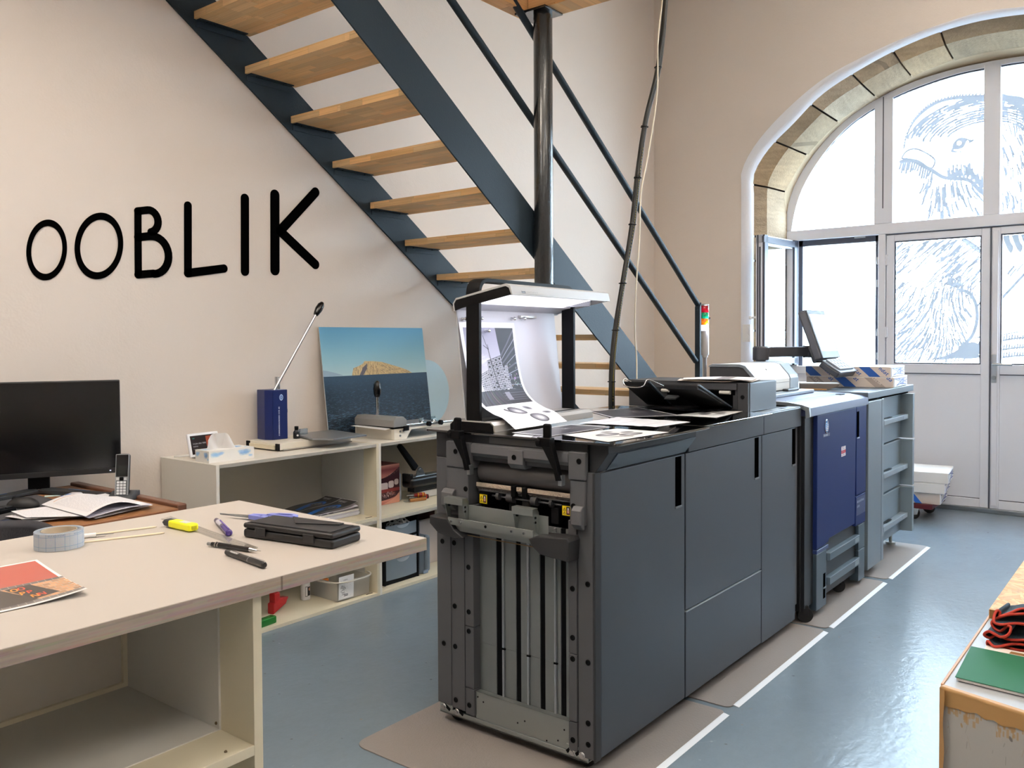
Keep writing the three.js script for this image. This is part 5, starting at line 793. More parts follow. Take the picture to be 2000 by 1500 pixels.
    c.font = 'bold 74px sans-serif'; for (const [s2, x, yy] of [['O', 660, y1 + 110], ['P', 690, y1 + 190], ['N', 730, y1 + 270]]) { c.fillStyle = '#e8922a'; c.fillText(s2, x, yy); c.fillStyle = '#d8452a'; c.fillText(s2, x + 44, yy - 4); }
    c.fillStyle = '#e89a2c'; c.font = 'bold 78px sans-serif'; c.fillText('PIZZA', 110, y1 + 150); c.fillStyle = '#b8372c'; c.fillRect(m0, y1 + 200, 420, 26); c.fillStyle = '#c9a070'; c.fillRect(m0, y1 + 240, 520, 20);
  });
  const A = [0.546, -1.423], B = [0.672, -1.407], C = [0.723, -1.712], e = (p2, q, k) => [p2[0] + (q[0] - p2[0]) * k, p2[1] + (q[1] - p2[1]) * k];
  const bl = [0.42, -1.436], tl = [0.47, -1.722];
  single('colour_print', 'printed sheet, red above and a brick shop front below, at the left on the worktop', 'print', grid((u, v) => { const p0 = [bl[0] + (B[0] - bl[0]) * u, bl[1] + (B[1] - bl[1]) * u], p1 = [tl[0] + (C[0] - tl[0]) * u, tl[1] + (C[1] - tl[1]) * u]; return [p0[0] + (p1[0] - p0[0]) * v, y + 0.0008 + 0.010 * Math.pow(Math.max(0, u - 0.5) * 2, 2) * Math.pow(1 - v, 3), p0[1] + (p1[1] - p0[1]) * v]; }, 20, 20), M('#ffffff', 0.35, 0, { map: pr, side: THREE.DoubleSide }));
}

// ================================================================ the printing line
const caster = (parent, x, z, ry = 0, r = 0.03) => {
  const p = part(parent, 'castor', [put(cyl(V(-0.018, r, 0), V(-0.006, r, 0), r, r, 24), [x, 0.004, z], ry), put(cyl(V(0.006, r, 0), V(0.018, r, 0), r, r, 24), [x, 0.004, z], ry), put(bx(-0.022, 0.022, r, r * 2 + 0.01, -0.014, 0.014, 0.003), [x, 0.004, z], ry)], rubber);
  return p;
};
const screwAt = (x, y, z) => [new THREE.TorusGeometry(0.0075, 0.0018, 8, 18).rotateY(Math.PI / 2).translate(x, y, z).toNonIndexed(), cyl(V(x + 0.003, y, z), V(x - 0.0008, y, z), 0.0062, 0.0062, 14)];
{ // output stacker at the near end
  const t = thing('paper_stacker', 'dark grey output unit nearest the camera, its end open with black belts on grey plates', 'printer'), xf = 2.255, pl = M('#545457', 0.55, 0, { specularIntensity: 0.6 });
  part(t, 'body', [bx(2.33, 2.868, 0.05, 0.955, -2.10, -1.47), bx(2.30, 2.868, 0.05, 0.955, -1.475, -1.447, 0.002), bx(2.30, 2.868, 0.05, 0.955, -2.108, -2.07, 0.002)], M('#2a2b2d', 0.6));
  part(t, 'side_door', bx(2.289, 2.8655, 0.048, 0.953, -1.449, -1.437, 0.003), printerGrey);
  part(t, 'door_handle_slot', [bx(2.792, 2.838, 0.768, 0.948, -1.4385, -1.4362)], hollow, 'black recessed door grip'); part(t, 'slot_sill', bx(2.79, 2.84, 0.762, 0.769, -1.4375, -1.433, 0.001), M('#6a6f74', 0.5));
  part(t, 'corner_post', bx(xf - 0.001, 2.287, 0.045, 0.957, -1.4435, -1.436, 0.002), printerGrey2);
  part(t, 'end_column', bx(xf, 2.33, 0.07, 0.957, -2.108, -2.042, 0.003), pl); part(t, 'end_column', bx(xf + 0.001, 2.33, 0.066, 0.85, -2.040, -1.979, 0.002), pl);
  part(t, 'end_column', bx(xf, 2.33, 0.05, 0.957, -1.5015, -1.4445, 0.003), pl);
  for (const [a, b] of [[0.375, 0.80], [0.157, 0.372], [0.062, 0.154]]) { part(t, 'edge_strip', bx(xf - 0.003, 2.30, a, b, -1.973, -1.934, 0.002), pl); part(t, 'edge_strip', bx(xf - 0.003, 2.30, a + (b > 0.5 ? 0 : 0), b, -1.536, -1.5045, 0.002), pl); }
  part(t, 'top_cap', [bx(xf + 0.002, 2.875, 0.957, 1.047, -2.109, -1.465, 0.003), ext([[-1.465, 0.957], [-1.442, 0.957], [-1.395, 1.020], [-1.395, 1.047], [-1.465, 1.047]], 'zy', xf + 0.012, 2.875, 0.002)], darkCap);
  part(t, 'side_fascia', ext([[-1.4405, 0.960], [-1.4385, 0.958], [-1.3955, 1.013], [-1.399, 1.017]], 'zy', 2.325, 2.872), fascia);
  // plates, ribs, belts
  const plates = [[-1.934, -1.861], [-1.836, -1.775], [-1.754, -1.674], [-1.653, -1.590], [-1.569, -1.535]];
  for (const [a, b] of plates) { part(t, 'back_plate', bx(2.288, 2.296, 0.3145, 0.76, a, b), bodyPlate); part(t, 'back_plate', bx(2.288, 2.296, 0.14, 0.3135, a, b), bodyPlate); }
  for (const [a, b] of [[-1.861, -1.836], [-1.775, -1.754], [-1.674, -1.653], [-1.590, -1.569]]) part(t, 'belt', bx(2.291, 2.297, 0.14, 0.76, a + 0.001, b - 0.001), black);
  for (const z of [-1.827, -1.720, -1.609]) { part(t, 'rib', [bx(2.280, 2.2885, 0.318, 0.76, z - 0.004, z + 0.004, 0.002), bx(2.280, 2.2885, 0.146, 0.310, z - 0.004, z + 0.004, 0.002)], alu); part(t, 'rib_stop', bx(2.282, 2.289, 0.3105, 0.3155, z - 0.007, z + 0.007), black); part(t, 'rib_stop', bx(2.282, 2.289, 0.141, 0.146, z - 0.010, z + 0.010), black); }
  part(t, 'kick_plate', [bx(2.262, 2.267, 0.055, 0.148, -1.934, -1.536, 0.001), bx(2.262, 2.285, 0.146, 0.148, -1.934, -1.536)], zinc);
  part(t, 'skirt', [bx(2.257, 2.263, 0.036, 0.0545, -2.10, -1.466, 0.001), bx(2.257, 2.263, 0.0545, 0.069, -2.10, -2.04, 0.001), bx(2.257, 2.263, 0.0545, 0.076, -1.55, -1.467, 0.001), bx(2.257, 2.33, 0.036, 0.04, -2.10, -1.466)], zinc);
  part(t, 'adjust_bolt', [[0.058, -2.080], [0.055, -2.018], [0.054, -1.525], [0.055, -1.488]].flatMap(([y, z]) => [cyl(V(2.257, y, z), V(2.249, y, z), 0.008, 0.008, 14), new THREE.TorusGeometry(0.009, 0.003, 8, 18).rotateY(Math.PI / 2).translate(2.256, y, z).toNonIndexed()]), chrome);
  part(t, 'adjust_slot', [[0.060, -2.066, 0.5], [0.058, -2.004, 0.5], [0.062, -1.535, -0.75], [0.062, -1.500, -0.75]].map(([y, z, a]) => put(bx(-0.0006, 0.0006, -0.0055, 0.0055, -0.017, 0.017), [2.2566, y, z], 0, a)), black);
  part(t, 'screw', [[0.655, -2.081], [0.288, -2.077], [0.657, -2.025], [0.432, -2.024], [0.288, -2.023], [0.097, -2.022], [0.606, -1.464], [0.358, -1.464], [0.165, -1.464], [0.097, -1.464]].flatMap(([y, z]) => screwAt(xf - 0.0005, y, z)), black);
  part(t, 'screw', [[0.582, -1.956], [0.425, -1.956], [0.357, -1.956], [0.096, -1.956], [0.583, -1.520], [0.426, -1.520], [0.358, -1.520], [0.097, -1.520]].flatMap(([y, z]) => screwAt(xf - 0.0035, y, z)), black);
  part(t, 'plate_screw', [[0.13, -1.925], [0.118, -1.90], [0.086, -1.75], [0.10, -1.72], [0.115, -1.56], [0.06, -1.63], [0.073, -1.585], [0.085, -1.95]].map(([y, z]) => cyl(V(2.262, y, z), V(2.2612, y, z), 0.003, 0.003, 10)), blackSoft);
  // upper end: moulded plates, cross bar, roller, felt, dark works
  const md = M('#5c5c5f', 0.55, 0, { specularIntensity: 0.6 });
  part(t, 'moulded_plate', bx(xf - 0.012, 2.31, 0.9275, 1.019, -2.051, -1.936, 0.005), md); part(t, 'moulded_plate', bx(xf - 0.008, 2.31, 0.80, 0.9255, -2.051, -1.950, 0.003), md);
  part(t, 'moulded_plate', bx(xf - 0.012, 2.31, 0.931, 1.021, -1.530, -1.465, 0.005), md); part(t, 'moulded_plate', bx(xf - 0.008, 2.31, 0.79, 0.929, -1.526, -1.468, 0.003), md);
  part(t, 'moulded_plate', [bx(xf - 0.004, 2.31, 0.77, 0.80, -2.052, -1.96, 0.003)], md);
  part(t, 'bumper', ext([[xf - 0.030, 0.795], [xf - 0.030, 0.838], [xf - 0.016, 0.851], [xf - 0.006, 0.851], [xf - 0.006, 0.777], [xf - 0.014, 0.777]], 'xy', -2.060, -2.006, 0.004), M('#636366', 0.5));
  part(t, 'bumper', ext([[xf - 0.030, 0.795], [xf - 0.030, 0.838], [xf - 0.016, 0.851], [xf - 0.006, 0.851], [xf - 0.006, 0.777], [xf - 0.014, 0.777]], 'xy', -1.508, -1.470, 0.004), M('#636366', 0.5));
  part(t, 'cross_bar', ext([[xf - 0.010, 0.985], [xf - 0.010, 1.012], [xf, 1.018], [2.33, 1.018], [2.33, 0.968], [xf + 0.006, 0.968]], 'xy', -1.936, -1.530, 0.002), M('#656568', 0.45));
  part(t, 'bar_bracket', ext([[xf - 0.014, 0.962], [xf - 0.014, 1.006], [xf - 0.008, 1.010], [2.31, 1.010], [2.31, 0.945], [xf + 0.002, 0.945]], 'xy', -1.772, -1.708, 0.003), M('#656568', 0.45));
  part(t, 'screw', [[0.984, -1.744, xf - 0.0145], [0.984, -2.005, xf - 0.0125], [0.992, -1.488, xf - 0.0125], [0.856, -1.962, xf - 0.0085], [0.848, -1.512, xf - 0.0085]].flatMap(([y, z, x]) => screwAt(x, y, z)), black);
  part(t, 'slot_plate', [bx(xf - 0.002, xf + 0.004, 1.022, 1.044, -1.860, -1.640, 0.001)], M('#48484a', 0.4));
  part(t, 'rail', cyl(V(2.315, 0.962, -1.93), V(2.315, 0.962, -1.535), 0.005), M('#8a755a', 0.4));
  part(t, 'roller', cyl(V(2.322, 0.916, -1.933), V(2.322, 0.916, -1.530), 0.045, 0.045, 48), M('#4a4748', 0.38));
  const felt = M('#b9a796', 0.95, 0, { bumpMap: orangePeel, bumpScale: 0.003 });
  part(t, 'felt_strip', bx(2.270, 2.276, 0.866, 0.8795, -1.933, -1.528), felt);
  part(t, 'bristles', grid((u, v) => [2.274, 0.866 - 0.010 * v * (0.4 + 0.6 * Math.abs(Math.sin(u * 137 + Math.sin(u * 61) * 3))), -1.933 + 0.405 * u], 160, 1), M('#4c4440', 0.95, 0, { side: THREE.DoubleSide }));
  part(t, 'dark_works', bx(2.315, 2.33, 0.745, 1.0, -1.934, -1.529), hollow);
  part(t, 'shaft', [cyl(V(2.285, 0.852, -1.932), V(2.285, 0.852, -1.531), 0.005), cyl(V(2.29, 0.836, -1.932), V(2.29, 0.836, -1.531), 0.0035)], M('#7d7f80', 0.3, 0.8));
  for (const [z, r, w] of [[-1.845, 0.013, 0.006], [-1.790, 0.016, 0.014], [-1.690, 0.016, 0.011], [-1.622, 0.013, 0.005]]) part(t, 'feed_wheel', cyl(V(2.285, 0.838, z - w), V(2.285, 0.838, z + w), r, r, 24), M('#3c3c3e', 0.6));
  part(t, 'paper_guide', [bx(2.262, 2.29, 0.846, 0.884, -1.776, -1.757, 0.003), bx(2.262, 2.29, 0.846, 0.884, -1.730, -1.711, 0.003)], black);
  part(t, 'wheel_holder', [bx(2.29, 2.32, 0.78, 0.835, -1.805, -1.775, 0.004), bx(2.29, 2.32, 0.78, 0.84, -1.75, -1.71, 0.004), bx(2.29, 2.32, 0.77, 0.825, -1.63, -1.60, 0.004)], blackSoft);
  const warn = canvas(128, 128, (c, w, h) => { rimmed(c, '#f2d313', w, h); c.fillStyle = '#15131a'; c.fillRect(62, 10, 52, 106); c.strokeStyle = '#15131a'; c.lineWidth = 5; for (const y of [42, 92]) { c.beginPath(); c.moveTo(14, y + 20); c.lineTo(32, y - 14); c.lineTo(50, y + 20); c.closePath(); c.stroke(); c.fillRect(30, y - 2, 4, 12); } c.fillStyle = '#e9c4b4'; c.beginPath(); c.ellipse(88, 66, 14, 30, 0, 0, 7); c.fill(); c.strokeStyle = '#b03a5a'; c.lineWidth = 6; c.beginPath(); c.arc(88, 82, 20, 0, 7); c.stroke(); c.fillStyle = '#f4ede8'; c.fillRect(78, 24, 20, 30); });
  for (const z of [-1.898, -1.551]) part(t, 'warning_label', grid((u, v) => [2.2655, 0.810 + 0.031 * v, z - 0.0165 + 0.033 * u], 1, 1), M('#ffffff', 0.5, 0, { map: warn, side: THREE.DoubleSide }));
  part(t, 'label_plate', bx(2.266, 2.32, 0.806, 0.845, -1.918, -1.878), black); part(t, 'label_plate', bx(2.266, 2.32, 0.806, 0.845, -1.571, -1.531), black);
  // swing arms over the edge
  const arm = (z0) => {
    const g = (q) => put(q, [xf - 0.040, 0.935, z0], 0, 0);
    const a = part(t, 'clamp_arm', [g(ext([[0.022, -0.004], [0.013, 0.028], [-0.010, 0.105], [-0.016, 0.122], [-0.048, 0.110], [-0.045, 0.095], [-0.004, 0.030], [0.006, -0.006]], 'zy', -0.012, 0.010, 0.002))], black);
    part(a, 'clamp_head', [g(bx(-0.016, 0.012, 0.098, 0.128, -0.060, -0.012, 0.004)), g(cyl(V(-0.004, 0.112, -0.066), V(-0.004, 0.112, -0.050), 0.016))], black);
    part(a, 'thumb_lever', g(bx(-0.010, 0.008, 0.122, 0.172, -0.046, -0.018, 0.007)), black);
    part(a, 'hinge', [g(bx(-0.002, 0.020, -0.022, 0.012, 0.008, 0.022, 0.002)), g(cyl(V(-0.006, -0.002, 0.012), V(0, -0.002, 0.012), 0.004)), g(cyl(V(-0.006, 0.012, 0.012), V(0, 0.012, 0.012), 0.004))], steel);
  };
  arm(-1.936); arm(-1.556);
  // silver delivery bracket and its black end blocks
  const bk = (za, zb, x = 0) => {
    const w = part(t, 'bracket', [ext([[xf - 0.052, 0.826], [xf - 0.052, 0.818], [xf - 0.036, 0.752], [xf - 0.020, 0.742], [xf - 0.020, 0.815], [xf - 0.030, 0.8285]], 'xy', za, za + 0.003), ext([[xf - 0.052, 0.826], [xf - 0.052, 0.818], [xf - 0.036, 0.752], [xf - 0.020, 0.742], [xf - 0.020, 0.815], [xf - 0.030, 0.8285]], 'xy', zb - 0.003, zb), bx(xf - 0.054, xf - 0.026, 0.8265, 0.830, za, zb, 0.0008), bx(xf - 0.054, xf - 0.050, 0.806, 0.828, za, zb, 0.0008)], zinc);
    part(w, 'bolt', [[0.8, za + 0.012], [0.785, zb - 0.001], [0.80, zb - 0.001]].map(([y, z]) => cyl(V(xf - 0.040, y, z - 0.003), V(xf - 0.040, y, z + 0.003), 0.004, 0.004, 10)), blackSoft);
  };
  bk(-2.024, -1.938); bk(-1.724, -1.638);
  part(t, 'delivery_plate', [bx(xf - 0.022, xf - 0.019, 0.735, 0.806, -1.985, -1.60, 0.001), bx(xf - 0.022, xf + 0.03, 0.742, 0.745, -1.62, -1.50, 0.001)], zinc);
  part(t, 'delivery_bar', [bx(xf - 0.060, xf - 0.054, 0.740, 0.762, -2.000, -1.634, 0.001), bx(xf - 0.060, xf - 0.020, 0.738, 0.741, -2.000, -1.634), bx(xf - 0.042, xf - 0.038, 0.714, 0.738, -1.985, -1.640, 0.001)], zinc);
  part(t, 'bar_bolt', [[-1.982, 0.75], [-1.940, 0.75], [-1.718, 0.75], [-1.668, 0.75]].map(([z, y]) => cyl(V(xf - 0.060, y, z), V(xf - 0.065, y, z), 0.0045, 0.004, 14)), chrome);
  part(t, 'bar_hole', cyl(V(xf - 0.0595, 0.75, -1.83), V(xf - 0.0612, 0.75, -1.83), 0.005), black);
  part(t, 'wooden_rule', bx(xf - 0.032, xf - 0.028, 0.701, 0.7035, -1.975, -1.60), M('#7d6242', 0.6));
  part(t, 'end_block', ext([[-2.085, 0.757], [-2.085, 0.730], [-2.045, 0.700], [-1.965, 0.690], [-1.930, 0.700], [-1.972, 0.722], [-2.000, 0.757]], 'zy', xf - 0.062, 2.262, 0.004), M('#2b2b2d', 0.5));
  part(t, 'end_block', ext([[-1.650, 0.735], [-1.640, 0.715], [-1.605, 0.690], [-1.585, 0.688], [-1.498, 0.682], [-1.493, 0.745], [-1.500, 0.757], [-1.62, 0.748]], 'zy', xf - 0.062, 2.262, 0.004), M('#2b2b2d', 0.5));
  for (const [x, z] of [[2.31, -2.05], [2.31, -1.50], [2.80, -2.05], [2.80, -1.50]]) caster(t, x, z, 0.3);
}
{ // two further cabinets of the line
  const a = thing('relay_cabinet', 'dark grey printer cabinet with upper door and lower panel, beside the stacker', 'printer');
  part(a, 'body', bx(2.874, 3.594, 0.05, 0.955, -2.10, -1.452), M('#2a2b2d', 0.6));
  part(a, 'upper_door', bx(2.874, 3.5935, 0.371, 0.953, -1.452, -1.437, 0.003), printerGrey); part(a, 'lower_panel', bx(2.874, 3.5935, 0.046, 0.364, -1.452, -1.437, 0.003), printerGrey);
  part(a, 'door_lip', bx(2.876, 3.59, 0.3635, 0.367, -1.452, -1.4345, 0.001), M('#8c959c', 0.4));
  part(a, 'door_handle_slot', bx(3.518, 3.561, 0.777, 0.950, -1.4385, -1.4362), hollow); part(a, 'slot_sill', bx(3.516, 3.563, 0.771, 0.778, -1.4375, -1.433, 0.001), M('#6a6f74', 0.5));
  part(a, 'top_fascia', bx(2.880, 3.597, 0.957, 1.040, -2.10, -1.428, 0.004), fascia);
  for (const x of [2.95, 3.5]) for (const z of [-2.04, -1.52]) caster(a, x, z);
  const b = thing('narrow_cabinet', 'narrow dark grey printer cabinet next to the blue press', 'printer');
  part(b, 'body', bx(3.602, 4.055, 0.06, 0.955, -2.10, -1.452), M('#2a2b2d', 0.6));
  part(b, 'door', bx(3.600, 4.010, 0.042, 0.953, -1.452, -1.437, 0.003), printerGrey); part(b, 'end_strip', bx(4.014, 4.062, 0.10, 0.953, -1.465, -1.447, 0.003), M('#5a5b60', 0.5));
  part(b, 'door_handle_slot', bx(3.964, 4.006, 0.782, 0.950, -1.4385, -1.4362), hollow); part(b, 'slot_sill', bx(3.962, 4.008, 0.776, 0.783, -1.4375, -1.433, 0.001), M('#6a6f74', 0.5));
  part(b, 'top_fascia', bx(3.600, 4.060, 0.957, 1.046, -2.10, -1.428, 0.004), fascia);
  part(b, 'top_ledge', bx(3.60, 4.05, 1.046, 1.050, -1.487, -1.43, 0.001), M('#8a939b', 0.35, 0.3)); part(b, 'ledge_slot', bx(3.86, 3.92, 1.0502, 1.0508, -1.465, -1.450), black);
  for (const x of [3.66, 4.0]) for (const z of [-2.04, -1.52]) caster(b, x, z);
  // black glass tops
  const plate = (x0, x1, z0, z1, r) => { const s = new THREE.Shape(); s.moveTo(x0 + r, z0); s.lineTo(x1 - 0.004, z0); s.lineTo(x1, z0 + 0.004); s.lineTo(x1, z1 - 0.004); s.lineTo(x1 - 0.004, z1); s.lineTo(x0 + r, z1); s.quadraticCurveTo(x0, z1, x0, z1 - r); s.lineTo(x0, z0 + r); s.quadraticCurveTo(x0, z0, x0 + r, z0); return ext(s, 'xz', 1.0482, 1.0562, 0.0015); };
  single('glass_top', 'black glass plate on the near printer unit, with a viewing booth on it', 'glass plate', plate(2.232, 2.885, -2.15, -1.345, 0.03), blackGlass);
  single('glass_top', 'second black glass plate, under the far prints beside the inserter', 'glass plate', put(plate(2.889, 3.555, -2.14, -1.372, 0.012), [0, 0, 0]), blackGlass);
}
{ // the blue press
  const t = thing('printing_press', 'dark blue printing press with blue front door and grey trays', 'printer'), zf = -1.40;
  part(t, 'body', bx(4.085, 5.04, 0.075, 1.0, -2.15, zf - 0.02), M('#15161a', 0.5));
  part(t, 'side_cheek', bx(4.072, 4.20, 0.06, 1.0, -2.15, zf - 0.035, 0.004), M('#101114', 0.5));
  const top = [[-2.15, 0.995], [-2.15, 1.066], [-1.62, 1.064], [-1.50, 1.060], [-1.43, 1.050], [zf, 1.040], [zf + 0.004, 1.0]];
  part(t, 'top_cover', ext(top, 'zy', 4.10, 5.042, 0.002), blueTop); part(t, 'top_front', ext([[zf + 0.0045, 1.002], [zf + 0.001, 1.040], [zf + 0.003, 1.040], [zf + 0.0065, 1.002]], 'zy', 4.10, 5.042), M('#2b3460', 0.35));
  const tr = (d) => top.map(([z, y], i) => [z + (i > 4 ? d * 0.4 : 0), y + (i > 0 && i < 6 ? d : 0)]);
  part(t, 'silver_trim', ext(tr(0.006).concat([[zf - 0.014, 0.99], [zf - 0.016, 1.028], [-1.445, 1.040], [-1.52, 1.049], [-1.64, 1.053], [-2.14, 1.055], [-2.14, 0.995]]), 'zy', 4.078, 4.099, 0.001), silver);
  part(t, 'side_top', bx(4.08, 4.098, 0.99, 1.054, -2.14, zf - 0.06), black);
  part(t, 'top_latch', [bx(4.86, 4.93, 1.0595, 1.063, -1.52, -1.49, 0.001)], black); part(t, 'top_rib', [bx(4.2, 5.0, 1.0605, 1.063, -1.56, -1.553, 0.001)], M('#5b6590', 0.3));
  part(t, 'main_door', ext([[4.202, 0.338], [4.376, 0.345], [4.393, 0.362], [4.818, 0.362], [4.838, 1.0 - 0.002], [4.205, 0.998]], 'xy', zf - 0.03, zf, 0.004), blueDoor);
  part(t, 'door_foot', bx(4.202, 4.376, 0.318, 0.336, zf - 0.03, zf + 0.001, 0.002), M('#2f3e6e', 0.35));
  part(t, 'narrow_door', ext([[4.842, 0.512], [5.020, 0.512], [5.030, 0.999], [4.842, 0.999]], 'xy', zf - 0.03, zf, 0.004), blueDoor);
  const plate = canvas(256, 160, (c, w, h) => { rimmed(c, '#22315f', w, h); c.fillStyle = '#aeb6c8'; c.font = 'bold 33px sans-serif'; c.fillText('AccurioPress', 12, 50, 232); c.font = 'bold 26px sans-serif'; c.fillText('C3070', 14, 92); });
  part(t, 'name_panel', ext([[4.835, 0.345], [5.015, 0.345], [5.020, 0.507], [4.838, 0.507]], 'xy', zf - 0.03, zf, 0.004), blueDoor); part(t, 'name_print', grid((u, v) => [4.845 + 0.165 * u, 0.40 + 0.10 * v, zf + 0.0008], 1, 1), M('#ffffff', 0.4, 0, { map: plate }));
  part(t, 'door_handle_slot', bx(4.846, 4.884, 0.83, 0.972, zf - 0.001, zf + 0.0012), hollow); part(t, 'slot_sill', bx(4.844, 4.886, 0.824, 0.831, zf, zf + 0.005, 0.001), M('#8a97b4', 0.4));
  const globe = canvas(128, 160, (c, w, h) => { rimmed(c, '#22315f', w, h); c.fillStyle = '#2b8fd8'; c.beginPath(); c.ellipse(64, 80, 50, 72, 0, 0, 7); c.fill(); c.fillStyle = '#eef4fa'; for (let i = 0; i < 5; i++) c.fillRect(20, 56 + i * 12, 90, 4 + i); c.fillStyle = '#1a62b4'; c.beginPath(); c.ellipse(64, 40, 36, 22, 0, 0, 7); c.fill(); });
  part(t, 'emblem', put(new THREE.SphereGeometry(1, 24, 16).scale(0.033, 0.036, 0.004).toNonIndexed(), [4.337, 0.934, zf + 0.001]), M('#ffffff', 0.15, 0, { map: globe, clearcoat: 1 }));
  part(t, 'badge', grid((u, v) => [4.29 + 0.10 * u, 0.883 + 0.016 * v, zf + 0.001], 1, 1), M('#ffffff', 0.3, 0.3, { map: canvas(256, 48, (c, w, h) => { rimmed(c, '#22315f', w, h); c.fillStyle = '#c2c9d6'; c.font = 'bold 40px sans-serif'; c.fillText('TEU-MED', 10, 39, 236); }) }));
  part(t, 'sticker', grid((u, v) => [4.575 + 0.072 * u, 0.755 + 0.052 * v, zf + 0.001], 1, 1), M('#ffffff', 0.5, 0, { map: canvas(128, 96, (c, w, h) => { rimmed(c, '#e6dfe4', w, h); c.fillStyle = '#d23a44'; c.fillRect(0, 36, w, 30); c.fillStyle = '#7a6a8a'; for (let i = 0; i < 6; i++) c.fillRect(8, 6 + i * 15, 90, 5); }) }));
  part(t, 'lower_panel', bx(4.205, 4.355, 0.036, 0.314, zf - 0.04, zf - 0.002, 0.004), M('#3c4a55', 0.45)); part(t, 'panel_slot', bx(4.305, 4.336, 0.075, 0.20, zf - 0.003, zf - 0.0012), hollow); part(t, 'panel_slot_sill', bx(4.303, 4.338, 0.125, 0.131, zf - 0.002, zf + 0.003, 0.001), feedGrey);
  part(t, 'lower_panel', bx(4.895, 5.010, 0.203, 0.338, zf - 0.05, zf - 0.002, 0.003), M('#40505c', 0.45)); part(t, 'lower_panel', bx(4.895, 5.010, 0.028, 0.198, zf - 0.05, zf - 0.002, 0.003), M('#40505c', 0.45));
  for (const [y0, y1] of [[0.252, 0.290], [0.128, 0.166]]) {
    const d = part(t, 'tray', bx(4.36, 4.893, y0 - 0.075, y1 + 0.02, zf - 0.09, zf - 0.055, 0.003), M('#3a4752', 0.45));
    part(d, 'tray_handle', ext([[4.372, zf - 0.06], [4.372, zf - 0.004], [4.38, zf + 0.008], [4.885, zf + 0.008], [4.892, zf - 0.002], [4.892, zf - 0.06], [4.70, zf - 0.045], [4.60, zf - 0.045], [4.52, zf - 0.06]], 'xz', y0, y1, 0.003), M('#4a5863', 0.4));
    part(d, 'grip_recess', bx(4.50, 4.68, y1 - 0.004, y1 + 0.001, zf - 0.058, zf - 0.030), black); part(d, 'size_label', bx(4.80, 4.87, y0 + 0.008, y1 - 0.006, zf + 0.0075, zf + 0.0085), M('#8d98a0', 0.5));
  }
  part(t, 'base_panel', bx(4.36, 4.893, 0.058, 0.16, zf - 0.10, zf - 0.07, 0.002), M('#323c46', 0.5));
  for (const [x, z] of [[4.12, -1.43], [4.72, -1.46], [4.12, -2.05], [4.95, -2.05]]) caster(t, x, z, 0.6, 0.036);
}
{ // paper feeding cabinet at the far end
  const t = thing('paper_feed_cabinet', 'grey paper feeding cabinet with three handled drawers at the far end of the line', 'cabinet'), zf = -1.40;
  part(t, 'body', bx(5.052, 6.10, 0.11, 1.01, -2.15, -1.50), M('#2f353b', 0.6));
  part(t, 'top_plate', bx(5.05, 6.085, 1.026, 1.066, -2.15, zf + 0.002, 0.004), M('#5f6b76', 0.4)); part(t, 'top_gap', bx(5.055, 6.08, 1.010, 1.026, -2.14, zf - 0.03), hollow);
  part(t, 'front_panel', bx(5.066, 5.335, 0.052, 1.013, -1.50, zf, 0.004), M('#6d7982', 0.42)); part(t, 'panel_edge', bx(5.338, 5.385, 0.052, 1.016, -1.50, zf + 0.002, 0.006), M('#7c8892', 0.42));
  part(t, 'side_slot', bx(5.048, 5.0665, 0.83, 1.0, -1.45, zf - 0.012), hollow);
  for (const [i, [a, b]] of [[0.716, 1.006], [0.404, 0.706], [0.100, 0.394]].entries()) {
    const d = part(t, 'drawer', ext([[5.39, -1.50], [5.39, -1.468], [6.045, -1.468], [6.058, zf + 0.004], [6.10, zf + 0.004], [6.10, -1.50]], 'xz', a, b, 0.002), feedGrey);
    part(d, 'drawer_lip', ext([[5.39, -1.468], [5.39, -1.464], [6.042, -1.464], [6.055, zf + 0.007], [6.10, zf + 0.007], [6.10, zf], [6.06, zf], [6.047, -1.470]], 'xz', b - 0.005, b + 0.001), M('#9aa5ad', 0.4));
    const hy = [0.842, 0.516, 0.192][i];
    const h = part(d, 'handle', ext([[5.47, -1.47], [5.47, zf - 0.034], [5.478, zf - 0.022], [6.052, zf - 0.022], [6.056, -1.47], [5.80, -1.462], [5.72, -1.44], [5.62, -1.44], [5.56, -1.46]], 'xz', hy, hy + 0.031, 0.003), M('#808c95', 0.4));
    part(h, 'grip_shade', bx(5.56, 5.76, hy + 0.0305, hy + 0.0318, -1.466, -1.445), blackSoft); part(h, 'label_window', bx(5.93, 6.03, hy + 0.006, hy + 0.026, zf - 0.0225, zf - 0.0212), M('#95a0a8', 0.4)); part(h, 'end_cap', bx(5.466, 5.472, hy + 0.001, hy + 0.030, -1.468, zf - 0.030), M('#3a4248', 0.5));
    part(d, 'level_mark', bx(5.43, 5.455, b - 0.05, b - 0.025, -1.4685, -1.4672), i ? blackSoft : M('#7f8b94', 0.5));
  }
  part(t, 'foot', [[5.60, -1.50], [5.60, -2.05], [6.02, -1.52], [6.02, -2.05], [5.12, -2.05], [5.12, -1.47]].flatMap(([x, z]) => [cyl(V(x, 0.004, z), V(x, 0.02, z), 0.03), cyl(V(x, 0.02, z), V(x, 0.115, z), 0.010)]), zinc);
}
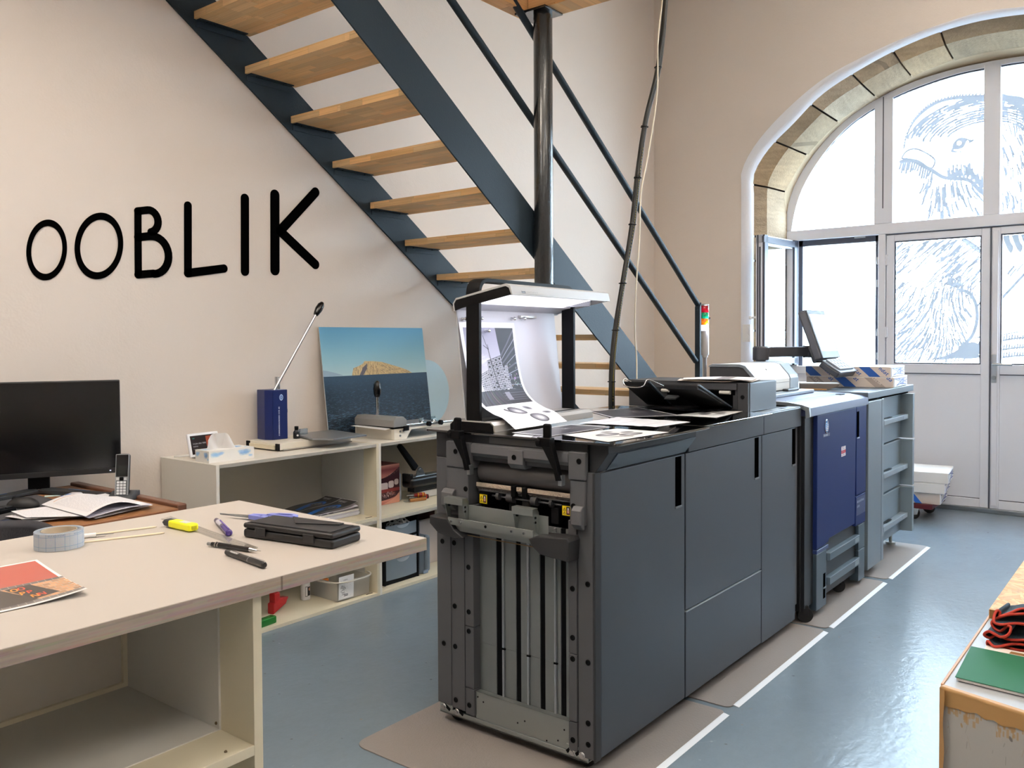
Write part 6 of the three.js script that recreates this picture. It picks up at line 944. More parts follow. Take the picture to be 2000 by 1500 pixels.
// ---- on top of the line
{
  const t = thing('sheet_inserter', 'dark grey sheet inserter with two tilted black trays on the printing line', 'inserter'), y = 1.0565;
  part(t, 'body', bx(3.575, 3.888, y, 1.176, -2.085, -1.512, 0.003), printerGrey2); part(t, 'front_column', bx(3.566, 3.60, y - 0.004, 1.178, -1.535, -1.488, 0.003), M('#2e2f32', 0.5)); part(t, 'side_cover', bx(3.585, 3.892, y - 0.005, 1.179, -1.512, -1.486, 0.003), M('#4d5661', 0.45));
  part(t, 'top_cover', bx(3.57, 3.89, 1.176, 1.181, -2.09, -1.49, 0.002), M('#38393c', 0.5)); part(t, 'head_rail', bx(3.568, 3.576, 1.148, 1.176, -2.085, -1.54, 0.002), M('#3f4044', 0.5));
  part(t, 'slot', [bx(3.572, 3.577, 1.125, 1.148, -1.88, -1.55), bx(3.572, 3.577, 1.07, 1.125, -1.88, -1.56)], hollow);
  part(t, 'slot_teeth', Array.from({ length: 26 }, (_, i) => bx(3.568, 3.574, 1.144, 1.149, -1.69 + i * 0.005, -1.6875 + i * 0.005)), blackSoft);
  for (const [a, b] of [[-1.618, -1.568], [-1.905, -1.868]]) part(t, 'feed_roll', cyl(V(3.566, 1.136, a), V(3.566, 1.136, b), 0.008), M('#cfccc6', 0.5));
  part(t, 'side_lever', [bx(3.556, 3.576, 1.122, 1.142, -1.70, -1.665, 0.003)], blackSoft); part(t, 'screw', screwAt(3.5655, 1.118, -1.512), black);
  const tray = (z0, z1, tip, label) => { // rises from the body towards the camera
    const p = part(t, 'tray', ext([[3.572, 1.0655], [3.572, 1.074], [tip, 1.184], [tip - 0.006, 1.180], [tip - 0.006, 1.166], [tip + 0.01, 1.164]], 'xy', z0, z1, 0.002), M('#0c0d0f', 0.5, 0, { specularIntensity: 0.6 }), label);
    part(p, 'tray_edge', ext([[3.56, 1.071], [3.56, 1.076], [tip, 1.1885], [tip - 0.002, 1.181]], 'xy', z1 - 0.002, z1 + 0.006, 0.001), M('#3b4653', 0.35));
    return p;
  };
  tray(-1.715, -1.562, 3.235); tray(-1.985, -1.86, 3.36);
  part(t, 'tray_joint', bx(3.40, 3.575, 1.062, 1.068, -1.90, -1.60), black);
  part(t, 'tray_flap', [ext([[3.50, 1.10], [3.50, 1.106], [3.54, 1.118], [3.55, 1.112]], 'xy', -1.86, -1.80, 0.001)], M('#2a2b2e', 0.5)); part(t, 'pale_tab', put(bx(-0.03, 0.03, 0, 0.002, -0.006, 0.006), [3.40, 1.163, -1.955], 0, 0, -0.42), M('#5f6264', 0.5));
  part(t, 'wire_stop', tube([[3.46, 1.138, -1.905], [3.36, 1.1895, -1.966], [3.352, 1.196, -1.975], [3.340, 1.186, -1.978], [3.335, 1.168, -1.965], [3.330, 1.162, -1.945], [3.326, 1.162, -1.885], [3.332, 1.170, -1.868], [3.345, 1.192, -1.862], [3.356, 1.194, -1.858], [3.50, 1.135, -1.800]], 0.0028, 120, 8), chrome);
  const mg = thing('pamphlet', 'open white pamphlet lying on top of the dark sheet inserter', 'booklet'), yt = 1.1815;
  part(mg, 'page', sheet([3.555, yt, -1.822], [3.560, yt, -1.468], [3.87, yt, -1.55], [3.74, yt, -1.90], (u, v) => 0.002 + 0.010 * Math.sin(Math.min(1, u * 1.02) * Math.PI * 0.5) * Math.exp(-Math.pow((u - 0.86) * 9, 2))), M('#dcd0c6', 0.6, 0, { side: THREE.DoubleSide }));
  part(mg, 'page', sheet([3.565, yt + 0.007, -1.80], [3.570, yt + 0.007, -1.470], [3.86, yt + 0.007, -1.56], [3.74, yt + 0.007, -1.88], (u) => 0.0045 * Math.sin(u * Math.PI) + 0.004 * u), M('#efeae6', 0.5, 0, { side: THREE.DoubleSide }));
  part(mg, 'dark_strip', sheet([3.566, yt + 0.0145, -1.64], [3.568, yt + 0.0125, -1.56], [3.80, yt + 0.0125, -1.63], [3.79, yt + 0.0145, -1.70], () => 0.0006), M('#6f625a', 0.5, 0, { side: THREE.DoubleSide }));
}
{ // document feeder on the press
  const t = thing('document_feeder', 'cream and grey document feeder standing on the blue press', 'scanner'), zb = -2.02, y = 1.0665;
  const prof = [[zb, y], [zb, 1.228], [zb + 0.02, 1.236], [-1.845, 1.236], [-1.815, 1.228], [-1.762, 1.168], [-1.755, 1.150], [-1.755, y + 0.012], [-1.765, y]];
  part(t, 'cover', ext(prof, 'zy', 4.335, 4.80, 0.004), M('#e2ddd4', 0.4)); part(t, 'grey_end', ext(prof.map(([a, b], i) => [a + (i > 3 && i < 8 ? 0.004 : 0), b + (i > 0 && i < 6 ? 0.002 : 0)]), 'zy', 4.80, 4.93, 0.004), M('#98a5b0', 0.4));
  part(t, 'dark_end', ext(prof.map(([a, b]) => [a * 0.985 + -1.9 * 0.015, b - 0.008 * (b > 1.1 ? 1 : -1)]), 'zy', 4.318, 4.337, 0.002), M('#3d3e41', 0.45));
  const rim = [[zb, 1.228], [zb + 0.02, 1.238], [-1.845, 1.238], [-1.812, 1.229], [-1.757, 1.169], [-1.751, 1.150], [-1.751, y + 0.012], [-1.765, y + 0.012], [-1.768, 1.152], [-1.775, 1.164], [-1.825, 1.218], [-1.85, 1.224], [zb, 1.222]];
  part(t, 'end_rim', ext(rim, 'zy', 4.310, 4.338, 0.001), M('#8e98a0', 0.3, 0.3)); part(t, 'vent', [0, 1, 2, 3, 4].map((i) => bx(4.3165, 4.319, 1.10 + i * 0.012, 1.106 + i * 0.012, -1.96, -1.84)), black);
  part(t, 'seam', ext([[-1.756, 1.129], [-1.7535, 1.129], [-1.7535, 1.132], [-1.756, 1.132]], 'zy', 4.345, 4.80), M('#a29c92', 0.5)); part(t, 'latch', [bx(4.52, 4.60, 1.130, 1.142, -1.7565, -1.7535, 0.001)], M('#c9c3b8', 0.5)); part(t, 'mark', put(bx(-0.018, 0.018, 0, 0.001, -0.004, 0.004), [4.56, 1.205, -1.797], 0.3, 0.85), black);
  part(t, 'button_panel', [bx(4.70, 4.79, 1.2355, 1.2375, -1.98, -1.86, 0.0008)], M('#c3ccd6', 0.35)); part(t, 'paper_gap', bx(4.35, 4.79, y + 0.014, y + 0.022, -1.7565, -1.7525), blackSoft);
  part(t, 'front_ledge', [bx(4.30, 4.93, y - 0.002, y + 0.016, -1.752, -1.66, 0.004)], M('#8a98a6', 0.35)); part(t, 'ledge_knob', [bx(4.63, 4.80, y + 0.016, y + 0.030, -1.735, -1.70, 0.006)], M('#2f3238', 0.4));
  const p = thing('signal_tower', 'slim signal tower with red, green, amber and lit white segments behind the press', 'signal light'), X = 4.445, Z = -2.105;
  part(p, 'rod', cyl(V(X, 1.0665, Z), V(X, 1.285, Z), 0.0095), M('#8c8a8c', 0.3, 0.8)); part(p, 'sleeve', [cyl(V(X, 1.270, Z), V(X, 1.285, Z), 0.0155), cyl(V(X, 1.283, Z), V(X, 1.418, Z), 0.0215)], M('#a9a7a6', 0.35, 0.6));
  const seg = (y0, y1, col, e) => part(p, 'segment', lathe([[0, 0], [0.0205, 0], [0.0205, y1 - y0], [0, y1 - y0]], [X, y0, Z]), e ? new THREE.MeshStandardMaterial({ color: '#ffffff', emissive: '#e8ecff', emissiveIntensity: 2.2 }) : M(col, 0.2, 0, { transmission: 0.25, thickness: 0.01 }), { '#b3122a': 'red segment', '#0f9a6a': 'green segment', '#f08a12': 'amber segment', '#fff': 'lit white segment' }[col]);
  seg(1.418, 1.450, '#fff', true); seg(1.450, 1.486, '#f08a12'); seg(1.486, 1.520, '#0f9a6a'); seg(1.520, 1.558, '#b3122a'); part(p, 'cap', lathe([[0, 0], [0.0212, 0], [0.0212, 0.008], [0, 0.012]], [X, 1.558, Z]), M('#9b9b9c', 0.3, 0.6));
  part(p, 'side_screw', cyl(V(X + 0.015, 1.487, Z + 0.017), V(X + 0.019, 1.487, Z + 0.023), 0.006), blackSoft);
  const gl = new THREE.PointLight('#e8ecff', 0.25); gl.position.set(X + 0.0, 1.434, Z + 0.028); gl.castShadow = true; p.add(gl); gl.userData.kind = undefined;
  // operator panel on its arm
  const o = thing('operator_panel', 'touchscreen operator panel with keypad on a dark swivel arm behind the press', 'touchscreen'), ag = M('#3a3b40', 0.4);
  part(o, 'post', [cyl(V(4.99, 1.0665, -2.0), V(4.99, 1.245, -2.0), 0.03), cyl(V(4.99, 1.245, -2.0), V(4.99, 1.318, -2.0), 0.048, 0.048, 36), cyl(V(4.99, 1.318, -2.0), V(4.99, 1.326, -2.0), 0.048, 0.040, 36)], ag);
  part(o, 'arm', [put(bx(0, 0.36, 1.262, 1.322, -0.022, 0.022, 0.006), [4.99, 0, -2.0], -0.50), put(cyl(V(0.36, 1.255, 0), V(0.36, 1.328, 0), 0.03), [4.99, 0, -2.0], -0.50)], ag);
  const tilt = 0.34, lp = (g) => put(g, [5.20, 1.252, -1.700], 0, -tilt);   // local x 0..0.33 along the screen, y up the screen, z out of it
  part(o, 'screen_case', lp(bx(0, 0.335, 0, 0.315, -0.055, -0.004, 0.012)), M('#505259', 0.4)); part(o, 'bezel', lp(bx(0.002, 0.333, 0.002, 0.313, -0.006, 0.002, 0.006)), M('#59606a', 0.5));
  part(o, 'screen', lp(bx(0.022, 0.318, 0.045, 0.285, 0.002, 0.0026)), new THREE.MeshPhysicalMaterial({ color: '#22262c', roughness: 0.12, emissive: '#dfe8f4', emissiveIntensity: 1.1 })); part(o, 'screen_edge', lp(bx(0.316, 0.322, 0.045, 0.285, 0.0015, 0.003)), M('#4a4f7a', 0.4));
  const kp = (g) => put(g, [5.20, 1.240, -1.694], 0, 0.60);
  part(o, 'keypad_case', kp(bx(0, 0.335, -0.048, -0.010, -0.01, 0.118, 0.010)), M('#3e4046', 0.4)); part(o, 'keypad_rim', kp(bx(0.002, 0.333, -0.010, -0.002, -0.008, 0.120, 0.003)), M('#7d8590', 0.45)); part(o, 'keypad', kp(bx(0.03, 0.30, -0.002, 0.010, 0, 0.100, 0.004)), M('#8a929c', 0.45));
  for (let i = 0; i < 4; i++) for (let j = 0; j < 3; j++) part(o, 'key', kp(bx(0.06 + i * 0.055, 0.10 + i * 0.055, 0.010, 0.012, 0.012 + j * 0.028, 0.030 + j * 0.028, 0.0008)), M('#6f7882', 0.4));
  part(o, 'yoke', [lp(bx(0.06, 0.27, -0.005, 0.10, -0.09, -0.05, 0.012))], ag);
}
const reamPrint = (v) => canvas(1024, 150, (c, w, h) => {
  rimmed(c, '#d3c6bd', w, h);
  const band = (x, wd, col) => { c.fillStyle = col; c.beginPath(); c.moveTo(x, 0); c.lineTo(x + wd, 0); c.lineTo(x + wd + 130, h); c.lineTo(x + 130, h); c.fill(); };
  const word = (s, x, y, col, sz) => { c.save(); c.translate(x, y); c.rotate(0.82); c.fillStyle = col; c.font = `bold ${sz}px sans-serif`; c.fillText(s, 0, 0); c.restore(); };
  if (v === 0) { band(-70, 140, '#1e56a8'); word('ndat', 200, 30, '#1e56a8', 66); band(345, 100, '#a89c96'); word('ndat', 560, 30, '#1e56a8', 66); band(650, 130, '#1e56a8'); word('ndat', 880, 26, '#1e56a8', 66); }
  else if (v === 1) { band(20, 120, '#a89c96'); word('LECTA', 70, 20, '#d9d0ca', 48); word('at', 260, 20, '#1e56a8', 66); band(330, 140, '#1e56a8'); word('at', 560, 20, '#1e56a8', 66); band(690, 120, '#a89c96'); word('LECTA', 780, 10, '#d9d0ca', 48); word('da', 940, 10, '#1e56a8', 66); }
  else { band(20, 120, '#9d9aa0'); word('LECTA', 60, 16, '#dcd8dc', 48); word('Condat', 330, 6, '#2356b0', 66); band(560, 90, '#2a68c4'); }
});
function ream(label, group, x0, z0, w, d, y, h, ry, front, endTex) { // local x along the long side, z towards the viewer's side
  const t = thing('paper_ream', label, 'paper ream', group), g = (q) => put(q, [x0, y, z0], ry);
  part(t, 'wrapper', g(bx(0, w, 0, h, -d, 0, 0.006)), white);
  if (front) part(t, 'printed_side', g(grid((u, v) => [0.003 + (w - 0.006) * u, 0.002 + (h - 0.004) * v, 0.0008], 1, 1)), M('#ffffff', 0.5, 0, { map: front }));
  part(t, 'folded_end', [g(ext([[-0.004, 0.004], [-d + 0.004, 0.004], [-d * 0.5, h * 0.5]], 'zy', w - 0.0005, w + 0.0022)), g(ext([[-0.004, h - 0.004], [-d + 0.004, h - 0.004], [-d * 0.55, h * 0.45]], 'zy', w - 0.0005, w + 0.0032)), g(ext([[-0.003, 0.006], [-0.003, h - 0.006], [-0.06, h * 0.6], [-0.06, h * 0.4]], 'zy', w - 0.0005, w + 0.0040))], M('#eceef6', 0.55));
  if (endTex) part(t, 'end_print', g(grid((u, v) => [w + 0.0044, 0.004 + (h - 0.008) * v, -d + 0.01 + (d - 0.02) * (1 - u)], 1, 1)), M('#ffffff', 0.5, 0, { map: endTex, transparent: true }));
  return t;
}
{
  const endT = canvas(256, 64, (c, w, h) => { c.clearRect(0, 0, w, h); c.strokeStyle = 'rgba(70,100,190,.55)'; c.lineWidth = 5; for (let i = 0; i < 9; i++) { c.beginPath(); c.moveTo(rr(0, w), rr(0, h)); c.lineTo(rr(0, w), rr(0, h)); c.stroke(); } c.fillStyle = 'rgba(40,80,180,.7)'; c.font = 'bold 30px sans-serif'; c.fillText('at', 150, 50); });
  // on the feeder: long side faces the camera and runs along z; ry = -90 degrees turns local x to +z
  ream('lower of the two printed paper reams on the far feeding cabinet', null, 5.535, -1.917, 0.525, 0.46, 1.0665, 0.064, -1.50, reamPrint(1), endT);
  ream('upper of the two printed paper reams on the far feeding cabinet', null, 5.545, -1.925, 0.515, 0.44, 1.1312, 0.064, -1.51, reamPrint(0), endT);
  const d = thing('dolly', 'low red-edged dolly on black castors carrying reams by the door', 'dolly');
  part(d, 'deck', bx(6.93, 7.38, 0.092, 0.128, -2.0, -1.46, 0.004), M('#5a1a22', 0.5));
  const wheel = (x, z, a) => { const c = part(d, 'castor', [put(cyl(V(-0.014, 0.042, 0), V(0.014, 0.042, 0), 0.042, 0.042, 28), [x, 0.0005, z], a)], rubber); part(c, 'fork', [put(merged([ext([[-0.028, 0.034], [0.012, 0.034], [0.03, 0.092], [-0.028, 0.092]], 'zy', -0.021, -0.017), ext([[-0.028, 0.034], [0.012, 0.034], [0.03, 0.092], [-0.028, 0.092]], 'zy', 0.017, 0.021), bx(-0.024, 0.024, 0.087, 0.092, -0.03, 0.03)]), [x, 0, z], a)], chrome); };
  wheel(7.0, -1.60, 0.9); wheel(7.30, -1.56, 0.5); wheel(7.0, -1.93, 0.4); wheel(7.30, -1.93, 1.1);
  ream('lowest ream on the dolly, with grey and blue printing, by the door', null, 6.925, -1.92, 0.51, 0.42, 0.1285, 0.082, -1.49, reamPrint(2), endT);
  ream('middle plain white ream on the dolly by the door', null, 6.905, -1.90, 0.52, 0.42, 0.211, 0.078, -1.47, null, endT);
  ream('topmost plain white ream on the dolly by the door', null, 6.90, -1.90, 0.545, 0.43, 0.2895, 0.082, -1.46, null, endT);
  const s = thing('measuring_device', 'grey hand-held measuring device lying in front of the printed paper reams', 'device');
  part(s, 'shell', ext([[-0.10, 0], [0.06, 0], [0.12, 0.022], [0.125, 0.034], [-0.10, 0.034]], 'xy', -0.05, 0.05, 0.003).rotateY(-1.2).translate(5.20, 1.0668, -1.735), M('#6c655f', 0.45)); part(s, 'top', put(bx(-0.10, 0.123, 0.0335, 0.040, -0.051, 0.051, 0.003), [5.20, 1.0668, -1.735], -1.2), M('#cfd2d6', 0.4));
  const p = thing('pencil', 'light wooden pencil lying across the press in front of the reams', 'pencil');
  part(p, 'shaft', cyl(V(5.11, 1.0705, -1.80), V(5.13, 1.0705, -1.655), 0.0038, 0.0038, 6), M('#c08a4c', 0.5)); part(p, 'tip', cyl(V(5.11, 1.0705, -1.80), V(5.105, 1.0705, -1.833), 0.0038, 0.0015, 6), M('#1d2026', 0.5));
}

// ================================================================ viewing booth on the near glass top
{
  const O = [2.29, 1.0565, -1.985], RY = 0.052, t = thing('viewing_booth', 'print viewing booth with black frame and glowing white hood on the black glass', 'viewing booth'), g = (q) => put(q, O, RY), W = 0.655;
  const blk = M('#0a0a0c', 0.5, 0, { specularIntensity: 0.3 }), hoodMat = M('#b9b8b8', 0.4), grayBoard = M('#c3c3ca', 0.55);
  // local: x along the booth from the near post, y up from the glass, z towards the viewer
  const half = (s) => { const o = [], n = 10; return s; };
  const rIn = 0.045, rOut = 0.062, Hf = 0.535, band = (() => { const s = new THREE.Shape(); const x0 = 0, x1 = W; s.moveTo(x0, 0.03); s.lineTo(x0, Hf - rOut); s.quadraticCurveTo(x0, Hf, x0 + rOut, Hf); s.lineTo(x1 - rOut, Hf); s.quadraticCurveTo(x1, Hf, x1, Hf - rOut); s.lineTo(x1, 0.02); s.lineTo(x1 - 0.016, 0.02); s.lineTo(x1 - 0.016, Hf - rOut); s.quadraticCurveTo(x1 - 0.016, Hf - 0.014, x1 - rOut, Hf - 0.014); s.lineTo(x0 + rOut, Hf - 0.014); s.quadraticCurveTo(x0 + 0.016, Hf - 0.014, x0 + 0.016, Hf - rOut); s.lineTo(x0 + 0.016, 0.03); return s; })();
  part(t, 'frame', g(ext(band, 'xy', -0.008, 0.049, 0.002)), blk);
  // base bar
  const bp = [[-0.075, 0], [-0.075, 0.020], [-0.060, 0.034], [0.108, 0.033], [0.122, 0.022], [0.125, 0]];
  part(t, 'base', g(ext(bp, 'zy', -0.012, W + 0.012, 0.002)), M('#b5b2ae', 0.35, 0.4)); part(t, 'base_end', g(ext(bp.map(([a, b]) => [a * 0.94 + 0.0015, b * 0.90]), 'zy', -0.016, -0.011)), blk); part(t, 'base_end', g(ext(bp.map(([a, b]) => [a * 0.94, b * 0.90]), 'zy', W + 0.011, W + 0.016)), blk);
  part(t, 'base_groove', g(bx(0.0, W, 0.033, 0.0345, 0.055, 0.07)), blk);
  // hood: cream shell open below
  const sh = [[-0.062, 0.418], [-0.066, 0.448], [-0.052, 0.466], [0.165, 0.509], [0.184, 0.502], [0.193, 0.470], [0.188, 0.470], [0.178, 0.494], [0.164, 0.500], [-0.050, 0.460], [-0.060, 0.446], [-0.056, 0.420]];
  part(t, 'hood', g(ext(sh, 'zy', -0.002, W + 0.034, 0.0008)), hoodMat);
  const cap = [[-0.060, 0.421], [-0.060, 0.446], [-0.050, 0.459], [0.164, 0.499], [0.176, 0.494], [0.187, 0.471], [0.10, 0.455], [-0.030, 0.430]];
  part(t, 'end_cap', g(ext(cap, 'zy', -0.001, 0.006)), blk); part(t, 'end_cap', g(ext(cap, 'zy', W + 0.024, W + 0.031)), hoodMat);
  part(t, 'inner_panel', g(ext([[-0.055, 0.424], [-0.030, 0.432], [0.030, 0.444], [0.030, 0.447], [-0.030, 0.436], [-0.055, 0.428]], 'zy', 0.006, W + 0.024)), M('#b9bac2', 0.3, 0.3));
  part(t, 'reflector', g(ext([[0.030, 0.4435], [0.036, 0.470], [0.165, 0.494], [0.178, 0.470], [0.174, 0.470], [0.163, 0.490], [0.040, 0.466], [0.034, 0.4435]], 'zy', 0.006, W + 0.024)), M('#f0f0f4', 0.3));
  const glow = new THREE.MeshStandardMaterial({ color: '#ffffff', emissive: '#f3f2ff', emissiveIntensity: 2.0 });
  part(t, 'diffuser', g(ext([[0.036, 0.4465], [0.036, 0.4485], [0.170, 0.4735], [0.170, 0.4715]], 'zy', 0.012, W - 0.075)), glow); part(t, 'tube_holder', [g(bx(W - 0.075, W - 0.069, 0.447, 0.480, 0.05, 0.16, 0.002)), g(tube([[W - 0.04, 0.468, 0.15], [W - 0.055, 0.462, 0.12], [W - 0.07, 0.458, 0.115]], 0.004, 20, 8))], M('#8f9096', 0.4));
  const logo = canvas(256, 64, (c, w, h) => { rimmed(c, '#b9b8b8', w, h); c.fillStyle = '#4e5560'; c.fillRect(6, 4, 44, 56); c.fillStyle = '#7c8592'; c.fillRect(6, 4, 44, 12); c.fillStyle = '#a4adb8'; for (let i = 0; i < 3; i++) c.fillRect(12, 24 + i * 12, 32, 5); c.fillStyle = '#7d7d80'; c.font = '22px sans-serif'; c.fillText('colorFrame II', 60, 54); });
  part(t, 'logo', g(grid((u, v) => [0.055 + 0.14 * u, 0.4765 + 0.0225 * v, 0.1925 - 0.0096 * v], 1, 1)), M('#ffffff', 0.4, 0, { map: logo }));
  part(t, 'board', g(grid((u, v) => { const y = 0.034 + 0.392 * v, z = -0.012 - 0.040 * v - 0.02 * 0; return [0.004 + (W - 0.008) * u, y, z]; }, 4, 12)), M('#c3c3ca', 0.5, 0, { side: THREE.DoubleSide }));
  part(t, 'board_back', g(ext([[-0.017, 0.034], [-0.0135, 0.034], [-0.0535, 0.426], [-0.057, 0.426]], 'zy', 0.004, W - 0.004)), grayBoard); part(t, 'board_clip', [g(ext([[-0.012, 0.034], [0.03, 0.034], [0.012, 0.075], [-0.014, 0.10]], 'zy', W - 0.012, W - 0.009))], grayBoard); part(t, 'magnet_bar', g(bx(W - 0.27, W - 0.16, 0.403, 0.412, -0.050, -0.036, 0.001)), M('#c9c6c2', 0.3, 0.6));
  const L = new THREE.RectAreaLight('#f4f3ff', 5.5, W - 0.09, 0.13); L.position.set(O[0] + 0.30, O[1] + 0.4445, O[2] + 0.09); L.rotation.set(-Math.PI / 2 + 0.18, 0, 0); t.add(L); booth = { t, L };
  // print hung in the booth
  const street = canvas(1024, 1600, (c, w, h) => {
    rimmed(c, '#f7f6f8', w, h);
    const X0 = 60, X1 = 985, Y0p = 90, Y1p = 1090, YS = 0.92; c.save(); c.beginPath(); c.rect(X0, Y0p, X1 - X0, Y1p - Y0p); c.clip();
    const sk = c.createLinearGradient(0, Y0p, 0, 800); sk.addColorStop(0, '#8e8ba0'); sk.addColorStop(0.6, '#b9b6c8'); sk.addColorStop(1, '#eceaf2'); c.fillStyle = sk; c.fillRect(X0, Y0p, 940, 1010);
    for (let i = 0; i < 60; i++) { c.fillStyle = 'rgba(250,250,255,.12)'; c.beginPath(); c.ellipse(300 + rr(-150, 150), 480 + rr(-60, 60), rr(20, 70), rr(8, 26), -0.3, 0, 7); c.fill(); }
    // near building on the right
    c.fillStyle = '#24222a'; c.beginPath(); c.moveTo(640, Y0p); c.lineTo(X1, Y0p); c.lineTo(X1, 1000); c.lineTo(720, 900); c.lineTo(690, 420); c.closePath(); c.fill();
    for (let i = 0; i < 9; i++) { c.strokeStyle = i % 2 ? '#8d8a98' : '#55525e'; c.lineWidth = i % 2 ? 10 : 22; c.beginPath(); c.moveTo(690, 430 + i * 52); c.lineTo(X1, 120 + i * 98); c.stroke(); }
    for (let i = 0; i < 30; i++) { c.fillStyle = `rgba(${rr(150, 240)},${rr(150, 240)},${rr(160, 250)},.55)`; const x = rr(720, 960), y = rr(520, 870); c.fillRect(x, y, rr(6, 26), rr(8, 36)); }
    // terrace of flats
    const blk2 = (x0, x1, yTop, yBot, n, m) => { c.fillStyle = '#5a5763'; c.beginPath(); c.moveTo(x0, yTop + 60); c.lineTo(x1, yTop); c.lineTo(x1, yBot); c.lineTo(x0, yBot); c.fill(); for (let j = 0; j < n; j++) for (let i = 0; i < m; i++) { const u = (i + 0.15) / m, x = x0 + (x1 - x0) * u, y = yTop + 60 * (1 - u) + (yBot - yTop - 60 * (1 - u)) * (j + 0.2) / n; c.strokeStyle = '#e6e4ee'; c.lineWidth = 5; c.strokeRect(x, y, (x1 - x0) / m * 0.7, (yBot - yTop) / n * 0.62); c.fillStyle = rnd() < 0.4 ? '#24222a' : '#77747f'; c.fillRect(x + 3, y + 3, (x1 - x0) / m * 0.6, (yBot - yTop) / n * 0.5); } };
    blk2(240, 420, 600, 880, 9, 5); blk2(420, 690, 420, 900, 8, 4); blk2(690, 790, 520, 860, 6, 2);
    c.fillStyle = '#302e36'; c.fillRect(X0, 870, 940, 240); for (let i = 0; i < 60; i++) { c.strokeStyle = `rgba(${rr(90, 210)},${rr(90, 210)},${rr(100, 215)},.35)`; c.lineWidth = rr(1, 5); c.beginPath(); const x = rr(60, 500); c.moveTo(x, rr(860, 900)); c.lineTo(x * 1.5 - 160, Y1p); c.stroke(); } c.fillStyle = '#3a3842'; c.fillRect(560, 880, 425, 150); for (let i = 0; i < 9; i++) { c.fillStyle = i % 2 ? '#4c4a55' : '#2a2830'; c.fillRect(560, 890 + i * 18, 425, 14); } c.fillStyle = '#8d8a98'; c.fillRect(600, 900, 90, 120);
    c.strokeStyle = '#1d1b22'; c.lineWidth = 12; c.beginPath(); c.moveTo(560, 900); c.quadraticCurveTo(520, 600, 470, 340); c.stroke(); c.lineWidth = 8; c.beginPath(); c.moveTo(470, 340); c.lineTo(400, 180); c.moveTo(470, 340); c.lineTo(390, 290); c.moveTo(480, 350); c.lineTo(470, 280); c.stroke();
    c.restore();
    // test rings below
    const ell = (x, y, rx, ry, a, hollow) => { c.save(); c.translate(x, y); c.rotate(a); c.scale(rx, ry); const q = c.createRadialGradient(0.12, 0.1, 0, 0, 0, 1); if (hollow) { q.addColorStop(0, '#ffffff'); q.addColorStop(0.75, '#6d6a74'); q.addColorStop(1, '#26242a'); } else { q.addColorStop(0, '#3a383f'); q.addColorStop(0.55, '#8d8b93'); q.addColorStop(1, 'rgba(247,246,248,0)'); } c.fillStyle = q; c.beginPath(); c.arc(0, 0, 1, 0, 7); c.fill(); c.restore(); };
    ell(470, 1250, 125, 95, 0.5, true); ell(720, 1200, 100, 62, 0.5, false); ell(640, 1450, 140, 76, 0.2, true); ell(880, 1370, 110, 44, 0.1, false);
    c.lineWidth = 44; for (let i = 0; i < 40; i++) { const a = i / 40; c.strokeStyle = `rgba(50,48,54,${0.9 - a * 0.85})`; c.beginPath(); c.moveTo(300 + 20 * a * 8, 1180 + 230 * a - 30 * a * a); c.lineTo(300 + 20 * (a + 0.03) * 8, 1180 + 230 * (a + 0.03) - 30 * a * a); c.stroke(); }
  });
  const s = (v) => { // profile from the hung top edge down and over the base on to the glass: [y, z]
    const P = [[0.382, -0.045], [0.30, -0.036], [0.20, -0.022], [0.13, -0.004], [0.085, 0.030], [0.058, 0.075], [0.042, 0.118], [0.0065, 0.165]]; const D = P.map((q, j) => (j ? Math.hypot(q[0] - P[j - 1][0], q[1] - P[j - 1][1]) : 0)), T = D.reduce((m2, q) => m2 + q, 0); let i = 0, acc = 0; while (i < P.length - 2 && acc + D[i + 1] < v * T) acc += D[++i]; const f = Math.min(1, (v * T - acc) / D[i + 1]), a = P[Math.max(0, i - 1)], b = P[i], c = P[i + 1], d = P[Math.min(P.length - 1, i + 2)], h = (p0, p1, p2, p3) => 0.5 * (2 * p1 + (p2 - p0) * f + (2 * p0 - 5 * p1 + 4 * p2 - p3) * f * f + (3 * p1 - p0 - 3 * p2 + p3) * f * f * f); return [h(a[0], b[0], c[0], d[0]), h(a[1], b[1], c[1], d[1])]; };
  const pt = thing('black_and_white_print', 'long print with a black and white street photograph hanging in the viewing booth', 'print');
  part(pt, 'sheet', g(grid((u, v) => { const [y, z] = s(1 - v), k = 1 - v, edge = Math.pow(1 - u, 6) * Math.sin(v * Math.PI) * 0.012; return [0.003 + 0.345 * u + 0.05 * k * k, y, z + edge]; }, 24, 60)), M('#ffffff', 0.5, 0, { map: street, side: THREE.DoubleSide }));
  const mags = [[0.03, 0.392], [0.125, 0.395], [0.335, 0.398], [0.405, 0.400], [0.148, 0.350]];
  mags.forEach(([x, y], i) => { const mg = thing('magnet', ['leftmost', 'second', 'third', 'fourth and rightmost', 'lowest'][i] + ' small chrome pin magnet ' + (i === 4 ? 'holding the street print in the booth' : 'in the top row on the booth board'), 'magnet'); const zz = -0.012 - 0.040 * ((y - 0.034) / 0.392) + (i === 4 ? 0.010 : 0); part(mg, 'pin', [g(cyl(V(x, y, zz), V(x, y, zz + 0.010), 0.007, 0.005)), g(new THREE.SphereGeometry(0.0075, 16, 12).translate(x, y, zz + 0.016).toNonIndexed())], chrome); });
}
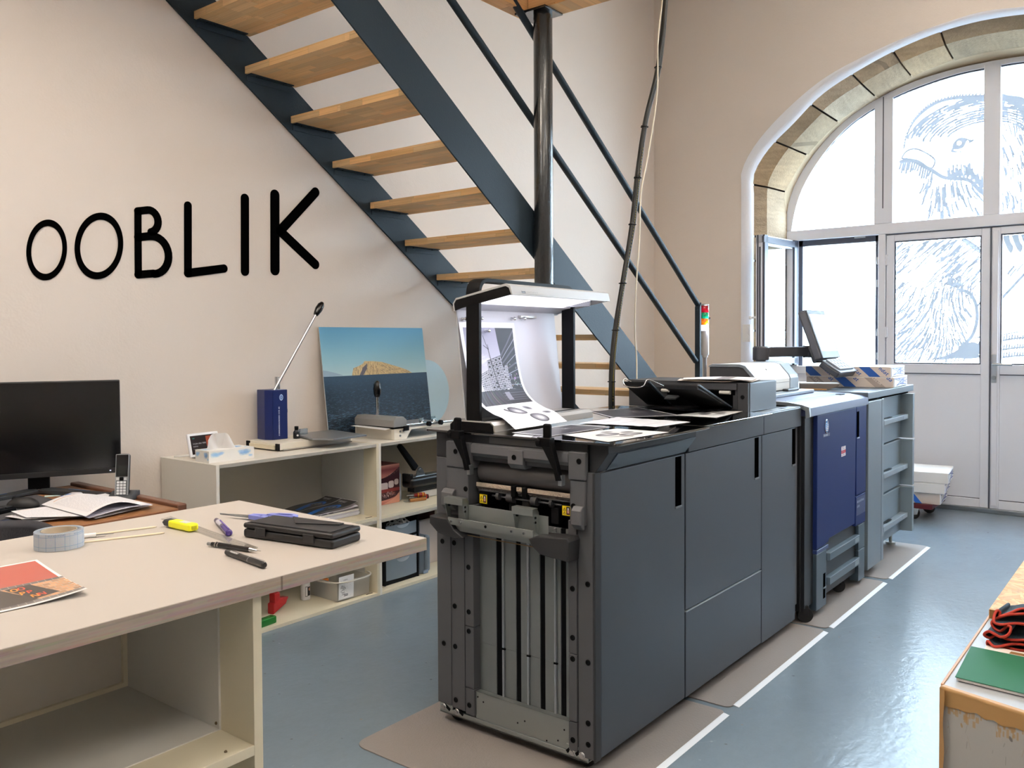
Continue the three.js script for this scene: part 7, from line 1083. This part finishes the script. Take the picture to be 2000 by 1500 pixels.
// ---- prints on the glass tops
{
  const rings = (dark) => canvas(768, 512, (c, w, h) => { rimmed(c, '#efeeec', w, h); const ell = (x, y, rx, ry, hollow) => { c.save(); c.translate(x, y); c.scale(rx, ry); const q = c.createRadialGradient(0.1, 0.1, 0, 0, 0, 1); if (hollow) { q.addColorStop(0, '#fff'); q.addColorStop(0.7, '#77747c'); q.addColorStop(1, '#1d1b20'); } else { q.addColorStop(0, dark ? '#1c1a1f' : '#4a484e'); q.addColorStop(0.7, '#8d8a90'); q.addColorStop(1, 'rgba(239,238,236,0)'); } c.fillStyle = q; c.beginPath(); c.arc(0, 0, 1, 0, 7); c.fill(); c.restore(); }; ell(250, 190, 92, 92, !dark); ell(420, 300, 100, 90, !dark); ell(420, 120, 74, 60, false); ell(590, 210, 70, 56, false); c.lineWidth = 34; for (let i = 0; i < 30; i++) { const a = i / 30; c.strokeStyle = `rgba(40,38,44,${0.9 - 0.85 * a})`; c.beginPath(); c.moveTo(110 + a * 200, 250 + a * 150); c.lineTo(117 + a * 200, 255 + a * 150); c.stroke(); } });
  const sky = canvas(512, 512, (c, w, h) => { rimmed(c, '#efeef2', w, h); c.fillStyle = '#3b3a42'; c.fillRect(16, 16, w - 32, h - 32); for (let i = 0; i < 400; i++) { c.strokeStyle = `rgba(${rr(60, 130)},${rr(60, 130)},${rr(70, 140)},.2)`; c.beginPath(); const x = rr(16, w - 60), y = rr(16, h - 40); c.moveTo(x, y); c.lineTo(x + 40, y + rr(-8, 8)); c.stroke(); } for (let i = 0; i < 700; i++) { const a = rnd() * 7, q = Math.pow(rnd(), 1.5) * 150; c.fillStyle = `rgba(240,240,246,${rr(0.2, 0.9)})`; c.fillRect(300 + Math.cos(a) * q, 190 + Math.sin(a) * q * 0.6, rr(1, 6), rr(1, 5)); } });
  const lines = canvas(512, 512, (c, w, h) => { rimmed(c, '#f4f3f6', w, h); c.fillStyle = 'rgba(90,90,120,.35)'; for (let i = 0; i < 14; i++) c.fillRect(40, 30 + i * 32, rr(120, 420), 3); c.strokeStyle = 'rgba(70,70,90,.8)'; c.lineWidth = 4; for (const x of [120, 290, 400]) { c.beginPath(); c.moveTo(x, 180); c.lineTo(x + 8, 420); c.stroke(); } });
  const y = 1.0575, P = (label, q, tex, lift = 0, rot = 0, bow = () => 0) => { let m = M('#ffffff', 0.32, 0, { map: tex, side: THREE.DoubleSide }); if (rot) { m.map = tex.clone(); m.map.center.set(0.5, 0.5); m.map.rotation = rot; } single('proof_print', label, 'print', sheet(...q.map(([x, z]) => [x, y + lift, z]), bow), m); };
  P('print with two grey rings on the near corner of the black glass', [[2.262, -1.392], [2.347, -1.619], [2.618, -1.576], [2.619, -1.371]], rings(false), 0.0004, 0, (u, v) => 0.002 * Math.abs(Math.sin(u * 9)) * Math.max(0, v - 0.8));
  P('glossy dark starburst print lying before the viewing booth', [[2.285, -1.63], [2.300, -1.80], [2.650, -1.79], [2.66, -1.625]], sky, 0.0002, 0);
  P('white sheet with a few thin lines in the middle of the glass', [[2.745, -1.491], [2.704, -1.79], [2.997, -1.80], [2.985, -1.472]], lines, 0.0004, 0, (u, v) => 0.0015 * Math.abs(Math.sin(u * 14)));
  P('farthest print with a dark star picture, beside the sheet inserter', [[2.985, -1.82], [3.179, -2.055], [3.50, -1.995], [3.22, -1.63]], sky, 0.0003, 0);
  P('print with dark round blots at the far right, beside the sheet inserter', [[3.203, -1.466], [3.206, -1.66], [3.473, -1.637], [3.555, -1.505]], rings(true), 0.0010, 0);
}
// ---- floor mats, cables
{
  const matTop = M('#8b8480', 0.5, 0, { bumpMap: orangePeel, bumpScale: 0.0006 }), edge = M('#e9edf2', 0.35);
  const mat = (x0, x1, first, label) => {
    const t = thing('floor_mat', label, 'mat'), r = first ? 0.06 : 0.035, s = new THREE.Shape(), z0 = -2.21, z1 = -1.312; s.moveTo(x0 + r, z1); s.lineTo(x1 - 0.03, z1); s.quadraticCurveTo(x1, z1, x1, z1 - 0.03); s.lineTo(x1, z0); s.lineTo(x0 + r, z0); s.quadraticCurveTo(x0, z0, x0, z0 + r); s.lineTo(x0, z1 - r); s.quadraticCurveTo(x0, z1, x0 + r, z1);
    part(t, 'plate', ext(s, 'xz', 0, 0.004, 0.0008), matTop); part(t, 'edge_strip', ext([[z1 - 0.001, 0], [z1 - 0.001, 0.0042], [z1 + 0.004, 0.0042], [z1 + 0.022, 0.0005], [z1 + 0.022, 0]], 'zy', x0 + 0.03, x1 - 0.02), edge, 'pale bevelled edge');
  };
  mat(1.94, 2.950, true, 'nearest grey floor mat under the open output unit'); mat(2.985, 4.060, false, 'second grey floor mat under the dark cabinets'); mat(4.085, 5.075, false, 'third grey floor mat under the blue press'); mat(5.13, 6.11, false, 'farthest grey floor mat under the paper feeding cabinet');
  const c = thing('cable_bundle', 'thick bundle of black cables hanging from the ceiling behind the printing line', 'cable'), Z = -2.27;
  const path = [[4.62, 4.88], [4.42, 3.90], [4.297, 3.239], [4.267, 3.063], [4.203, 2.825], [4.067, 2.522], [3.984, 2.213], [3.93, 1.966], [3.826, 1.642], [3.759, 1.406], [3.725, 1.226], [3.718, 1.10], [3.715, 0.75], [3.73, 0.05]];
  const cm = M('#1b1a18', 0.55), off = [[0.007, 0.004], [-0.007, 0.003], [0.0, -0.007]];
  off.forEach(([a, b], i) => part(c, 'cable', tube(path.map(([x, y], n) => [x + a * (n > 10 ? 2.2 : 1) + 0.003 * Math.sin(n * 2.1 + i * 2), y, Z + b]), 0.0085, 160, 8), cm));
  part(c, 'braid', Array.from({ length: 110 }, (_, i) => { const k = 0.42 + i * 0.004, cv = new THREE.CatmullRomCurve3(path.map(([x, y]) => V(x, y, Z + 0.0128)), false, 'centripetal').getPoint(k); return bx(cv.x - 0.0035, cv.x - 0.0015, cv.y - 0.004, cv.y + 0.004, Z + 0.0110, Z + 0.0140); }), M('#8a7a3a', 0.6));
  part(c, 'cable_tie', [2.85, 2.50, 2.22, 1.97, 1.66, 1.42, 1.16].map((y) => { let i = 0; while (path[i + 1][1] > y) i++; const f = (path[i][1] - y) / (path[i][1] - path[i + 1][1]), x = path[i][0] + (path[i + 1][0] - path[i][0]) * f; return new THREE.TorusGeometry(0.0185, 0.0026, 8, 24).rotateX(Math.PI / 2).translate(x, y, Z).toNonIndexed(); }).concat([2.50, 2.22, 1.97].map((y) => { let i = 0; while (path[i + 1][1] > y) i++; const f = (path[i][1] - y) / (path[i][1] - path[i + 1][1]), x = path[i][0] + (path[i + 1][0] - path[i][0]) * f; return bx(x - 0.034, x - 0.016, y - 0.002, y + 0.002, Z - 0.002, Z + 0.002); })), black);
  single('white_cable', 'thin white cable hanging in a loose curve along the black bundle', 'cable', tube([[4.5, 4.88, -2.25], [4.30, 3.7, -2.25], [4.221, 3.216, -2.25], [4.163, 2.98, -2.245], [4.145, 2.702, -2.24], [4.045, 2.355, -2.238], [3.965, 2.129, -2.238], [3.951, 1.888, -2.24], [3.935, 1.647, -2.25], [3.939, 1.407, -2.26], [3.955, 1.272, -2.26], [3.940, 1.13, -2.25], [3.93, 0.6, -2.25], [3.93, 0.02, -2.25]], 0.0042, 180, 8), M('#ddd5c2', 0.5));
}
// ---- painted crate at the right
{
  const scuff = canvas(1024, 512, (c, w, h) => { rimmed(c, '#b4b1ad', w, h); for (let i = 0; i < 420; i++) { c.strokeStyle = ['rgba(150,110,70,.45)', 'rgba(90,84,80,.3)', 'rgba(214,210,204,.5)', 'rgba(166,128,88,.35)'][Math.floor(rnd() * 4)]; c.lineWidth = rr(0.4, 1.8); const x = rr(0, w), y = rr(0, h), l = rr(3, 20); c.beginPath(); c.moveTo(x, y); c.lineTo(x + l * rr(-0.7, 0.7), y + l); c.stroke(); } for (let i = 0; i < 70; i++) { c.fillStyle = ['rgba(176,136,84,.7)', 'rgba(60,50,46,.5)'][i % 2]; c.beginPath(); c.ellipse(rr(0, w), rr(0, h), rr(1, 4), rr(1, 6), rr(0, 3), 0, 7); c.fill(); } for (let i = 0; i < 260; i++) { c.fillStyle = 'rgba(178,138,88,.6)'; c.fillRect(rr(0, w), rr(0, 22) * rnd(), rr(2, 9), rr(3, 14)); } });
  const t = thing('painted_crate', 'scuffed grey painted crate with brown tape along its edges, at the right edge', 'crate'), top = [[1.806, -0.362], [1.62, 0.30], [3.30, 0.32], [3.30, -0.362]];
  part(t, 'box', ext(top, 'xz', 0.0, 0.699, 0.004), M('#a6aaae', 0.5));
  part(t, 'scuffed_front', grid((u, v) => [1.8048 + (1.6188 - 1.8048) * u, 0.02 + 0.655 * v, -0.360 + 0.66 * u], 1, 1), M('#ffffff', 0.6, 0, { map: scuff, side: THREE.DoubleSide }));
  const tape = M('#b58c58', 0.55), d = V(-0.186, 0, 0.662).normalize();
  const tp = [[0.004, 0.7003], [0.0, 0.7003]];
  part(t, 'tape', grid((u, v) => { const s2 = 0.69 * u, q = v < 0.4 ? [-0.010 + 0.010 * (v / 0.4) * 1 + 0.010 * (1 - v / 0.4) * 0, 0.7006] : [-0.001, 0.7006 - 0.033 * (v - 0.4) / 0.6 * (1 + 0.05 * Math.sin(s2 * 70) + 0.05 * Math.sin(s2 * 171) + 0.04 * Math.sin(s2 * 613))]; const inn = v < 0.4 ? 0.012 * (1 - v / 0.4) : -0.002; return [1.8055 + d.x * s2 + inn * 0.96, q[1], -0.3625 + d.z * s2 + inn * 0.27]; }, 90, 10), M('#b58c58', 0.55, 0, { side: THREE.DoubleSide }));
  part(t, 'tape', grid((u, v) => [1.8035 + (v - 0.15) * -0.012, 0.02 + 0.678 * u, -0.3645 + v * 0.010 + 0.0012 * Math.sin(u * 40) * v], 40, 4), M('#b58c58', 0.55, 0, { side: THREE.DoubleSide }), 'tape down the corner');
  part(t, 'worn_edge', bx(1.82, 3.29, 0.6935, 0.7004, -0.3655, -0.3605, 0.001), M('#c79a78', 0.6));
  const osb = canvas(1024, 512, (c, w, h) => { rimmed(c, '#c99a62', w, h); for (let i = 0; i < 1500; i++) { c.save(); c.translate(rr(0, w), rr(0, h)); c.rotate(rr(-1.5, 1.5)); const k = rr(0.8, 1.15); c.fillStyle = `rgba(${222 * k},${178 * k},${124 * k},.75)`; const l = rr(20, 90), b = rr(4, 20); c.beginPath(); c.moveTo(0, 0); c.lineTo(l, rr(-4, 4)); c.lineTo(l - rr(0, 14), b); c.lineTo(rr(0, 10), b + rr(-3, 3)); c.fill(); c.strokeStyle = 'rgba(110,70,34,.28)'; c.lineWidth = 1; c.stroke(); c.restore(); } for (let i = 0; i < 50; i++) { c.fillStyle = 'rgba(70,60,56,.5)'; c.fillRect(rr(0, w), rr(0, h), rr(2, 10), rr(2, 8)); } }, [1.0, 0.5]);
  const b = thing('osb_board', 'chipboard panel of pressed wood strands lying on the painted crate', 'board'); part(b, 'panel', bx(2.315, 3.28, 0.7008, 0.7225, -0.361, 0.30, 0.002), M('#ffffff', 0.7, 0, { map: osb }));
  part(b, 'cut_edge', bx(2.313, 2.316, 0.7012, 0.7221, -0.359, 0.298), M('#9c6e3e', 0.8));
  const k1 = thing('booklet', 'green covered booklet lying on the front of the painted crate', 'booklet'), y = 0.7008;
  part(k1, 'pages', ext([[1.853, -0.344], [2.055, -0.352], [2.045, -0.10], [1.83, -0.085]], 'xz', y, y + 0.006, 0.001), M('#efe6e2', 0.7)); part(k1, 'cover', ext([[1.851, -0.346], [2.057, -0.354], [2.047, -0.10], [1.828, -0.085]], 'xz', y + 0.0062, y + 0.0075), M('#2c6b4f', 0.7, 0, { specularIntensity: 0.4 }));
  const k2 = thing('booklet', 'white booklet with a brown strip partly under the green booklet', 'booklet');
  part(k2, 'pages', ext([[2.062, -0.330], [2.092, -0.330], [2.085, -0.08], [2.052, -0.08]], 'xz', y, y + 0.005, 0.001), M('#f0e4de', 0.6)); part(k2, 'brown_strip', ext([[2.064, -0.283], [2.078, -0.281], [2.075, -0.08], [2.058, -0.08]], 'xz', y + 0.0052, y + 0.0058), M('#8a6236', 0.6));
  // towel: folded dark blue-grey cloth with red hem
  const w = thing('cleaning_cloth', 'crumpled blue-grey cloth with red hem lying on the crate between booklet and chipboard', 'cloth'), cm = M('#3e5260', 0.97, 0, { side: THREE.DoubleSide, bumpMap: orangePeel, bumpScale: 0.002 });
  // folded layers: a bent sheet seen end on, pushed back along x; the end towards the camera carries the hem
  const layers = [[[-0.2493, 0.7871], [-0.2733, 0.7823], [-0.2973, 0.7698], [-0.3098, 0.7631], [-0.3102, 0.7717], [-0.3146, 0.7746], [-0.3184, 0.767], [-0.3165, 0.7554], [-0.3059, 0.7535], [-0.2781, 0.7554], [-0.2493, 0.7574]], [[-0.2302, 0.7785], [-0.2608, 0.7765], [-0.2915, 0.7708], [-0.3146, 0.7583], [-0.3241, 0.7468], [-0.3184, 0.7372], [-0.3069, 0.7343], [-0.2982, 0.743], [-0.2915, 0.7507], [-0.2858, 0.7507], [-0.2858, 0.7411], [-0.2915, 0.7334], [-0.303, 0.7286], [-0.3155, 0.7315], [-0.327, 0.7324], [-0.3366, 0.7219], [-0.327, 0.7161], [-0.3146, 0.7238], [-0.2915, 0.72], [-0.2608, 0.7248], [-0.2302, 0.7257]], [[-0.2302, 0.7161], [-0.2608, 0.7152], [-0.2887, 0.7123], [-0.3136, 0.7075], [-0.327, 0.7142], [-0.328, 0.7027], [-0.3184, 0.7013], [-0.2887, 0.7027], [-0.2599, 0.7017], [-0.2302, 0.7017]]];
  for (const [n, pts] of layers.entries()) {
    const cv = new THREE.CatmullRomCurve3(pts.map(([z, yy]) => V(0, yy, z)), false, 'centripetal'), N = pts.length * 6, P2 = cv.getSpacedPoints(N);
    const f = (u, v) => { const q = P2[Math.round(u * N)], e = 0.012 * Math.sin(u * 7 + n) + 0.008 * Math.sin(u * 17 + 2 * n); return [2.10 + e * (1 - v) + 0.19 * v + (q.y - 0.70) * 0.25, Math.max(y + 0.0015, y + 0.002 + (q.y - 0.7012) * (1 - 0.45 * v * v) + 0.004 * Math.sin(v * 6 + u * 9) * v), q.z + 0.010 * v * Math.sin(v * 4 + n)]; };
    part(w, 'fold', grid(f, N, 16), cm); part(w, 'red_hem', tube(Array.from({ length: N + 1 }, (_, i) => f(i / N, 0)), 0.0030, N * 3, 8), M('#b3331f', 0.7));
  }
  part(w, 'bulk', grid((u, v) => { const z = -0.318 + 0.50 * u, yy = y + 0.002 + 0.058 * Math.pow(Math.min(1, u * 5), 0.5) * (0.85 + 0.15 * Math.sin(u * 9)) * Math.pow(Math.sin(Math.PI * (0.08 + 0.86 * v)), 0.6); return [2.125 + 0.18 * v + 0.006 * Math.sin(u * 12), yy, z]; }, 30, 20), cm);
}
rebase();
if (booth) booth.t.userData = { ...booth.t.userData };
scene.traverse((o) => { if (o.isLight) o.castShadow = true; });
renderer.render(scene, camera);
